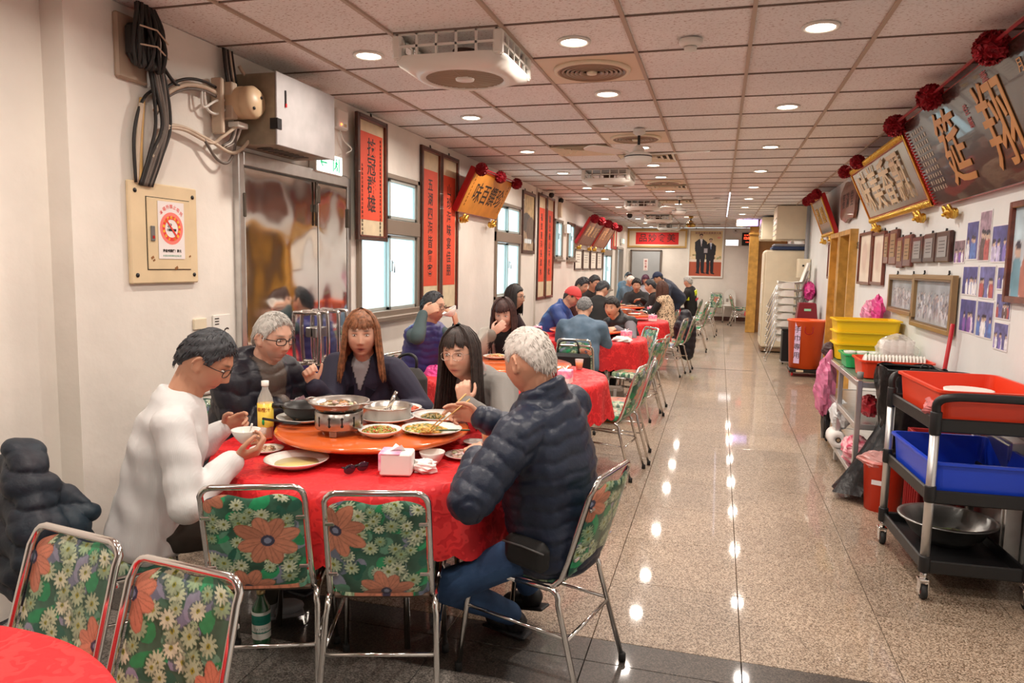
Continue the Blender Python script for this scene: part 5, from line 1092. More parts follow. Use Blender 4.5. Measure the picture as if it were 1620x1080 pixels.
pm_ = MB().lathe([(.03, 0), (.06, .006), (.075, .016), (.072, .017), (1e-5, .006)], n=20).mesh('plate', [M_WHITE])
for k in range(18):
    o = link('plate', pm_, None, (1.06+.023*k, 5.92, .875)); o.rotation_euler = (0, PI/2+.15, 0); tag(o, 'white plate on edge in the tray, %s from the aisle' % ORD[k], 'plate', 'row of white plates on edge in the tray')
t = thing('cup_bag', 'clear plastic bag of white paper cups standing on the trolley by the wall', 'bag', (1.37, 6.30, .80))
for k in range(4): MB().lathe([(.035, 0), (.045, .20), (.042, .20)], (-.08+.055*k, .0, .02), 14).build('cup_column', M_TISSUE, t)
crumple(t, 'clear_bag', mat('clear_film', (.9, .88, .84), .15, alpha=.35), (0, 0, .13), (.15, .08, .14), 16, .12, 9)
t = thing('plastic_bag', 'translucent pink plastic bag hanging from the far corner of the trolley', 'bag', (.95, 6.9, .55)); crumple(t, 'bag_body', M_PBAG, (0, 0, -.02), (.085, .13, .25), 20, .25, 12); MB().cone((0.01, 0, .20), (0.03, 0, .30), .05, .015, 8).build('bag_neck', M_PBAG, t)
t = thing('apron', 'black cloth hanging below the pink bag at the trolley', 'cloth', (.98, 6.95, .18)); crumple(t, 'cloth', M_BLACK, (0, 0, .05), (.04, .10, .17), 14, .2, 13)
t = thing('film_roll', 'white roll of plastic bags lying at the lower end of the trolley', 'roll', (.99, 6.4, .19)); MB().lathe([(.02, -.12), (.065, -.12), (.065, .12), (.02, .12), (.02, -.12)], (0, 0, 0), 28, 0, Matrix.Rotation(PI/2, 3, 'X')).build('roll', M_TISSUE, t); MB().lathe([(.021, -.122), (.014, -.122), (.014, .122), (.021, .122)], (0, 0, 0), 16, 0, Matrix.Rotation(PI/2, 3, 'X')).build('core', mat('cardboard', (.35, .24, .15), .8), t)
t = thing('plastic_bag', 'bulging clear bag resting on top of the white roll', 'bag', (1.02, 6.45, .37)); crumple(t, 'bag_body', mat('white_bag', (.82, .84, .86), .3, alpha=.8), (0, 0, 0), (.08, .14, .12), 18, .25, 15)
t = thing('plastic_bag', 'red and white striped bag on the bottom shelf of the trolley', 'bag', (1.05, 5.85, .22)); crumple(t, 'bag_body', mat('striped_bag', (.80, .55, .58), .4, col2=(.7, .06, .15), vs=16), (0, 0, 0), (.10, .16, .11), 18, .28, 16)
t = thing('rag', 'bright red rag tucked on the middle shelf of the trolley', 'cloth', (1.10, 5.75, .58)); crumple(t, 'cloth', M_FLW, (0, 0, 0), (.06, .12, .08), 14, .3, 17)
t = thing('box', 'dark bundle at the far end of the trolley top by the pink bag', 'bundle', (1.0, 7.1, .80)); crumple(t, 'bundle', mat('dark_bundle', (.06, .03, .03), .6), (0, 0, .04), (.07, .08, .07), 12, .25, 18)
t = thing('mop', 'red-handled mop leaning on the right wall behind the trolley', 'mop', (1.50, 5.5, 0)); MB().tube([(0, -.10, 1.22), (-.02, .20, .05)], .014, 8).build('handle', mat('red_handle', (.55, .015, .02), .35), t); crumple(t, 'mop_head', M_TISSUE, (-.03, .22, .05), (.06, .09, .06), 12, .3, 3)
# large orange bin on a black dolly
t = thing('large_bin', 'large round orange plastic bin with a handwritten label, on a dolly', 'bin', (1.27, 11.45, 0)); MB().lathe([(1e-5, .12), (.215, .12), (.255, .80), (.27, .805), (.27, .83), (.258, .83), (.24, .78), (.20, .14), (1e-5, .14)], n=44).build('bin_body', M_OPLAS, t)
pp = MB().box((-.205, -.12, .49), (.005, .075, .60), rot=Matrix.Rotation(-1.05+PI/2+.0, 3, 'Z')).build('paper_label', mat('lilac_paper', (.72, .55, .80), .6), t)
M_ = basis((1.27-.1345, 11.45-.2085, .50), (.86, -.50, 0), (0, 0, 1)); pp.data = MB().box((0, 0, 0), (.085, .60, .004)).mesh('paper_label', [mat('lilac_paper', (.72, .55, .80), .6)]); pp.matrix_local = Matrix.Translation((-1.27, -11.45, 0)) @ M_
text('lettering', '手巾專用', .10, T(0, 0, .003), M_INK, pp, vertical=True, line=1.25)
MB().tube(bez([(-.045, -.262, .745), (-.04, -.268, .66), (.01, -.272, .635), (.06, -.268, .66), (.065, -.26, .745)], 5), .007, 6).build('handle', M_REDP, t)
MB().box((0, 0, .09), (.44, .44, .05), bev=.01).build('dolly', M_BLACK, t)
for sx in (-1, 1):
    for sy in (-1, 1): MB().lathe([(.02, -.015), (.034, 0), (.02, .015)], (sx*.18, sy*.18, .035), 12, 0, Matrix.Rotation(PI/2, 3, 'Y')).build('castor_wheel', M_REDP, t)
MB().box((-.08, -.222, .09), (.10, .004, .03)).build('dolly_plate', M_CREAM, t)
# maroon stools stacked
t0 = thing('plastic_stool', 'maroon square plastic stool', 'stool', (1.34, 12.2, .0), 0, 'stacked maroon stools by the large orange bin')
b = MB(); V = []
for hw, z in ((.17, 0), (.125, .40), (.115, .415)): V += [(hw, hw, z), (-hw, hw, z), (-hw, -hw, z), (hw, -hw, z)]
b.add(V, [(i*4+j, i*4+(j+1) % 4, (i+1)*4+(j+1) % 4, (i+1)*4+j) for i in range(2) for j in range(4)]+[(8, 9, 10, 11)], 0, False); b.build('stool_body', M_MAROON, t0)
MB().box((0, -.142, .31), (.10, .004, .035), bev=.001).build('hand_slot', mat('mint', (.35, .75, .50), .4), t0)
for k in range(7): place(t0, k > 0, (1.34, 12.2, .105*k), 0, 'maroon plastic stool, %s of the stack behind the orange bin' % ['lowest', 'second from bottom', 'third from bottom', 'fourth from bottom', 'third from top', 'second from top', 'topmost'][k])
# white plastic armchairs with metal legs, stacked
t0 = thing('stacking_chair', 'white shell chair', 'chair', (0, 0, 0), 0, 'stack of white shell chairs by the fridge')
b = MB(); nx, ny = 12, 16; V = []
for j in range(ny+1):
    v = j/ny
    for i in range(nx+1):
        u = (i/nx-.5)*2
        if v < .55: t_ = v/.55; x_, z_ = .20-.40*t_, .44-.02*math.sin(t_*PI)+.03*abs(u)**3
        else: t_ = (v-.55)/.45; x_, z_ = -.20-.10*t_, .44+.34*t_
        V.append((x_+.04*abs(u)**3*(v > .5), u*(.21-.05*max(0, v-.7)/.3), z_))
b.add(V, [(j*(nx+1)+i, j*(nx+1)+i+1, (j+1)*(nx+1)+i+1, (j+1)*(nx+1)+i) for j in range(ny) for i in range(nx)]); b.add([(x, y, z-.012) for x, y, z in V], [(j*(nx+1)+i+1, j*(nx+1)+i, (j+1)*(nx+1)+i, (j+1)*(nx+1)+i+1) for j in range(ny) for i in range(nx)]); b.build('shell', M_WPLAS, t0)
b = MB(); V = []
for k_ in range(21):
    a = -PI*.62+PI*1.24*k_/20; x_, y_ = .03+.175*math.cos(a)*(abs(math.cos(a))**-.35 if abs(math.cos(a)) > .05 else 1)*.9, .215*math.sin(a); V += [(x_, y_, .445), (x_+.012*math.cos(a), y_*1.03, .345+.045*max(0, math.cos(a))**6)]
b.add(V, [(2*i_, 2*i_+2, 2*i_+3, 2*i_+1) for i_ in range(20)]); b.build('skirt', M_WPLAS, t0)
for sy in (1, -1): lg = MB().tube([(.19, sy*.16, .40), (.335, sy*.20, .02)], .009, 7).build('leg', M_ALU, t0); MB().ball((.336, sy*.20, .015), .015, 8).build('foot_cap', M_WPLAS, lg); MB().tube([(-.12, sy*.16, .42), (-.20, sy*.19, .02)], .009, 7).build('leg', M_ALU, t0)
for k in range(8):
    o = place(t0, k > 0, (1.16, 13.15, .128*k), math.radians(180), 'white shell chair with metal legs, %s of the stack by the fridge' % ['lowest', 'second', 'third', 'fourth', 'fifth', 'sixth', 'seventh', 'topmost'][k])
t = thing('speaker_box', 'low black box on castors between the chair stack and the orange bin', 'box', (1.22, 12.75, 0)); MB().box((0, 0, .30), (.36, .30, .50), bev=.01).box((0, 0, .58), (.38, .32, .03), bev=.006).build('cabinet', M_BLACK, t); MB().box((0, 0, .045), (.38, .30, .02), bev=.004).build('base', M_ALU, t)
for s in (-1, 1): MB().lathe([(.015, -.012), (.03, 0), (.015, .012)], (s*.15, -.1, .03), 10, 0, Matrix.Rotation(PI/2, 3, 'Y')).build('castor_wheel', M_RUB, t)
# fridge and air-conditioning unit
t = thing('fridge', 'tall cream refrigerator cabinet standing by the wooden partition', 'fridge', (1.16, 14.75, 0)); MB().box((0, 0, 1.0), (.72, .76, 1.82), bev=.03).build('body', M_CREAM, t)
MB().box((-.362, -.02, 1.0), (.02, .70, 1.72), bev=.008).build('door', M_CREAM, t); MB().box((-.38, -.28, 1.1), (.03, .03, .40), bev=.008).build('door_handle', M_WPLAS, t); MB().box((-.02, -.02, .05), (.66, .70, .06), bev=.006).build('plinth', mat('plinth_brown', (.22, .13, .07), .6), t)
for k in range(8): MB().box((-.375, -.02, .30+.03*k), (.012, .5, .012)).build('grille_slat', mat('slat_grey', (.4, .38, .35), .5), t)
t = thing('air_conditioner', 'large cream air-conditioner cabinet hung above the fridge', 'air conditioner', (1.26, 14.9, 2.40)); MB().box((0, 0, .02), (.56, .90, .62), bev=.01).build('body', M_CREAM, t)
for k in range(4): MB().box((-.285, 0, -.2+.10*k), (.012, .8, .03), bev=.003).build('louvre', mat('ac_grey', (.55, .52, .46), .5), t)
t = thing('folded_sheet', 'dark blue tarpaulin folded on top of the fridge', 'cloth', (1.22, 14.6, 1.915)); MB().box((0, 0, .03), (.62, .5, .06), bev=.02).build('lower_fold', mat('navy_tarp', (.03, .05, .12), .5), t); MB().box((.02, 0, .085), (.60, .48, .05), bev=.02).build('upper_fold', mat('grey_tarp', (.22, .22, .24), .5), t)
t = thing('air_conditioner', 'cream air-conditioner unit on the wooden partition, left of the larger one', 'air conditioner', (1.10, 17.6, 2.45)); MB().box((0, 0, 0), (.5, .9, .5), bev=.02).build('body', M_CREAM, t)
for k in range(3): MB().box((-.255, 0, -.15+.12*k), (.012, .8, .05), bev=.004).build('louvre', mat('ac_grey', (.55, .52, .46), .5), t)
t = thing('meter_cabinet', 'cream wall cabinet behind the stack of white chairs', 'cabinet', (1.44, 14.0, 1.58)); MB().box((0, 0, 0), (.20, .35, .34), bev=.008).build('body', M_CREAM, t); MB().box((-.02, -.18, .05), (.03, .012, .03)).build('latch', M_BLACK, t)
tag(MB().tube([(1.50, 14.2, .1), (1.50, 14.2, 2.7)], .035, 10).build('drain_pipe', mat('pipe_grey', (.35, .35, .36), .5)), 'grey vertical pipe beside the air-conditioner cabinet', 'pipe')
# white child's chair by the back wall
t = thing('child_chair', 'rounded white plastic child seat with two openings against the back wall', 'chair', (.33, 22.25, 0)); b = MB(); V = []
n = 20
for y in (-.02, .02):
    for i in range(n+1): a = PI*i/n; V.append((.17*math.cos(a), y+.14, .72+.22*math.sin(a)))
    V += [(-.17, y+.14, .5), (.17, y+.14, .5)]
m = n+3; b.add(V, [tuple(range(m)), tuple(range(m, 2*m))[::-1]]+[(i, m+i, m+(i+1) % m, (i+1) % m) for i in range(m)], 0, False); b.build('back_shell', M_WPLAS, t)
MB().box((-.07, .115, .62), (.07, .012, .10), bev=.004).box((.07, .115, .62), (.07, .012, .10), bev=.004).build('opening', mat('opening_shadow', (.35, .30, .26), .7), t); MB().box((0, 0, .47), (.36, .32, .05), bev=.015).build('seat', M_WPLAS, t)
for sx in (-1, 1):
    for sy in (-1, 1): MB().tube([(sx*.15, sy*.12, .46), (sx*.18, sy*.15, 0)], .016, 8).build('leg', M_WPLAS, t)

# ================================================================ people
def remesh(mb, vox, name, mats, parent, smooth=2, disp=None, color=None):
    me0 = mb.mesh('t'); ob = bpy.data.objects.new('t', me0); md = ob.modifiers.new('r', 'REMESH'); md.mode = 'VOXEL'; md.voxel_size = vox; md.use_smooth_shade = True
    if smooth: sm = ob.modifiers.new('s', 'SMOOTH'); sm.factor = .5; sm.iterations = smooth
    me = evaluate(ob); bpy.data.meshes.remove(me0); n = len(me.vertices); V = np.empty(n*3, np.float32); me.vertices.foreach_get('co', V); V = V.reshape(-1, 3).astype(float)
    if disp:
        Nn = np.empty(n*3, np.float32); me.vertex_normals.foreach_get('vector', Nn); V = V+Nn.reshape(-1, 3)*disp(V)[:, None]; me.vertices.foreach_set('co', V.astype(np.float32).ravel())
    if color:
        ca = me.color_attributes.get('Col') or me.color_attributes.new('Col', 'FLOAT_COLOR', 'POINT'); A = np.ones((n, 4), np.float32); A[:, :3] = color(V); ca.data.foreach_set('color', A.ravel())
    me.materials.clear()
    for m in (mats if isinstance(mats, (list, tuple)) else [mats]): me.materials.append(m)
    me.update(); return link(name, me, parent)
def folds(V, amp, seed=0, sc=1):
    x, y, z = V[:, 0]*sc, V[:, 1]*sc, V[:, 2]*sc
    w = np.sin(x*9+seed)+np.sin(y*8+seed*2)+np.sin(z*7+seed*3)
    return amp*(np.sin(x*26+w*2.2+z*14)+.7*np.sin(z*38+w*2.7+y*12)+.5*np.sin(y*55+x*30+w*3))/2
def seg_t(V, segs):
    best = np.full(len(V), 1e9); T_ = np.zeros(len(V)); K = np.zeros(len(V), int)
    for i, (a, b, r) in enumerate(segs):
        a, b = np.array(a), np.array(b); d = b-a; L = np.linalg.norm(d); t = np.clip((V-a)@d/L/L, -.3, 1.3); q = np.linalg.norm(V-a-t[:, None]*d, axis=1)/r
        m = q < best; best[m] = q[m]; T_[m] = (t*L)[m]; K[m] = i
    return T_, K
def ik(a, b, l1, l2, hint):
    a, b, hint = Vector(a), Vector(b), Vector(hint); d = b-a; D = min(d.length, .995*(l1+l2)); u = d.normalized(); x = (l1*l1-l2*l2+D*D)/(2*D); h = math.sqrt(max(1e-6, l1*l1-x*x))
    p = (hint-u*hint.dot(u)).normalized(); return a+u*x+p*h, a+u*D
def head_pts(nu, nv, feat=True, off=None):
    th = np.linspace(.001, PI-.001, nv+1); ph = np.linspace(0, 2*PI, nu, endpoint=False); P, T_ = np.meshgrid(ph, th)
    dx, dy, dz = np.sin(T_)*np.sin(P), np.sin(T_)*np.cos(P), np.cos(T_)
    x, y, z = dx*.077, dy*.094, dz*.117; t = np.clip(-z/.118, 0, 1)
    x = x*(1-.25*t**2.0)*(1+.03*np.exp(-((z-.03)/.05)**2)); back = y < 0
    y = np.where(back, y*(1-.62*np.clip((t-.25)/.75, 0, 1)), y*(1-.04*t)); fr = np.clip(dy, 0, 1)
    y = y-.012*fr*np.exp(-((z-.06)/.05)**2)*0
    if feat:
        ax = np.abs(x); g = lambda v, c, s: np.exp(-((v-c)/s)**2); F = (dy > 0)
        d = .024*g(x, 0, .0105)*np.clip(1-np.abs(z+.030)/.052, 0, 1)**.9*(z > -.030)+.024*g(x, 0, .0105)*g(z, -.030, .010)*(z <= -.030)
        d += .009*g(ax, .013, .007)*g(z, -.033, .009)-.011*g(ax, .031, .017)*g(z, .010, .013)+.005*g(ax, .028, .02)*g(z, .034, .010)
        d += .005*g(ax, .042, .018)*g(z, -.022, .020)+.0065*g(x, 0, .021)*g(z, -.0590, .0058)+.0075*g(x, 0, .018)*g(z, -.0715, .0062)-.006*g(x, 0, .024)*g(z, -.0650, .0028)
        d += .010*g(x, 0, .022)*g(z, -.098, .016)-.004*g(x, 0, .03)*g(z, -.083, .006)
        y = y+d*F
    if off is not None:
        o = off(np.degrees(np.arctan2(np.abs(dx), dy)), z, dx, dy, dz); x, y, z = x+dx*o, y+dy*o, z+dz*o
    return np.stack([x, y, z], -1)
def grid_add(mb, G, M, close=True):
    nv, nu = G.shape[0]-1, G.shape[1]; V = [M @ Vector(q) for q in G.reshape(-1, 3)]
    mb.add(V, [(i*nu+j, (i+1)*nu+j, (i+1)*nu+(j+1) % nu, i*nu+(j+1) % nu) for i in range(nv) for j in range(nu)])
HL = ([0, 38, 58, 72, 82, 100, 116, 135, 180], [.070, .066, .044, .006, .024, .030, .002, -.036, -.064])
def hair_cap(mb, M, th=.014, rec=0, rough=.002, low=0, nu=72, nv=48, seed=0):
    ph = np.random.RandomState(seed).rand(6)*6
    def off(az, z, dx, dy, dz):
        zh = np.interp(az, HL[0], HL[1])+rec*np.exp(-(az/45)**2)+low*(az > 80)
        m = np.clip((z-zh)/.014+.5, 0, 1); a = np.arctan2(dx, dy); n = np.sin(a*23+ph[0]+z*40)+np.sin(a*41+ph[1]-z*70)+np.sin(z*190+a*9+ph[2]); top = np.clip(z/.118, 0, 1)
        return m**.6*(th*(.75+.45*top)+rough*n)-(1-m)*.010
    grid_add(mb, head_pts(nu, nv, False, off), M)
def tufts(mb, M, n, L, th=.012, seed=1, rec=0, r=.0045, low=0, fwd=.3):
    rg = random.Random(seed)
    for _ in range(n):
        d = Vector((rg.gauss(0, 1), rg.gauss(0, 1), rg.gauss(.3, 1))).normalized(); az = math.degrees(math.atan2(abs(d.x), d.y)); z = d.z*.118
        if z < float(np.interp(az, HL[0], HL[1]))+rec*math.exp(-(az/45)**2)+low*(az > 80)+.006: continue
        p = Vector((d.x*.074, d.y*.094, z))+d*(th*.7); g = Vector((rg.uniform(-.3, .3), fwd if d.z > .5 else -.1, -.9 if d.z < .75 else -.1)); g = (g-d*g.dot(d)*.85).normalized(); L_ = L*rg.uniform(.6, 1.2)
        q = [p, p+(d*.35+g*.65)*L_*.5, p+(d*.25+g*.9)*L_]; mb.tube([M @ v for v in q], [r, r*.8, .0006], 3, cap=False)
def strands(mb, M, L, n=150, a0=50, seed=2, grav=None, th=.014, spread=.25, r=.0075, curl=0, bangs=True, bang_z=.036, part=.0, zsh=None):
    rg = random.Random(seed); Mi = M.to_3x3().inverted(); g = (Mi @ Vector((0, 0, -1))).normalized()
    def surf(az, t, e): return Vector((math.sin(t)*math.sin(az)*(.074+e), math.sin(t)*math.cos(az)*(.094+e), math.cos(t)*(.118+e)))
    for k in range(n):
        az = math.radians(a0+(180-a0)*((k//2+rg.random())/(n/2)))*(1 if k % 2 else -1); e = th+rg.uniform(-.004, .016); t1 = 1.62 if abs(az) < 1.9 else 1.8; P = [surf(az, t, e) for t in (.12, .5, .9, 1.25, t1)]
        l = L*rg.uniform(.82, 1.05); p = P[-1].copy(); out = Vector((math.sin(az), math.cos(az)*.5, 0)); ph = rg.random()*6
        for s in range(1, 7):
            f = s/6; p = p+g*(l/6)+out*(l/6)*spread*(.6-f if curl else .35)*(1 if curl else .8); q = p+Vector((math.sin(ph+f*5), math.cos(ph+f*4), 0))*.003*f; P.append(q)
        W_ = [M @ v for v in P]; rr = [r*.7]+[r]*(len(P)-3)+[r*.7, r*.15]; mb.tube(W_, rr, 5, cap=False, flat=.45)
    if bangs:
        for k in range(46):
            az = math.radians(rg.uniform(-52, 52)); e = th*.8; t1 = math.acos(max(-1, min(1, (bang_z+rg.uniform(-.008, .010))/.118))); P = [surf(az*(.6+.4*q), .15+(t1-.15)*q, e+.006*math.sin(q*PI)) for q in (0, .3, .6, .85, 1)]; mb.tube([M @ v for v in P], [r*.8, r, r, r*.8, r*.2], 5, cap=False, flat=.45)
def hand(mb, W, d, n, right, curl=.4, spread=.10, thumb=.5, pt=None, sc=1.0):
    """wrist W, finger direction d, palm normal n; returns knuckle centre"""
    d = Vector(d).normalized(); n = Vector(n); n = (n-d*n.dot(d)).normalized(); t = d.cross(n) if right else n.cross(d); W = Vector(W); c = curl if hasattr(curl, '__len__') else [curl]*4
    lens = [(.043, .026, .021), (.047, .030, .022), (.043, .028, .021), (.034, .020, .018)]; offs = [.030, .010, -.010, -.029]
    mb.ball(W+d*.045*sc, (.038*sc, .052*sc, .015*sc), 12, R=Matrix((t, d, n)).transposed())
    for i in range(4):
        K = W+(d*(.088-.004*abs(i-1.2))+t*offs[i])*sc; mb.cone(W+t*offs[i]*.55*sc, K, .0125*sc, .0100*sc, 8); a = 0; p = K; di = (d+t*spread*(1.4-i)*.45).normalized()
        for j, (l, q) in enumerate(zip(lens[i], (.75, 1.05, .7))):
            a += c[i]*q*1.25; v = di*math.cos(a)+n*math.sin(a); p2 = p+v*l*sc; mb.cone(p, p2, (.0092-.0009*j)*sc, (.0086-.0010*j)*sc, 8); p = p2
    b = W+(t*.024+d*.022+n*.004)*sc; v1 = (t*.75+d*.62+n*(.15+.4*thumb)).normalized(); p1 = b+v1*.036*sc; v2 = (t*(.55-.6*thumb)+d*.8+n*(.2+.4*thumb)).normalized(); p2 = p1+v2*.030*sc; v3 = (t*(.35-.8*thumb)+d*.85+n*(.2+.5*thumb)).normalized(); p3 = p2+v3*.024*sc
    mb.cone(W+t*.008, b, .015*sc, .0145*sc, 8).cone(b, p1, .0142*sc, .0115*sc, 8).cone(p1, p2, .0110*sc, .0098*sc, 8).cone(p2, p3, .0096*sc, .0080*sc, 8)
    return W+d*.09*sc
SKIN = (.60, .335, .225)
def fabric(nm, col, rough=.8, **k): return mat(nm, col, rough, bump=k.pop('bump', .25), bs=k.pop('bs', 160), **k)
PUFF = dict(rough=.42, bump=.35, bs=70, var=.15, vs=12)
def person(label, head, haz, pit, hip, baz, Rh=None, Lh=None, top=(), bottom=None, hair=('short', (.02, .017, .016)), vox=.007, sw=.175, roll=0, group=None, feet=None, glasses=None, skin=SKIN, rdir=None, ldir=None, rn=None, ln=None, rc=.45, lc=.45, relb=None, lelb=None, shoe=(.03, .03, .035), belly=0, hsc=1.0, beard=None, standing=False, khint=None, collar=None, cap=None, rt=.5, lt=.5, brow=(.03, .02, .018), mouth=0):
    vox *= 1.0; H = Vector(hip); f = Vector((math.cos(math.radians(baz)), math.sin(math.radians(baz)), 0)); hd = Vector(head)
    root_ = thing('person', label, 'person', (H.x, H.y, 0), 0, group); inv = Matrix.Translation((-H.x, -H.y, 0))
    N = hd-(hd-H).normalized()*.138-f*(.022+.055*max(0, math.sin(math.radians(pit))))-Vector((0, 0, .012)); s = (N-H).normalized(); r = f.cross(s).normalized(); ff = s.cross(r); L = (N-H).length
    a, pt_ = math.radians(haz), math.radians(pit); hf = Vector((math.cos(a)*math.cos(pt_), math.sin(a)*math.cos(pt_), -math.sin(pt_))); hr = hf.cross(Vector((0, 0, 1))).normalized(); hu = hr.cross(hf); rl = math.radians(roll); hr, hu = hr*math.cos(rl)+hu*math.sin(rl), hu*math.cos(rl)-hr*math.sin(rl)
    MH = Matrix(((hr.x*hsc, hf.x*hsc, hu.x*hsc, hd.x), (hr.y*hsc, hf.y*hsc, hu.y*hsc, hd.y), (hr.z*hsc, hf.z*hsc, hu.z*hsc, hd.z), (0, 0, 0, 1)))
    MHi = MH.inverted(); near = vox < .006; mid = vox < .009
    SR, SL = N-s*.060+r*sw, N-s*.060-r*sw
    Rh = Vector(Rh) if Rh else N+f*.36+r*.10-Vector((0, 0, .24)); Lh = Vector(Lh) if Lh else N+f*.36-r*.10-Vector((0, 0, .24))
    arms = []
    for S0, Pm, el, dr, side in ((SR, Rh, relb, rdir, 1), (SL, Lh, lelb, ldir, -1)):
        h0 = Vector(el) if el else r*side*.7+Vector((0, 0, -1))-f*.2
        dd = Vector(dr).normalized() if dr else (Pm-S0).normalized()*.5+f*.5; dd.normalize(); E, W = ik(S0, Pm-dd*.05, .285, .245, h0); arms.append((S0, E, W, dd))
    bm = MB(); bm.M = inv; nu, nv = (96, 72) if near else ((64, 48) if mid else (40, 30)); grid_add(bm, head_pts(nu, nv), MH)
    for sx in (-1, 1):
        R_ = (MH.to_3x3() @ Matrix.Rotation(sx*.35, 3, 'Z') @ Matrix.Rotation(-.15, 3, 'X')); bm.ball(MH @ Vector((sx*.078, -.004, -.004)), (.006*hsc, .016*hsc, .030*hsc), 12, R=R_); Re = MH.to_3x3() @ Matrix.Rotation(sx*.45, 3, 'Z') @ Matrix.Rotation(-.15, 3, 'X'); bm.tube([MH @ Vector((sx*.082, -.008, -.003))+Re @ Vector((sx*.003*hsc, .017*hsc*math.cos(q), .031*hsc*math.sin(q))) for q in [-.9+i*.42 for i in range(11)]], .0052*hsc, 8); bm.ball(MH @ Vector((sx*.079, .002, -.022)), (.008, .010, .014), 8, R=R_)
    bm.cone(MH @ Vector((0, -.022, -.045)), N-s*.02, .056*(.93 if sw < .165 else 1), .062, 14).cone(MH @ Vector((0, .02, -.075)), N+f*.02, .035, .05, 12)
    bm.ball(N-s*.10, (.11, .06, .08), 14, R=Matrix((r, ff, s)).transposed()).cone(N-s*.1, H, .06, .06, 12)
    for i, (S0, E, W, dd) in enumerate(arms):
        rg_ = i == 0; bm.cone(N-s*.08, S0, .05, .045, 10).cone(S0, E, .043, .036, 10).cone(E, W, .036, .024, 10)
        nn = (rn if rg_ else ln) or (Vector((0, 0, -1))+(-r if rg_ else r)*.5); hand(bm, W+dd*.002, dd, nn, rg_, rc if rg_ else lc, thumb=rt if rg_ else lt, sc=.92 if sw < .165 else 1.0)
    # legs
    if feet is None: feet = [H+f*.46+r*.12-Vector((0, 0, H.z-.09)), H+f*.44-r*.12-Vector((0, 0, H.z-.09))] if not standing else [H+r*.10-Vector((0, 0, H.z-.09)), H-r*.10+f*.1-Vector((0, 0, H.z-.09))]
    legs = []
    for i, A_ in enumerate(feet):
        hp = H+r*(.09 if i == 0 else -.09)-s*.02; K_, A2 = ik(hp, A_, .43, .42, Vector(khint[i]) if khint else Vector((0, 0, 1))*.5+f*1.0); legs.append((hp, K_, A2)); bm.cone(hp, K_, .045, .035, 10).cone(K_, A2, .032, .028, 10)
    b_c = beard
    def col(V):
        Vl = np.c_[V+np.array([H.x, H.y, 0]), np.ones(len(V))] @ np.array(MHi).T; x, y, z = Vl[:, 0], Vl[:, 1], Vl[:, 2]; ax = np.abs(x); A = np.tile(np.array(skin), (len(V), 1)); inh = (np.linalg.norm(Vl[:, :3], axis=1) < .15) & (y > .03)
        def mixc(m, c): A[:] = A*(1-m[:, None])+np.array(c)*m[:, None]
        g = lambda v, c, s: np.exp(-((v-c)/s)**2)
        mixc(inh*.35*g(ax, .045, .02)*g(z, -.025, .02), (.70, .25, .18)); mixc(inh*.30*g(x, 0, .014)*g(z, -.03, .015), (.66, .26, .18))
        mixc(inh*np.clip(1.3*g(x, 0, .021)*g(z, -.0655, .0095), 0, 1)*.85, (.50, .13, .11)); mixc(inh*g(x, 0, .024)*g(z, -.0652, .0022), (.16, .04, .035))
        if mouth: mixc(inh*np.clip(1.6*g(x, 0, .013)*g(z, -.066, .006), 0, 1), (.12, .02, .02))
        mixc(inh*np.clip(1.5*g(ax, .031, .015)*g(z, .0335+.004*(ax/.03)*0, .0038), 0, 1)*.85, brow)
        mixc(inh*np.clip(1.6*g(ax, .0315, .0135)*g(z, .0150, .0022), 0, 1), (.03, .018, .015)); mixc(inh*.45*g(ax, .031, .017)*g(z, .008, .011), (.36, .17, .12))
        if b_c: mixc(inh*.40*np.clip((-.045-z)/.02, 0, 1), b_c); mixc(inh*.3*g(ax, .05, .02)*np.clip((-.02-z)/.03, 0, 1), b_c)
        return A
    fem = sw < .166
    o = remesh(bm, vox, 'body', M_SKIN, root_, 2 if near else 1, None, col)
    if mid:
        for sx in (-1, 1):
            e = MB(); e.M = inv; R_ = MH.to_3x3(); e.ball(MH @ Vector((sx*.031, .0760, .0095)), (.0125, .0085, .0042), 12, R=R_); e.ball(MH @ Vector((sx*.031, .0800, .0095)), (.0052, .0052, .0040), 10, 1, R=R_); e.build('eye', [mat('eye_white', (.62, .56, .50), .25), mat('iris', (.025, .014, .01), .12)], root_)
    # garments: (name, kind, inflate, material, quilt amp, fold amp)
    RM = Matrix((r, ff, s)).transposed(); k = sw/.175
    for gi, gm in enumerate(top):
        nm, kind, infl, m, q, fo = gm[:6]; ex = gm[6] if len(gm) > 6 else {}; g = MB(); g.M = inv; segs = []
        if kind in ('both', 'torso'):
            i_ = infl; CT = ([-.08, .2, .4, .62, .80, .92], [.158, .148, .148, .160, .156, .115], [.125, .116+belly*.8, .116+belly, .118, .104, .082])
            for q_ in range(28):
                t_ = -.13+q_*.0389; wx, wy = float(np.interp(t_, CT[0], CT[1])), float(np.interp(t_, CT[0], CT[2])); g.ball(H+s*(L*t_)+ff*(belly*.5 if .1 < t_ < .5 else 0), (wx*k+i_, wy+i_, .085+i_*.4), 20, R=RM)
            for S0 in (SR, SL): g.cone(N-s*.035+(S0-N)*.18, S0+s*.0, .052+i_*.7, .055+i_*.8, 12)
            if ex.get('long'): g.ball(H-s*.10+f*.02, (.165*k+i_, .13+i_, .13), 16, R=RM).cone(H+r*.09, legs[0][0]*.5+legs[0][1]*.5, .10+i_, .095+i_, 12).cone(H-r*.09, legs[1][0]*.5+legs[1][1]*.5, .10+i_, .095+i_, 12)
            segs += [(H-s*.15-Vector((H.x, H.y, 0)), N+s*.1-Vector((H.x, H.y, 0)), .17)]
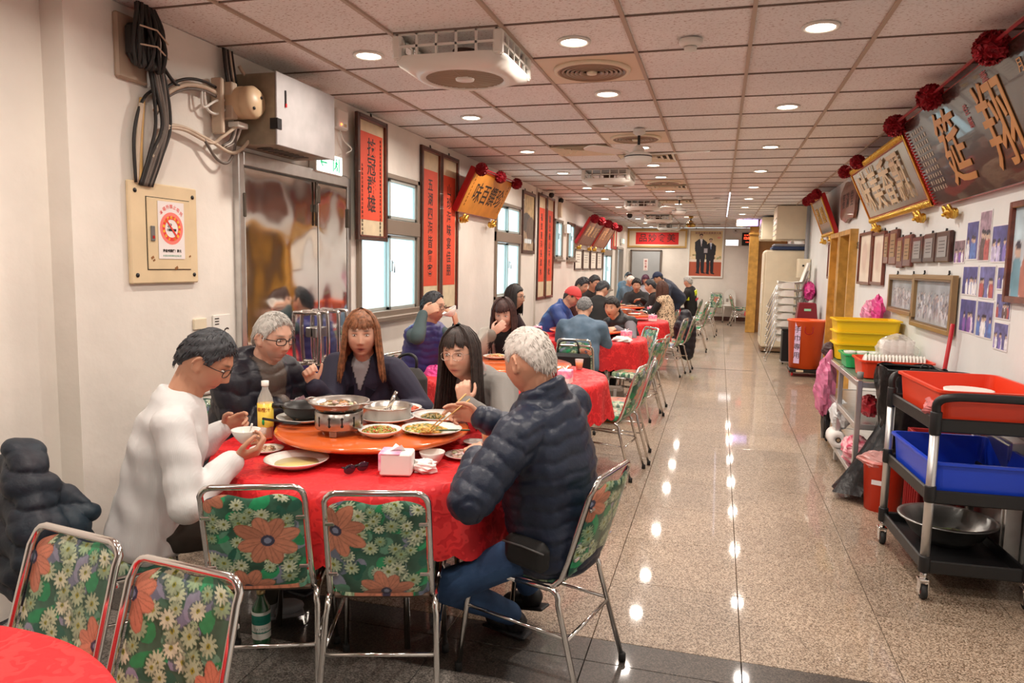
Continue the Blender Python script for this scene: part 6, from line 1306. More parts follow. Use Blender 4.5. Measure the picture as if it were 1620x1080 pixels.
        if kind in ('both', 'sleeves'):
            for S0, E, W, dd in arms:
                wv = (W-E).normalized(); W2 = W-wv*.012; g.cone(S0, E, .054+infl*.8, .046+infl*.8, 14).cone(E, W2, .046+infl*.8, .034+infl*.55, 14)
                if q: g.ball(W2-wv*.005, .034+infl*.35, 12)
                o_ = Vector((H.x, H.y, 0)); segs += [(S0-o_, E-o_, .055), (E-o_, W2-o_, .045)]
        if kind == 'sleeves': g.cone(SR, SL, .05, .05, 10)
        if ex.get('hood'): g.cone(N-ff*.055+r*.07+s*.02, N-ff*.07-r*.07+s*.02, .055, .055, 12).cone(N-ff*.05+r*.085+s*.01, N+ff*.055+r*.05-s*.04, .035, .025, 10).cone(N-ff*.05-r*.085+s*.01, N+ff*.055-r*.05-s*.04, .035, .025, 10)
        if ex.get('collar'):
            hc, rc_ = ex['collar']; n_ = 14
            for q_ in range(n_):
                a0_, a1_ = 2*PI*q_/n_, 2*PI*(q_+1)/n_; P_ = [N+s*(hc-.018*math.cos(a_-PI/2)*1.6)+(r*math.cos(a_)*.072+ff*math.sin(a_)*.066) for a_ in (a0_, a1_)]
                g.cone(P_[0], P_[1], rc_, rc_, 8)
                if hc > .03: g.cone(P_[0]-s*.03, P_[1]-s*.03, rc_*1.1, rc_*1.1, 8)
        pitch = ex.get('pitch', .062)
        def dsp(V, q=q, fo=fo, segs=segs, pitch=pitch):
            d = folds(V, fo, gi*2+H.x*3) if fo else np.zeros(len(V))
            if q:
                t, K = seg_t(V, segs); ph = np.abs(np.sin(PI*(t+.006*np.sin(V[:, 0]*40+V[:, 1]*30))/pitch)); d = d+q*(ph**.55-.75)
                d = d+q*.16*np.sin(V[:, 0]*150+V[:, 2]*60)*(1-ph)
            return d
        colr = ex.get('color'); remesh(g, max(vox*1.5, .0068), nm, m, root_, 3 if near else 1, dsp if (q or fo) else None, (lambda V: colr(V, H, r, ff, s, N)) if colr else None)
    if bottom:
        g = MB(); g.M = inv; g.ball(H-s*.0, (.148*k, .115, .11), 16, R=RM)
        for hp, K_, A2 in legs: g.cone(hp, K_, .079, .066, 14).cone(K_, A2+(K_-A2).normalized()*.03, .063, .050, 14)
        remesh(g, max(vox*2, .010), 'trousers', bottom, root_, 2, lambda V: folds(V, .004, 5))
    sm_ = mat('shoe_%02d%02d%02d' % tuple(int(c*99) for c in shoe), shoe, .5)
    for hp, K_, A2 in legs:
        b = MB(); b.M = inv; fd = f if not standing else f; Rf = Matrix((f.cross(Vector((0, 0, 1))), f, Vector((0, 0, 1)))).transposed(); c0 = Vector((A2.x, A2.y, A2.z-.035)); lift = max(0, A2.z-.10)
        if lift > .03: Rf = Rf @ Matrix.Rotation(-min(.45, lift*5), 3, 'X')
        b.ball(c0+Rf @ Vector((0, -.01, .01)), (.042, .05, .045), 12, R=Rf).ball(c0+Rf @ Vector((0, .06, -.005)), (.045, .085, .034), 14, R=Rf).box(c0+Rf @ Vector((0, .035, -.035)), (.074, .215, .014), Rf, bev=.006).cone(c0, A2+(K_-A2).normalized()*.03, .042, .040, 12); b.build('shoe', sm_, root_)
    # hair
    hs, hc_ = hair[0], hair[1]; ho = hair[2] if len(hair) > 2 else {}; hm = mat('hair_%02d%02d%02d' % tuple(int(c*99) for c in hc_), hc_, .55, col2=tuple(min(1, c*ho.get('mix', 2.0)+.004) for c in hc_), vs=55, bump=.4, bs=120)
    g = MB(); g.M = inv; sd = int(abs(H.x*31+H.y*17)) % 50; nn_ = 1 if near else (.6 if mid else .3)
    if hs == 'short': hair_cap(g, MH, ho.get('th', .012), ho.get('rec', 0), .0016, ho.get('low', 0), 72 if mid else 40, 48 if mid else 28, sd); tufts(g, MH, int(ho.get('n', 1100)*nn_), ho.get('len', .022), ho.get('th', .012), sd, ho.get('rec', 0), ho.get('tr', .0038) if near else .006, ho.get('low', 0), ho.get('fwd', .3))
    elif hs == 'curly':
        hair_cap(g, MH, .022, 0, .006, -.01, 60, 40, sd); rg = random.Random(sd)
        for _ in range(int(260*nn_)):
            d = Vector((rg.gauss(0, 1), rg.gauss(-.3, 1), rg.gauss(.5, 1))).normalized(); az = math.degrees(math.atan2(abs(d.x), d.y))
            if d.z*.118 < float(np.interp(az, HL[0], HL[1]))+.004: continue
            g.ball(MH @ (Vector((d.x*.074, d.y*.094, d.z*.118))+d*.022), rg.uniform(.010, .017), 6, wob=.2)
    else:
        hair_cap(g, MH, ho.get('th', .014), 0, .0012, -.03, 72 if mid else 40, 48 if mid else 28, sd)
        strands(g, MH, ho.get('len', .3), int((380 if near else 150)*(1 if mid else .6)), ho.get('open', 52), sd, th=.013, spread=ho.get('spread', .25), r=.0082 if near else .011, curl=ho.get('curl', 0), bangs=ho.get('bangs', True), bang_z=ho.get('bz', .036))
    ho_ = g.build('hair', hm, root_)
    if cap:
        g = MB(); g.M = inv
        def off(az, z, dx, dy, dz): return np.where(z > .028+.012*np.cos(np.radians(az)), .020+.006*np.clip(z/.1, 0, 1), -.012)
        grid_add(g, head_pts(48, 36, False, off), MH); V = []
        for e in (0, .004):
            for i in range(9): a_ = (i-4)/4*.95; V += [MH @ Vector((math.sin(a_)*.086, math.cos(a_)*.104, .040+e)), MH @ Vector((math.sin(a_)*.082, math.cos(a_)*.100+.072*math.cos(a_*.9), .030+e-.012*abs(a_)))]
        g.add(V, [(2*i, 2*i+2, 2*i+3, 2*i+1) for i in range(8)]+[(18+2*i, 18+2*i+1, 18+2*i+3, 18+2*i+2) for i in range(8)]+[(2*i+1, 2*i+3, 2*i+21, 2*i+19) for i in range(8)]); g.build('cap', fabric('cap_%02d' % int(cap[0]*99), cap, .7), root_)
    if glasses:
        g = MB(); g.M = inv; gc, gr, style = glasses; yy = .100
        for sx in (-1, 1):
            w_, h_ = (.026, .0165) if style == 'rect' else (.025, .020); P_ = [MH @ Vector((sx*(.033)+w_*math.copysign(abs(math.cos(q))**.7, math.cos(q)), yy-.012*abs(sx*.033+w_*math.cos(q))/.06, .006+h_*math.copysign(abs(math.sin(q))**.7, math.sin(q)))) for q in [2*PI*i/20 for i in range(20)]]
            g.tube(P_, gr, 6, closed=True); g.tube([MH @ Vector((sx*.058, yy-.012, .012)), MH @ Vector((sx*.076, .06, .012)), MH @ Vector((sx*.080, .0, .010)), MH @ Vector((sx*.078, -.02, -.006))], gr, 6)
        g.tube([MH @ Vector((-.009, yy, .010)), MH @ Vector((0, yy+.004, .013)), MH @ Vector((.009, yy, .010))], gr, 6); g.build('glasses', gc, root_)
    return root_, dict(N=N, s=s, r=r, f=ff, H=H, MH=MH, inv=inv, arms=arms, legs=legs, L=L)

def vee(base, inner, depth, w0):
    def f(V, H, r, f_, s, N):
        P = V+np.array([H.x-N.x, H.y-N.y, -N.z]); a, b_, c = P @ np.array(r), P @ np.array(s), P @ np.array(f_); m = (c > 0) & (b_ > -depth) & (np.abs(a) < w0*np.clip(1+b_/depth, 0, 1)+.004) & (b_ < .06); A = np.tile(np.array(base), (len(V), 1)); A[m] = inner; e = (c > 0) & (b_ > -depth*1.02) & ~m & (np.abs(a) < w0*np.clip(1+b_/depth, 0, 1)+.012); A[e] = np.array(base)*.45; return A
    return f
def wool(nm, rough=.8, **k): return mat(nm, (1, 1, 1), rough, attr='Col', bump=k.get('bump', .4), bs=k.get('bs', 200))
M_NAVYP = fabric('navy_puffer', (.014, .022, .045), **PUFF); M_BLKP = fabric('black_puffer', (.012, .012, .018), **PUFF)
g1 = 'people at the nearest table'
# man in the white sweater
def _white(N, L, b):
    tc = N.new('ShaderNodeTexCoord'); w = N.new('ShaderNodeTexWave'); w.inputs['Scale'].default_value = 55; w.inputs['Distortion'].default_value = 1; L.new(tc.outputs['Object'], w.inputs['Vector']); b.inputs['Base Color'].default_value = (.63, .63, .625, 1); b.inputs['Roughness'].default_value = .85
    bp = N.new('ShaderNodeBump'); bp.inputs['Strength'].default_value = .2; bp.inputs['Distance'].default_value = .0012; L.new(w.outputs['Fac'], bp.inputs['Height']); L.new(bp.outputs[0], b.inputs['Normal'])
M_SWEAT = node_mat('white_knit', _white)
R1, D1 = person('man in white knitted sweater and dark trousers, bending over a small bowl', (-1.857, 2.306, 1.171), 22, 30, (-2.03, 2.19, .57), 38, Rh=(-1.665, 2.285, .835), Lh=(-1.90, 2.52, .885), rdir=(.75, .55, .25), ldir=(.75, .1, .3), rn=(-.3, .5, 1), ln=(.2, -.9, -.3), rc=(.75, .85, .95, 1.0), lc=(.35, .6, .7, .8), relb=(.2, -.8, -1), lelb=(.3, .6, -1),
    top=[('sweater', 'both', .022, M_SWEAT, 0, .006, dict(collar=(.008, .014)))], bottom=fabric('dark_olive_trousers', (.040, .034, .026)), hair=('short', (.016, .017, .020), dict(len=.024, th=.015, rec=.002, mix=2.6, fwd=.05)), vox=.0051, glasses=(M_BLACK, .0016, 'rect'), feet=[(-1.80, 2.60, .10), (-1.92, 2.86, .10)], shoe=(.28, .28, .30), group=g1, skin=(.52, .27, .17))
# man with grey hair and glasses
R2, D2 = person('grey-haired man with dark glasses in a black puffer jacket, looking right', (-2.056, 3.035, 1.184), -14, 10, (-2.32, 3.10, .56), -12, Rh=(-1.93, 2.99, .87), Lh=(-1.82, 3.20, .84), rdir=(.9, .3, -.1), ldir=(.8, -.5, 0), rc=.5, lc=.5, relb=(-.7, -.35, -1), lelb=(0, .6, -1),
    top=[('shirt', 'torso', .006, fabric('brown_shirt', (.075, .055, .045)), 0, .004, dict(collar=(.035, .017))), ('puffer_jacket', 'both', .046, wool('puffer_vc', .42, bs=80), .009, .003, dict(hood=1, pitch=.085, color=vee((.012, .012, .020), (.075, .055, .045), .5, .075)))], bottom=fabric('black_trousers', (.02, .02, .022)),
    hair=('short', (.42, .40, .37), dict(len=.026, th=.012, rec=.012, mix=1.35, fwd=.6, n=2200, tr=.0024)), vox=.0051, glasses=(M_BLACK, .0022, 'rect'), beard=(.40, .34, .30), brow=(.18, .14, .11), skin=(.62, .36, .26), group=g1)
# woman with brown hair
R3, D3 = person('woman with orange-brown hair in a navy coat, one fist raised', (-1.834, 3.514, 1.166), -66, 2, (-1.93, 3.80, .56), -78, Rh=(-1.945, 3.18, .985), Lh=(-1.60, 3.34, .81), rdir=(-.25, -.25, .9), rn=(.5, -.5, .2), ldir=(-.5, -.9, 0), rc=(.95, 1.15, 1.2, 1.2), relb=(.1, .1, -1), lelb=(.8, .2, -.8), rt=-.1,
    top=[('blouse', 'torso', .002, fabric('grey_blouse', (.30, .29, .30)), 0, .003, {}), ('coat', 'both', .026, wool('wool_vc'), 0, .005, dict(long=1, color=vee((.022, .020, .042), (.30, .29, .30), .12, .042)))], bottom=fabric('black_trousers', (.02, .02, .022)),
    hair=('long', (.135, .052, .022), dict(len=.235, spread=.45, open=62, mix=2.4, bz=.042, th=.018)), vox=.0051, sw=.158, mouth=1, group=g1, skin=(.64, .37, .26))
# woman with black hair and glasses
R4, D4 = person('woman with long black hair and thin glasses in a grey wool coat', (-1.201, 3.322, 1.118), -96, 4, (-1.03, 3.70, .56), -112, Rh=(-1.60, 3.40, .80), Lh=(-1.09, 3.06, .975), rdir=(-.8, .0, 0), rn=(0, 0, -1), ldir=(-.2, .1, 1), ln=(-.2, 1, 0), rc=.25, lc=(1.0, 1.1, 1.2, 1.2), relb=(-.5, .2, -1), lelb=(.8, -.3, -1), roll=-3,
    top=[('blouse', 'torso', .004, fabric('pink_blouse', (.42, .30, .28)), 0, .003, dict(collar=(.02, .010))), ('coat', 'both', .026, wool('wool_vc'), 0, .006, dict(color=vee((.23, .215, .20), (.34, .25, .24), .24, .075)))], bottom=fabric('black_trousers', (.02, .02, .022)),
    hair=('long', (.020, .012, .010), dict(len=.34, spread=.30, open=64, mix=2.2, bz=.044)), vox=.0051, sw=.158, glasses=(mat('silver_rim', (.7, .68, .66), .2, 1), .0011, 'oval'), group=g1, skin=(.66, .37, .26))
# man with white hair, back to camera
R5, D5 = person('man with white cropped hair in a navy puffer jacket and jeans, holding chopsticks', (-.650, 2.540, 1.205), 152, 14, (-.545, 2.60, .57), 163, Rh=(-.955, 2.765, .945), Lh=(-.84, 2.49, .87), rdir=(-.95, .05, .15), rn=(-.15, -1, -.2), ldir=(-.5, .8, .25), rc=(.45, .55, .8, .9), lc=.7, relb=(.1, .8, -1), lelb=(-.35, -1.0, -.9), sw=.18, belly=.03,
    top=[('puffer_jacket', 'both', .040, M_NAVYP, .0075, .003, dict(pitch=.060, collar=(.050, .026)))], bottom=fabric('blue_jeans', (.018, .050, .125), col2=(.035, .085, .19), vs=9, bump=.5, bs=260),
    hair=('short', (.52, .48, .44), dict(len=.018, th=.009, rec=.012, mix=1.25, fwd=.1, low=.006, n=2600, tr=.0022)), vox=.0051, khint=[(-1, .2, .5), (-1.0, -.85, .35)], feet=[(-.73, 2.96, .14), (-.76, 2.80, .10)], shoe=(.012, .012, .014), group=g1, skin=(.60, .31, .20), brow=(.3, .27, .25), hsc=1.03)
b = MB(); b.M = D5['inv']; c0 = D5['H']-D5['r']*.20+D5['s']*.0+D5['f']*.01; Rp = Matrix((D5['r'], D5['f'], D5['s'])).transposed() @ Matrix.Rotation(.15, 3, 'X')
b.box(c0, (.065, .185, .125), Rp, bev=.028)
remesh(b, .007, 'waist_pouch', mat('pouch_black', (.012, .012, .012), .55, bump=.3, bs=200), R5, 6); b = MB(); b.M = D5['inv']; b.tube([c0+Rp @ Vector((-.030, -.085, .035)), c0+Rp @ Vector((-.038, 0, .045)), c0+Rp @ Vector((-.030, .085, .035))], .0035, 5); b.build('pouch_zip', mat('zip_grey', (.12, .12, .12), .4), R5)
# lapels and buttons of the navy coat, collar tips
b = MB(); b.M = D3['inv']; N_, s_, r_, f_ = D3['N'], D3['s'], D3['r'], D3['f']
for sx in (-1, 1): b.add([N_+r_*sx*.055-f_*.02+s_*.005, N_+r_*sx*.115+f_*.085-s_*.09, N_+r_*sx*.035+f_*.150-s_*.20, N_+r_*sx*.030+f_*.125-s_*.10, N_+r_*sx*.08+f_*.12-s_*.13], [(0, 1, 4, 3), (3, 4, 2), (0, 3, 4, 1), (3, 2, 4)], 0, False)
b.build('lapel', fabric('navy_wool2', (.018, .016, .034), bump=.4, bs=220), R3)
for sx in (-1, 1):
    for dz in (.26, .36): MB_ = MB(); MB_.M = D3['inv']; MB_.ball(N_+r_*sx*.045+f_*.148-s_*dz, .010, 8); MB_.build('button', mat('button_dark', (.03, .03, .05), .3), R3)

g2 = 'people at the second table'
person('man with glasses in a quilted purple vest, drinking from a bowl', (-2.151, 5.31, 1.212), -2, 2, (-2.30, 5.34, .56), -8, Rh=(-2.10, 5.10, 1.20), Lh=(-1.93, 5.22, 1.13), rdir=(.75, .3, .45), rn=(.2, .9, 0), ldir=(-.1, -.3, .9), ln=(-.9, 0, .2), relb=(.2, -1, -.9), lelb=(.6, .5, -1), rc=.7, lc=.6,
    top=[('shirt', 'both', .014, fabric('slate_green_shirt', (.055, .085, .090)), 0, .005, dict(collar=(.03, .014))), ('quilted_vest', 'torso', .036, fabric('purple_quilt', (.050, .045, .19), rough=.4), .008, .002, dict(pitch=.055))], bottom=fabric('grey_trousers', (.09, .085, .07)), hair=('short', (.018, .018, .018), dict(len=.018, th=.010, rec=.016)), vox=.0072, glasses=(M_BLACK, .0018, 'rect'), group=g2)
R7, D7 = person('woman with a dark bob in a beige striped jacket, hand at her mouth', (-1.67, 5.649, 1.154), -84, 14, (-1.74, 5.96, .56), -80, Rh=(-1.67, 5.46, 1.045), Lh=(-1.46, 5.52, .80), rdir=(.6, .1, .5), rn=(0, 1, .2), relb=(-.5, -.3, -1), rc=.5,
    top=[('jumper', 'torso', .002, fabric('black_jumper', (.012, .012, .014)), 0, .002, {}), ('jacket', 'both', .022, wool('wool_vc'), 0, .005, dict(collar=(.015, .020), color=vee((.46, .40, .34), (.012, .012, .014), .45, .085)))], bottom=fabric('black_trousers', (.02, .02, .022)), hair=('bob', (.035, .014, .012), dict(len=.125, spread=.5, curl=1, open=56, bz=.042)), vox=.0072, sw=.152, group=g2, skin=(.66, .40, .30))
b = MB(); b.M = D7['inv']
for sx in (-1, 1):
    for o_ in (.0, .022): b.tube([D7['N']+D7['r']*sx*(.085+o_)+D7['f']*.03-D7['s']*.005, D7['N']+D7['r']*sx*(.10+o_)+D7['f']*.10-D7['s']*.08, D7['N']+D7['r']*sx*(.09+o_)+D7['f']*.142-D7['s']*.22, D7['N']+D7['r']*sx*(.09+o_)+D7['f']*.145-D7['s']*.36], .0045, 5)
b.build('black_stripe', M_BLACK, R7)
g3 = 'people at the third table'
person('woman with black shoulder-length hair and glasses in profile by the second window', (-2.072, 7.423, 1.213), -6, 2, (-2.32, 7.47, .56), 0, top=[('cardigan', 'both', .024, fabric('dark_cardigan', (.035, .018, .022)), 0, .005, dict(collar=(.02, .016)))], bottom=fabric('black_trousers', (.02, .02, .022)), hair=('long', (.012, .010, .010), dict(len=.19, open=66, bangs=False)), vox=.0088, sw=.155, glasses=(M_BLACK, .0018, 'rect'), group=g3)
person('man in a blue jacket and red cap, bowed over the third table', (-1.725, 8.771, 1.171), -12, 22, (-2.10, 8.72, .56), -5, top=[('jacket', 'both', .038, fabric('royal_blue', (.022, .06, .24), rough=.5), 0, .007, dict(collar=(.03, .03)))], bottom=fabric('black_trousers', (.02, .02, .022)), hair=('short', (.04, .04, .04)), vox=.0088, cap=(.60, .06, .06), group=g3)
person('man with dark grey hair in a faded denim jacket, back to the camera', (-1.37, 7.66, 1.105), 92, 28, (-1.36, 7.40, .56), 92, top=[('denim_jacket', 'both', .040, fabric('denim', (.080, .135, .20), col2=(.14, .21, .29), vs=8, bump=.5, bs=200), 0, .006, dict(collar=(.022, .020)))], bottom=fabric('black_trousers', (.02, .02, .022)), hair=('short', (.10, .10, .10), dict(len=.018, mix=2.5)), vox=.0082, sw=.19, group=g3)
person('woman with short black hair in a dark vest, facing the camera', (-1.193, 8.492, 1.072), -104, 4, (-.98, 8.72, .56), -122, Rh=(-1.33, 8.20, .86), Lh=(-1.12, 8.13, .86), lc=.7, top=[('jumper', 'both', .020, fabric('grey_jumper', (.18, .17, .19)), 0, .005, {}), ('vest', 'torso', .036, fabric('black_vest', (.014, .014, .016), rough=.5), .006, .003, dict(collar=(.035, .022)))], bottom=fabric('black_trousers', (.02, .02, .022)), hair=('short', (.012, .010, .010), dict(len=.030, th=.020, low=-.012, rec=-.014)), vox=.0082, sw=.165, mouth=1, group=g3, skin=(.60, .32, .20))
g4 = 'people at the fourth table'; v4 = .0125
person('young man with messy black hair, bent in profile at the fourth table', (-1.992, 10.899, 1.254), -22, 20, (-2.28, 10.95, .58), -5, top=[('shirt', 'both', .022, fabric('dark_red_shirt', (.06, .012, .012)), 0, .005, {})], bottom=fabric('black_trousers', (.02, .02, .022)), hair=('short', (.012, .012, .012), dict(len=.045, th=.02)), vox=v4, group=g4)
person('young man with black hair behind the messy-haired one, half hidden', (-1.935, 11.65, 1.279), -38, 12, (-2.12, 11.85, .58), -35, top=[('shirt', 'both', .022, fabric('black_shirt', (.018, .014, .014)), 0, .005, {})], bottom=fabric('black_trousers', (.02, .02, .022)), hair=('short', (.012, .012, .012), dict(len=.035, th=.02)), vox=v4, group=g4)
person('person in a plain black pullover seen from behind at the fourth table', (-1.602, 10.378, 1.222), 48, 24, (-1.66, 10.12, .56), 75, top=[('pullover', 'both', .040, fabric('black_pullover', (.012, .011, .011)), 0, .005, dict(collar=(.01, .02)))], bottom=fabric('black_trousers', (.02, .02, .022)), hair=('short', (.012, .012, .012), dict(len=.03, th=.018)), vox=v4, sw=.19, group=g4)
g5 = 'people at the far tables'
CH_SP = lambda V, H, r, f, s, N: np.where((np.sin(V[:, 2]*95+2*np.sin(V[:, 0]*60))*np.sin(V[:, 0]*85+V[:, 1]*70+2*np.sin(V[:, 2]*50)) > .35)[:, None], np.array([[.05, .025, .015]]), np.array([[.66, .50, .33]]))
person('woman with long brown hair in an animal-print vest, back to camera', (-.934, 12.653, 1.186), 150, 6, (-.82, 12.55, .57), 160, top=[('black_sleeves', 'both', .014, fabric('black_knit', (.012, .012, .013)), 0, .004, {}), ('print_vest', 'torso', .034, mat('animal_print', (1, 1, 1), .8, attr='Col'), 0, .003, dict(long=1, color=CH_SP))], bottom=fabric('black_trousers', (.02, .02, .022)), hair=('long', (.055, .022, .014), dict(len=.30, open=60, bangs=False)), vox=.0115, sw=.16, group=g5)
person('man with short black hair in profile behind the animal-print vest', (-1.205, 13.519, 1.202), 178, 8, (-.98, 13.55, .57), 178, Rh=(-1.42, 13.7, .95), top=[('jacket', 'both', .030, fabric('black_shirt', (.018, .014, .014)), 0, .005, {})], bottom=fabric('black_trousers', (.02, .02, .022)), hair=('short', (.012, .012, .012), dict(len=.028, th=.016)), vox=v4, group=g5)
person('woman with curly black hair facing the camera at the fifth table', (-1.527, 14.158, 1.19), -84, 6, (-1.52, 14.42, .57), -88, top=[('blouse', 'torso', .01, fabric('red_blouse', (.35, .04, .02)), 0, 0, {}), ('jacket', 'both', .036, fabric('charcoal_jacket', (.03, .03, .032)), 0, .005, dict(collar=(.02, .028)))], bottom=fabric('black_trousers', (.02, .02, .022)), hair=('curly', (.014, .009, .008)), vox=v4, sw=.165, group=g5)
person('man in a navy cap and navy jacket bending over the far table', (-1.216, 15.306, 1.328), 190, 18, (-.82, 15.62, .93), 200, Rh=(-1.4, 15.5, .95), Lh=(-1.3, 15.1, .90), top=[('jacket', 'both', .034, fabric('navy_jacket', (.012, .020, .045), rough=.5), 0, .005, dict(collar=(.02, .024)))], bottom=fabric('navy_trousers', (.012, .016, .035)), hair=('short', (.02, .018, .017)), vox=v4, cap=(.012, .022, .06), standing=True, group=g5)
Ry, Dy = person('grey-haired man in a black jacket with yellow patches at the last table', (-.696, 17.323, 1.225), 150, 8, (-.60, 17.42, .57), 165, top=[('jacket', 'both', .034, fabric('black_jacket', (.014, .013, .013)), 0, .005, dict(collar=(.015, .024)))], bottom=fabric('black_trousers', (.02, .02, .022)), hair=('short', (.30, .29, .27), dict(len=.035, th=.02, mix=1.5)), vox=v4, sw=.185, group=g5)
b = MB(); b.M = Dy['inv']; N_, s_, r_, f_ = Dy['N'], Dy['s'], Dy['r'], Dy['f']; Rm = Matrix((r_, f_, s_)).transposed(); b.box(N_-f_*.13-s_*.11+r_*.03, (.15, .02, .13), Rm, bev=.005); b.build('yellow_patch', mat('hi_vis_yellow', (.75, .85, .03), .5), Ry); b = MB(); b.M = Dy['inv']; b.box(N_-r_*.20-s_*.20, (.02, .08, .08), Rm, bev=.005); b.build('yellow_patch', mat('hi_vis_yellow', (.75, .85, .03), .5), Ry)
b = MB(); b.M = Dy['inv']; b.box(N_-f_*.15-s_*.26+r_*.02, (.18, .02, .05), Rm, bev=.005); b.build('red_patch', mat('patch_red', (.55, .03, .05), .5), Ry)
person('person in a pale knitted hat at the left of the last table', (-2.06, 17.666, 1.201), -30, 18, (-2.25, 17.75, .57), -20, top=[('jacket', 'both', .034, fabric('blue_grey_jacket', (.10, .16, .22)), 0, .005, dict(collar=(.015, .024)))], bottom=fabric('black_trousers', (.02, .02, .022)), hair=('short', (.58, .52, .46), dict(th=.02, len=.012)), vox=.013, group=g5)
person('dark-haired person in a blue-grey jacket leaning behind the pale hat', (-2.205, 18.472, 1.294), -40, 12, (-2.38, 18.5, .62), -30, top=[('jacket', 'both', .034, fabric('blue_grey_jacket', (.10, .16, .22)), 0, .005, {})], bottom=fabric('black_trousers', (.02, .02, .022)), hair=('short', (.012, .012, .012)), vox=.013, group=g5)
person('woman with plum-coloured hair in a white top at the last table', (-1.759, 18.277, 1.229), -78, 6, (-1.72, 18.5, .60), -85, top=[('blouse', 'both', .022, fabric('white_blouse', (.62, .60, .64)), 0, .004, {})], bottom=fabric('black_trousers', (.02, .02, .022)), hair=('bob', (.055, .012, .030), dict(len=.11, spread=.4, curl=1, open=56)), vox=.013, sw=.155, group=g5)

# ================================================================ food and things on the tables
ZS, ZC = .837, .756
def plate_prof(r, h=.022): return [(1e-5, .002), (r*.55, .0), (r*.6, .003), (r*.85, h*.6), (r, h), (r*.995, h+.003), (r*.84, h*.75), (r*.6, .007), (1e-5, .006)]
def plate(x, y, z, r, label, cat='plate', name='dinner_plate', m=None, h=.022, group=None, sx=1):
    return tag(MB().lathe(plate_prof(r, h), n=40, sx=sx).build(name, m or M_WHITE, None, loc=(x, y, z)), label, cat, group)
def food(x, y, z, r, h, cols, label, n=120, seed=1, size=.012, name='cooked_food', long=2.2):
    rg = random.Random(seed); b = MB(); b.lathe([(1e-5, -.001), (r*.9, -.001), (r*.8, h*.35), (r*.4, h*.7), (1e-5, h*.75)], n=16, col=cols[0], wob=lambda a, z: .08*math.sin(a*5+seed))
    for k in range(n):
        a, q = rg.random()*6.28, math.sqrt(rg.random())*r*.95; zz = h*(1-(q/r)**2)*.8+.002; c = rg.choice(cols); c = tuple(v*rg.uniform(.8, 1.15) for v in c); s = size*rg.uniform(.6, 1.2)
        R_ = Matrix.Rotation(rg.random()*6, 3, 'Z') @ Matrix.Rotation(rg.uniform(-.6, .6), 3, 'X'); b.ball((math.cos(a)*q, math.sin(a)*q, zz), (s*long*.5, s*.45, s*.35), 6, R=R_, col=c)
    return tag(b.build(name, M_FOOD, None, col=True, loc=(x, y, z)), label, 'food', None, 'stuff')
# metal burner with a shallow pan
t = thing('table_burner', 'silver drum burner with cross-shaped openings and feet, on the nearest turntable', 'burner', (-1.515, 2.70, ZS)); M_TIN = mat('bright_tin', (.46, .43, .40), .28, .9, bump=.2, bs=60)
MB().lathe([(.098, .028), (.100, .030), (.100, .098), (.097, .100), (.095, .098), (.095, .030)], n=48).build('drum', M_TIN, t)
for k in range(12):
    a = 2*PI*k/12+.1; R_ = Matrix.Rotation(a, 3, 'Z'); b = MB()
    for q in (-1, 1): b.ball(R_ @ Vector((.0995, 0, .064+q*.015)), (.002, .0065, .007), 8, R=R_)
    b.box(R_ @ Vector((.0995, 0, .064)), (.003, .006, .032), R_); b.build('cut_opening', M_BLACK, t)
for k in range(3): a = 2*PI*k/3-1.35; R_ = Matrix.Rotation(a, 3, 'Z'); MB().box(R_ @ Vector((.085, 0, .014)), (.014, .030, .028), R_, bev=.004).build('foot', M_TIN, t)
MB().lathe([(1e-5, .03), (.05, .03), (.045, .05), (1e-5, .05)], n=20).build('fuel_cup', M_TIN, t)
t = thing('serving_pan', 'shallow silver pan of braised meat resting on the drum burner', 'pan', (-1.515, 2.70, ZS+.101)); MB().lathe([(1e-5, .002), (.085, .002), (.110, .018), (.118, .034), (.127, .036), (.127, .040), (.116, .039), (.106, .021), (.08, .008), (1e-5, .007)], n=48).build('pan_body', M_TIN, t)
for s in (-1, 1): MB().tube(bez([(s*.122, -.025, .036), (s*.145, -.02, .038), (s*.145, .02, .038), (s*.122, .025, .036)], 4), .004, 6).build('handle', M_TIN, t)
food(-1.515, 2.70, ZS+.109, .092, .026, [(.12, .07, .03), (.40, .20, .05), (.25, .13, .05), (.55, .45, .35)], 'brown braised meat pieces in the shallow silver pan', 110, 2, .022, 'braised_meat')
plate(-1.775, 2.855, ZS, .125, 'white plate under the black pan at the left of the nearest turntable')
t = thing('black_pan', 'black iron pan with a wooden-dark handle at the left of the turntable', 'pan', (-1.765, 2.87, ZS+.010)); MB().lathe([(1e-5, 0), (.07, 0), (.105, .03), (.118, .062), (.122, .066), (.116, .066), (.100, .032), (.065, .006), (1e-5, .006)], n=40).build('pan_body', mat('cast_iron', (.015, .013, .012), .35, .3), t); MB().tube([(-.10, -.05, .058), (-.14, -.075, .064)], .012, 8).build('handle', M_BLACK, t); MB().tube([(.10, .05, .058), (.13, .065, .062)], .012, 8).build('handle', M_BLACK, t)
food(-1.765, 2.87, ZS+.020, .085, .012, [(.05, .03, .02), (.10, .05, .02)], 'dark sauce left in the black iron pan', 40, 3, .012, 'sauce')
t = thing('spatula', 'black spatula lying across the plate left of the drum burner', 'utensil', (-1.80, 2.70, ZS+.026)); MB().tube([(-.10, .02, .002), (.03, .0, .0)], .006, 8).build('handle', M_BLACK, t); MB().box((.06, -.005, 0), (.07, .04, .004), bev=.001).build('blade', M_BLACK, t)
plate(-1.43, 2.985, ZS, .125, 'white plate under the steel soup pan')
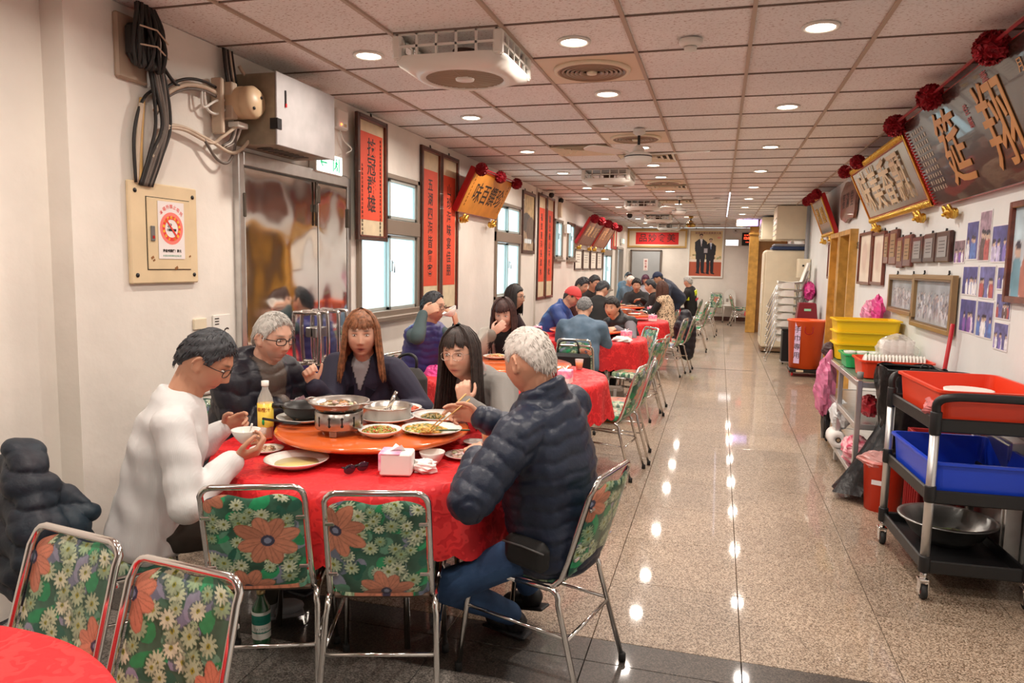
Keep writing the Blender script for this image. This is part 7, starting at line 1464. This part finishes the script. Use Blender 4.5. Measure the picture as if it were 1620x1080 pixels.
t = thing('soup_pan', 'round steel pan of pale soup on the nearest turntable, right of the burner', 'pan', (-1.43, 2.985, ZS+.009)); MB().lathe([(1e-5, 0), (.092, 0), (.106, .012), (.110, .058), (.118, .062), (.116, .066), (.106, .060), (.101, .014), (.088, .005), (1e-5, .005)], n=48).build('pan_body', M_TIN, t); MB().lathe([(1e-5, .038), (.104, .038), (.104, .042), (1e-5, .042)], n=32).build('soup', mat('milky_soup', (.62, .52, .38), .15), t)
t = thing('ladle', 'steel ladle standing in the pan of pale soup', 'utensil', (-1.42, 2.98, ZS+.05)); MB().ball((0, 0, .0), (.03, .022, .012), 12).build('bowl', M_CHROME, t); MB().tube([(.0, 0, .01), (.025, .03, .085)], .010, 8).build('handle', M_CHROME, t)
plate(-1.335, 2.715, ZS, .090, 'white plate of chopped green stir-fry at the front of the nearest turntable', h=.028); food(-1.335, 2.715, ZS+.016, .072, .026, [(.30, .26, .03), (.45, .30, .05), (.55, .10, .03), (.20, .28, .04), (.55, .42, .12)], 'chopped green and orange stir-fried beans', 220, 5, .010, 'stir_fry')
plate(-1.155, 2.845, ZS, .118, 'white plate of yellow noodles and greens, right front of the nearest turntable', h=.020, sx=1.12); food(-1.185, 2.83, ZS+.010, .075, .022, [(.62, .36, .06), (.50, .26, .04), (.20, .22, .04), (.62, .5, .2)], 'fried yellow noodles on the white plate', 130, 6, .020, 'fried_noodles', 3)
tag(MB().tube(bez([(-1.12, 2.80, ZS+.022), (-1.06, 2.83, ZS+.021), (-.99, 2.87, ZS+.018)], 5), .004, 6).build('fish_bone', mat('greens', (.06, .09, .04), .5)), 'thin dark green stalk lying across the noodle plate', 'food')
plate(-1.22, 3.10, ZS, .115, 'white oval plate behind the noodle plate on the nearest turntable', h=.022, sx=1.15); food(-1.25, 3.09, ZS+.009, .05, .018, [(.40, .26, .08), (.12, .12, .05)], 'scraps of noodles on the rear oval plate', 40, 7, .016, 'noodle_scraps', 3)
plate(-1.47, 3.215, ZS, .105, 'white plate of tomato slices and greens at the back of the turntable', h=.018); food(-1.47, 3.215, ZS+.010, .082, .018, [(.70, .08, .03), (.78, .15, .05), (.15, .22, .03)], 'red tomato slices with chopped greens', 70, 8, .026, 'tomato_salad', 1.6)
tag(MB().tube([(-1.125, 2.738, .872), (-.968, 2.752, 1.032)], [.0022, .0036], 8).build('chopstick', mat('bamboo', (.72, .45, .16), .45)), 'upper wooden chopstick held by the white-haired man over the noodles', 'chopstick')
tag(MB().tube([(-1.118, 2.728, .868), (-.950, 2.748, 1.012)], [.0022, .0036], 8).build('chopstick', mat('bamboo', (.72, .45, .16), .45)), 'lower wooden chopstick held by the white-haired man over the noodles', 'chopstick')
food(-1.13, 2.735, .862, .022, .020, [(.45, .25, .05), (.62, .38, .08)], 'clump of noodles gripped at the chopstick tips', 26, 9, .014, 'noodle_clump', 3)
# on the cloth
plate(-1.565, 2.455, ZC, .125, 'large white soup plate with yellowish broth, front left of the nearest cloth', h=.030); tag(MB().lathe([(1e-5, .008), (.084, .008), (.084, .014), (1e-5, .014)], n=32).build('broth', mat('broth', (.66, .56, .22), .12), None, loc=(-1.565, 2.455, ZC)), 'yellowish broth with leftovers in the large white plate', 'food', None, 'stuff')
plate(-1.80, 2.60, ZC, .070, 'small white plate with leftovers by the bowl of the man in white sweater', h=.014); food(-1.80, 2.60, ZC+.008, .04, .012, [(.55, .38, .25), (.62, .5, .35), (.4, .2, .1)], 'leftover scraps on the small white plate at the left', 24, 10, .014, 'leftovers')
def bowl(x, y, z, label, r=.055, rot=None, group=None):
    o = tag(MB().lathe([(.022, 0), (.026, .006), (r*.75, .022), (r, .05), (r*.99, .052), (r*.93, .048), (r*.68, .022), (.02, .010), (1e-5, .010)], n=32).build('rice_bowl', M_WHITE, None, loc=(x, y, z)), label, 'bowl', group)
    if rot: o.rotation_euler = rot
    return o
bowl(-1.715, 2.345, .862, 'small white bowl held by the man in the white sweater', .054)
tag(MB().tube([(-1.700, 2.34, .885), (-1.665, 2.315, .945)], [.003, .004], 6).build('spoon', M_WPLAS), 'white plastic spoon standing in the bowl of the man in white sweater', 'spoon')
bowl(-1.075, 2.655, ZC, 'small white bowl beside the tissue pack on the nearest cloth', .052)
plate(-.995, 2.79, ZC, .072, 'small white plate of bones right of the white bowl', h=.014); food(-.995, 2.79, ZC+.008, .042, .022, [(.62, .48, .38), (.5, .34, .26), (.68, .58, .5)], 'pile of pale bones on the small plate', 34, 11, .017, 'bones', 2.8)
def tissue_cube(x, y, z, rz, label, s=(.10, .085, .095), grp=None):
    t = thing('tissue_pack', label, 'tissue pack', (x, y, z), rz, grp); b = MB().box((0, 0, s[2]/2), s, bev=.006); b.build('paper_block', M_TISSUE, t)
    MB().box((0, 0, s[2]*.70), (s[0]+.003, s[1]+.003, s[2]*.62), bev=.006).build('wrapper', M_PINK, t); MB().add([(-.03, -.01, s[2]), (.03, .01, s[2]), (.02, -.02, s[2]+.03), (-.01, .02, s[2]+.025), (.0, .0, s[2]+.012)], [(0, 1, 2), (0, 2, 4), (1, 3, 4), (0, 3, 4)], 0, False).build('pulled_tissue', M_TISSUE, t); return t
o = tissue_cube(-1.155, 2.50, ZC, .25, 'white tissue pack with pink floral wrapper at the front of the nearest cloth', (.12, .10, .085))
for c in o.children:
    if c.name.startswith('wrapper'): c.data = MB().box((-.058, 0, .052), (.012, .103, .07), bev=.003).box((-.02, 0, .084), (.075, .103, .006), bev=.002).mesh('wrapper', [M_PINK])
tissue_cube(-2.03, 3.22, ZC, .5, 'pink tissue pack behind the juice bottle, before the grey-haired man')
t = thing('crumpled_tissue', 'crumpled white tissue beside the front tissue pack', 'tissue', (-1.06, 2.545, ZC+.022)); crumple(t, 'paper', M_TISSUE, (0, 0, 0), (.048, .04, .030), 12, .35, 21)
t = thing('folded_tissue', 'white napkin tucked under the small plate at the left of the cloth', 'tissue', (-1.68, 2.52, ZC+.002)); MB().box((0, 0, .001), (.10, .05, .003), .6).build('paper', M_TISSUE, t)
t = thing('sunglasses', 'folded dark sunglasses lying on the front of the nearest cloth', 'sunglasses', (-1.30, 2.445, ZC), 1.1); m = mat('dark_lens', (.02, .01, .02), .08, coat=1)
for s in (-1, 1): MB().ball((s*.030, 0, .020), (.027, .005, .019), 14).build('lens', m, t); MB().tube([(s*.055, 0, .028), (s*.052, .02, .026), (-s*.02, .032+.006*s, .014)], .003, 6).build('temple', M_BLACK, t)
MB().tube([(-.008, 0, .026), (0, -.003, .029), (.008, 0, .026)], .003, 6).build('bridge', M_BLACK, t)
def bottle(x, y, z, label, liquid, lab_m, h=.25, r=.034, capm=None, words=None, level=.74, lz=(.28, .62), wm=None, glass=False, az=-70):
    t = thing('bottle', label, 'bottle', (x, y, z)); k = h/.25
    body = [(1e-5, .003), (r*.8, 0), (r, .012*k), (r, .16*k), (r*.93, .175*k), (r*.42, .215*k), (r*.40, .238*k)]
    MB().lathe(body, n=28).build('bottle_body', liquid if glass else M_CLEARP, t)
    if not glass: MB().lathe([(1e-5, .005), (r*.93, .005), (r*.95, h*level*.9), (1e-5, h*level*.9)], n=24).build('drink', liquid, t)
    MB().lathe([(r*.47, .228*k), (r*.48, .232*k), (r*.48, .250*k), (1e-5, .252*k)], n=16).build('cap', capm or M_WPLAS, t)
    MB().lathe([(r*1.01, h*lz[0]), (r*1.015, h*lz[0]+.001), (r*1.015, h*lz[1]), (r*1.01, h*lz[1])], n=28).build('label', lab_m, t)
    if words:
        for i, (w, dz, s_) in enumerate(words):
            for j, ch in enumerate(w):
                a = math.radians(az)+(j-(len(w)-1)/2)*s_*.95/r; text('lettering', ch, s_, basis((r*1.03*math.cos(a), r*1.03*math.sin(a), h*dz), (-math.sin(a), math.cos(a), 0), (0, 0, 1)), wm or M_REDP, t, ext=.0002)
    return t
M_JUICE = mat('yellow_juice', (.88, .52, .03), .12)
bottle(-1.935, 2.79, ZC, 'tall clear bottle of yellow juice with a white cap by the black pan', M_JUICE, mat('juice_label', (.90, .72, .12), .35, col2=(.92, .60, .05), vs=14), .265, .0345, M_WPLAS, [('柳橙汁', .52, .021)], .70, (.22, .62))
t = C.objects['bottle'] if 'bottle' in C.objects else None
b = MB().ball((0, 0, 0), (.004, .012, .016), 10); o = b.build('leaf_print', M_GPLAS, [q for q in C.objects if q.name == 'bottle'][0]); a_ = math.radians(-70); o.location = (.0345*math.cos(a_), .0345*math.sin(a_), .085)
t = bottle(-1.115, 3.40, ZC, 'clear plastic bottle of brown tea with green label behind the navy sleeve', mat('brown_tea', (.42, .18, .04), .12), mat('tea_label', (.03, .28, .13), .35), .24, .034, M_WPLAS, [('鮮茶', .50, .018)], .78, (.30, .60), M_WPLAS)
M_CUPO = mat('orange_juice', (.92, .42, .03), .15)
def cup(x, y, z, label, m=M_CUPO, group=None, juice=True):
    t = thing('plastic_cup', label, 'cup', (x, y, z), 0, group); MB().lathe([(1e-5, .002), (.024, 0), (.034, .075), (.035, .077), (.0325, .075), (.023, .003)], n=24).build('cup_wall', mat('cup_film', (.9, .88, .85), .1, alpha=.35), t)
    if juice: MB().lathe([(1e-5, .004), (.0225, .004), (.029, .050), (1e-5, .050)], n=20).build('juice', m, t)
    return t
cup(-1.885, 2.665, ZC, 'clear plastic cup of orange juice left of the nearest turntable'); cup(-.955, 3.02, ZC, 'clear plastic cup of orange juice right of the turntable by the navy jacket'); cup(-1.92, 2.96, ZC, 'clear plastic cup of pale juice before the grey-haired man', mat('pale_juice', (.85, .62, .25), .2))
plate(-1.02, 3.02, ZC, .05, 'small dish beside the orange cup at the right of the nearest turntable', h=.012)
t = thing('smartphone', 'black smartphone lying on the cloth before the grey-haired man', 'phone', (-1.93, 2.98+.10, ZC), .4); MB().box((0, 0, .005), (.075, .15, .009), bev=.004).build('phone_body', M_BLACK, t)
# beer bottle on the floor
t = bottle(-1.716, 2.421, .001, 'green glass beer bottle with white and green label on the floor under the left chair', mat('green_glass', (.010, .10, .035), .06, coat=1), mat('beer_label', (.78, .80, .74), .4), .245, .036, mat('gold_cap', (.5, .4, .2), .3, .8), [('台灣啤酒', .50, .0135), ('TAIWAN', .36, .010), ('BEER', .30, .012)], .8, (.18, .64), mat('beer_green', (.01, .22, .16), .4), True, -58)
MB().lathe([(.0368, .070), (.0369, .071), (.0369, .0735), (.0368, .0745)], n=28).lathe([(.0368, .105), (.0369, .106), (.0369, .143), (.0368, .144)], n=28).build('label_band', mat('beer_green', (.01, .22, .16), .4), t)

# other tables
def settle(tag_, items):
    for i, (kind, x, y, z, lab) in enumerate(items):
        if kind == 'p': plate(x, y, z, .10, lab, h=.018)
        elif kind == 'f': plate(x, y, z, .105, 'white plate under '+lab, h=.020); food(x, y, z+.010, .075, .024, random.choice([[(.35, .2, .08), (.5, .3, .1)], [(.2, .25, .05), (.45, .4, .15)], [(.55, .2, .08), (.6, .4, .2)]]), lab, 50, i+int(abs(y)*10), .02)
        elif kind == 'b': bowl(x, y, z, lab)
        elif kind == 't': tissue_cube(x, y, z, .3*i, lab)
        elif kind == 'c': cup(x, y, z, lab, juice=i % 2 == 0)
        elif kind == 'n': o = thing('crumpled_tissue', lab, 'tissue', (x, y, z+.02)); crumple(o, 'paper', M_TISSUE, (0, 0, 0), (.10, .07, .035), 14, .35, 31+i)
        elif kind == 'k': o = thing('steel_pot', lab, 'pot', (x, y, z)); MB().lathe([(1e-5, 0), (.10, 0), (.115, .02), (.12, .07), (.126, .072), (.114, .066), (.108, .02), (1e-5, .008)], n=28).build('pot_body', M_TIN, o); MB().tube([(-.12, 0, .06), (-.15, 0, .062)], .008, 6).build('handle', M_TIN, o); MB().tube([(.12, 0, .06), (.15, 0, .062)], .008, 6).build('handle', M_TIN, o)
settle(2, [('f', -1.62, 5.30, ZS, 'brown sliced meat on the second turntable, left'), ('p', -1.25, 5.02, ZS, 'empty white plate on the second turntable, front'), ('k', -1.42, 5.42, ZS, 'steel hot pot at the back of the second turntable'), ('b', -1.83, 5.0, ZC, 'white bowl at the left edge of the second cloth'), ('c', -1.02, 5.55, ZC, 'plastic cup on the second cloth by the aisle'), ('t', -.98, 4.82, ZC, 'pink tissue pack on the second cloth by the aisle'), ('c', -1.70, 4.62, ZC, 'plastic cup at the near edge of the second cloth'), ('b', -1.50, 5.62, ZC, 'white bowl before the bobbed woman')])
bowl(-1.935, 5.17, 1.165, 'white bowl lifted to the mouth of the man in purple vest', .062, (.3, -.5, 0))
settle(3, [('f', -1.60, 8.45, ZS, 'mixed dish at the back of the third turntable'), ('f', -1.22, 8.20, ZS, 'brown dish on the third turntable by the aisle'), ('k', -1.48, 8.10, ZS, 'steel hot pot in the middle of the third turntable'), ('t', -.96, 8.05, ZC, 'pink tissue pack by the aisle edge of the third cloth'), ('n', -.98, 7.80, ZC, 'crumpled white napkins on the aisle edge of the third cloth'), ('t', -2.0, 8.15, ZC, 'pink tissue pack at the left edge of the third cloth'), ('c', -1.95, 7.95, ZC, 'white cup at the left edge of the third cloth'), ('b', -1.15, 7.72, ZC, 'white bowl at the near edge of the third cloth'), ('c', -1.05, 8.55, ZC, 'plastic cup before the woman in dark vest')])
settle(4, [('f', -1.55, 11.2, ZS, 'mixed dish on the fourth turntable, left'), ('p', -1.20, 11.0, ZS, 'empty white plate on the fourth turntable'), ('k', -1.38, 11.15, ZS, 'steel hot pot on the fourth turntable'), ('t', -.92, 10.9, ZC, 'pink tissue pack by the aisle on the fourth cloth'), ('t', -1.50, 10.6, ZC, 'pink and blue tissue pack at the near edge of the fourth cloth'), ('c', -1.0, 11.3, ZC, 'plastic cup on the fourth cloth')])
settle(5, [('f', -1.75, 13.5, ZS, 'yellow dish on the fifth turntable'), ('f', -1.50, 13.2, ZS, 'second dish on the fifth turntable, by the aisle'), ('t', -1.15, 13.1, ZC, 'pink tissue pack before the animal-print vest'), ('b', -1.60, 12.85, ZC, 'white bowl at the near edge of the fifth cloth'), ('c', -1.2, 13.4, ZC, 'plastic cup on the fifth cloth')])
settle(6, [('t', -1.05, 17.1, ZC, 'pink tissue pack on the last cloth by the aisle'), ('k', -1.52, 17.2, ZS, 'steel pot on the last turntable'), ('c', -1.1, 17.4, ZC, 'plastic cup on the last cloth'), ('c', -1.0, 16.9, ZC, 'second plastic cup on the last cloth, nearer')])

# ---------------------------------------------------------------- coats and bags on chairs
def puffy(name, label, cat, loc, blobs, m, vox=.010, quilt=.008, pitch=.09, fold=.006, seed=1):
    t = thing(name, label, cat, loc); g = MB(); segs = []
    for a, b_, ra, rb in blobs: g.cone(a, b_, ra, rb, 14)
    A = Vector(blobs[0][0]); 
    def dsp(V):
        ph = np.abs(np.sin(PI*(V[:, 2]*1.0+.25*V[:, 0]+.02*np.sin(V[:, 1]*18))/pitch)); return quilt*(ph**.5-.7)+folds(V, fold, seed, 1.3)
    remesh(g, vox, name+'_shell', m, t, 2, dsp); return t
puffy('draped_coat', 'dark purple-black puffer coat heaped over the chair back at the far left', 'coat', (-2.37, 1.93, .0), [((.04+a_*.74+c_*.67, .0+a_*-.5-c_*.2, z_), (.04-b2*.74+c_*.67, 0+b2*.5-c_*.2, z_), r_, r_*.95) for a_, b2, c_, z_, r_ in ((.03, .04, 0, .87, .055), (.10, .10, 0, .82, .070), (.10, .13, .03, .76, .08), (.08, .11, -.05, .74, .07), (.12, .14, .06, .70, .08), (.11, .15, -.07, .68, .08), (.15, .20, .08, .62, .09), (.13, .22, -.08, .60, .10), (.16, .22, .08, .54, .09), (.14, .25, -.08, .54, .10), (.15, .22, 0, .48, .10))]+[((.06, .0, .76), (.14, .02, .66), .07, .08), ((.14, .02, .66), (.21, .04, .50), .085, .09), ((.16, .06, .70), (.235, .09, .655), .04, .028)], fabric('plum_puffer', (.013, .010, .018), rough=.55, bump=.4, bs=60, col2=(.008, .022, .036), vs=4), .008, .021, .095, .014)
puffy('draped_coat', 'black puffer coat hanging over the aisle chair at the fourth table', 'coat', (-.47, 11.36, 0), [((0, 0, .84), (0, .0, .65), .09, .17), ((0, 0, .65), (.02, -.02, .42), .17, .16), ((.03, -.04, .42), (.05, -.05, .26), .14, .11)], fabric('black_puffer2', (.014, .014, .022), **PUFF), .014)
t = thing('backpack', 'dark grey backpack hanging on the chair before the man in purple vest', 'backpack', (-1.86, 4.17, 0)); g = MB(); g.box((0, 0, .70), (.27, .15, .40), bev=.06).box((0, -.08, .62), (.22, .08, .24), bev=.035); g.v = g.v
remesh(g, .010, 'bag_body', fabric('backpack_cloth', (.040, .036, .034), bump=.5, bs=300), t, 8, lambda V: folds(V, .005, 3)); MB().tube(bez([(-.06, 0, .88), (-.06, .0, .96), (.0, .02, .985), (.06, 0, .96), (.06, 0, .88)], 5), .010, 8).build('grab_handle', M_BLACK, t); MB().tube(bez([(-.11, -.085, .50), (-.12, -.10, .68), (-.08, -.11, .80), (.0, -.105, .84), (.08, -.11, .80), (.12, -.10, .68), (.11, -.085, .50)], 5), .005, 6).build('zip', mat('zip_grey', (.12, .12, .12), .4), t)
t = thing('shoulder_bag', 'flat black bag hung on the chair just in front of the denim jacket', 'bag', (-1.30, 6.50, 0)); MB().box((0, 0, .62), (.42, .08, .28), bev=.03).build('bag_body', M_BLACK, t); MB().tube(bez([(-.10, 0, .76), (-.08, 0, .86), (.0, .05, .87), (.08, 0, .86), (.10, 0, .76)], 5), .008, 6).build('bag_handle', M_BLACK, t)
t = thing('plastic_bag', 'bright pink plastic bag on the lap side of the man in purple vest', 'bag', (-1.95, 4.86, .70)); crumple(t, 'bag_body', M_PBAG2, (0, 0, 0), (.10, .09, .12), 16, .22, 23)
t = thing('shoulder_bag', 'brown striped bag on the seat by the third table near the aisle', 'bag', (-1.02, 7.20, 0)); MB().box((0, 0, .20), (.30, .18, .32), bev=.03).build('bag_body', mat('brown_canvas', (.12, .09, .07), .8, bump=.4, bs=200), t)
for k in range(3): MB().box((-.08+.08*k, -.092, .20), (.03, .006, .30)).build('stripe', mat('grey_stripe', (.35, .32, .30), .7), t)
bpy.data.scenes.remove(TMP)
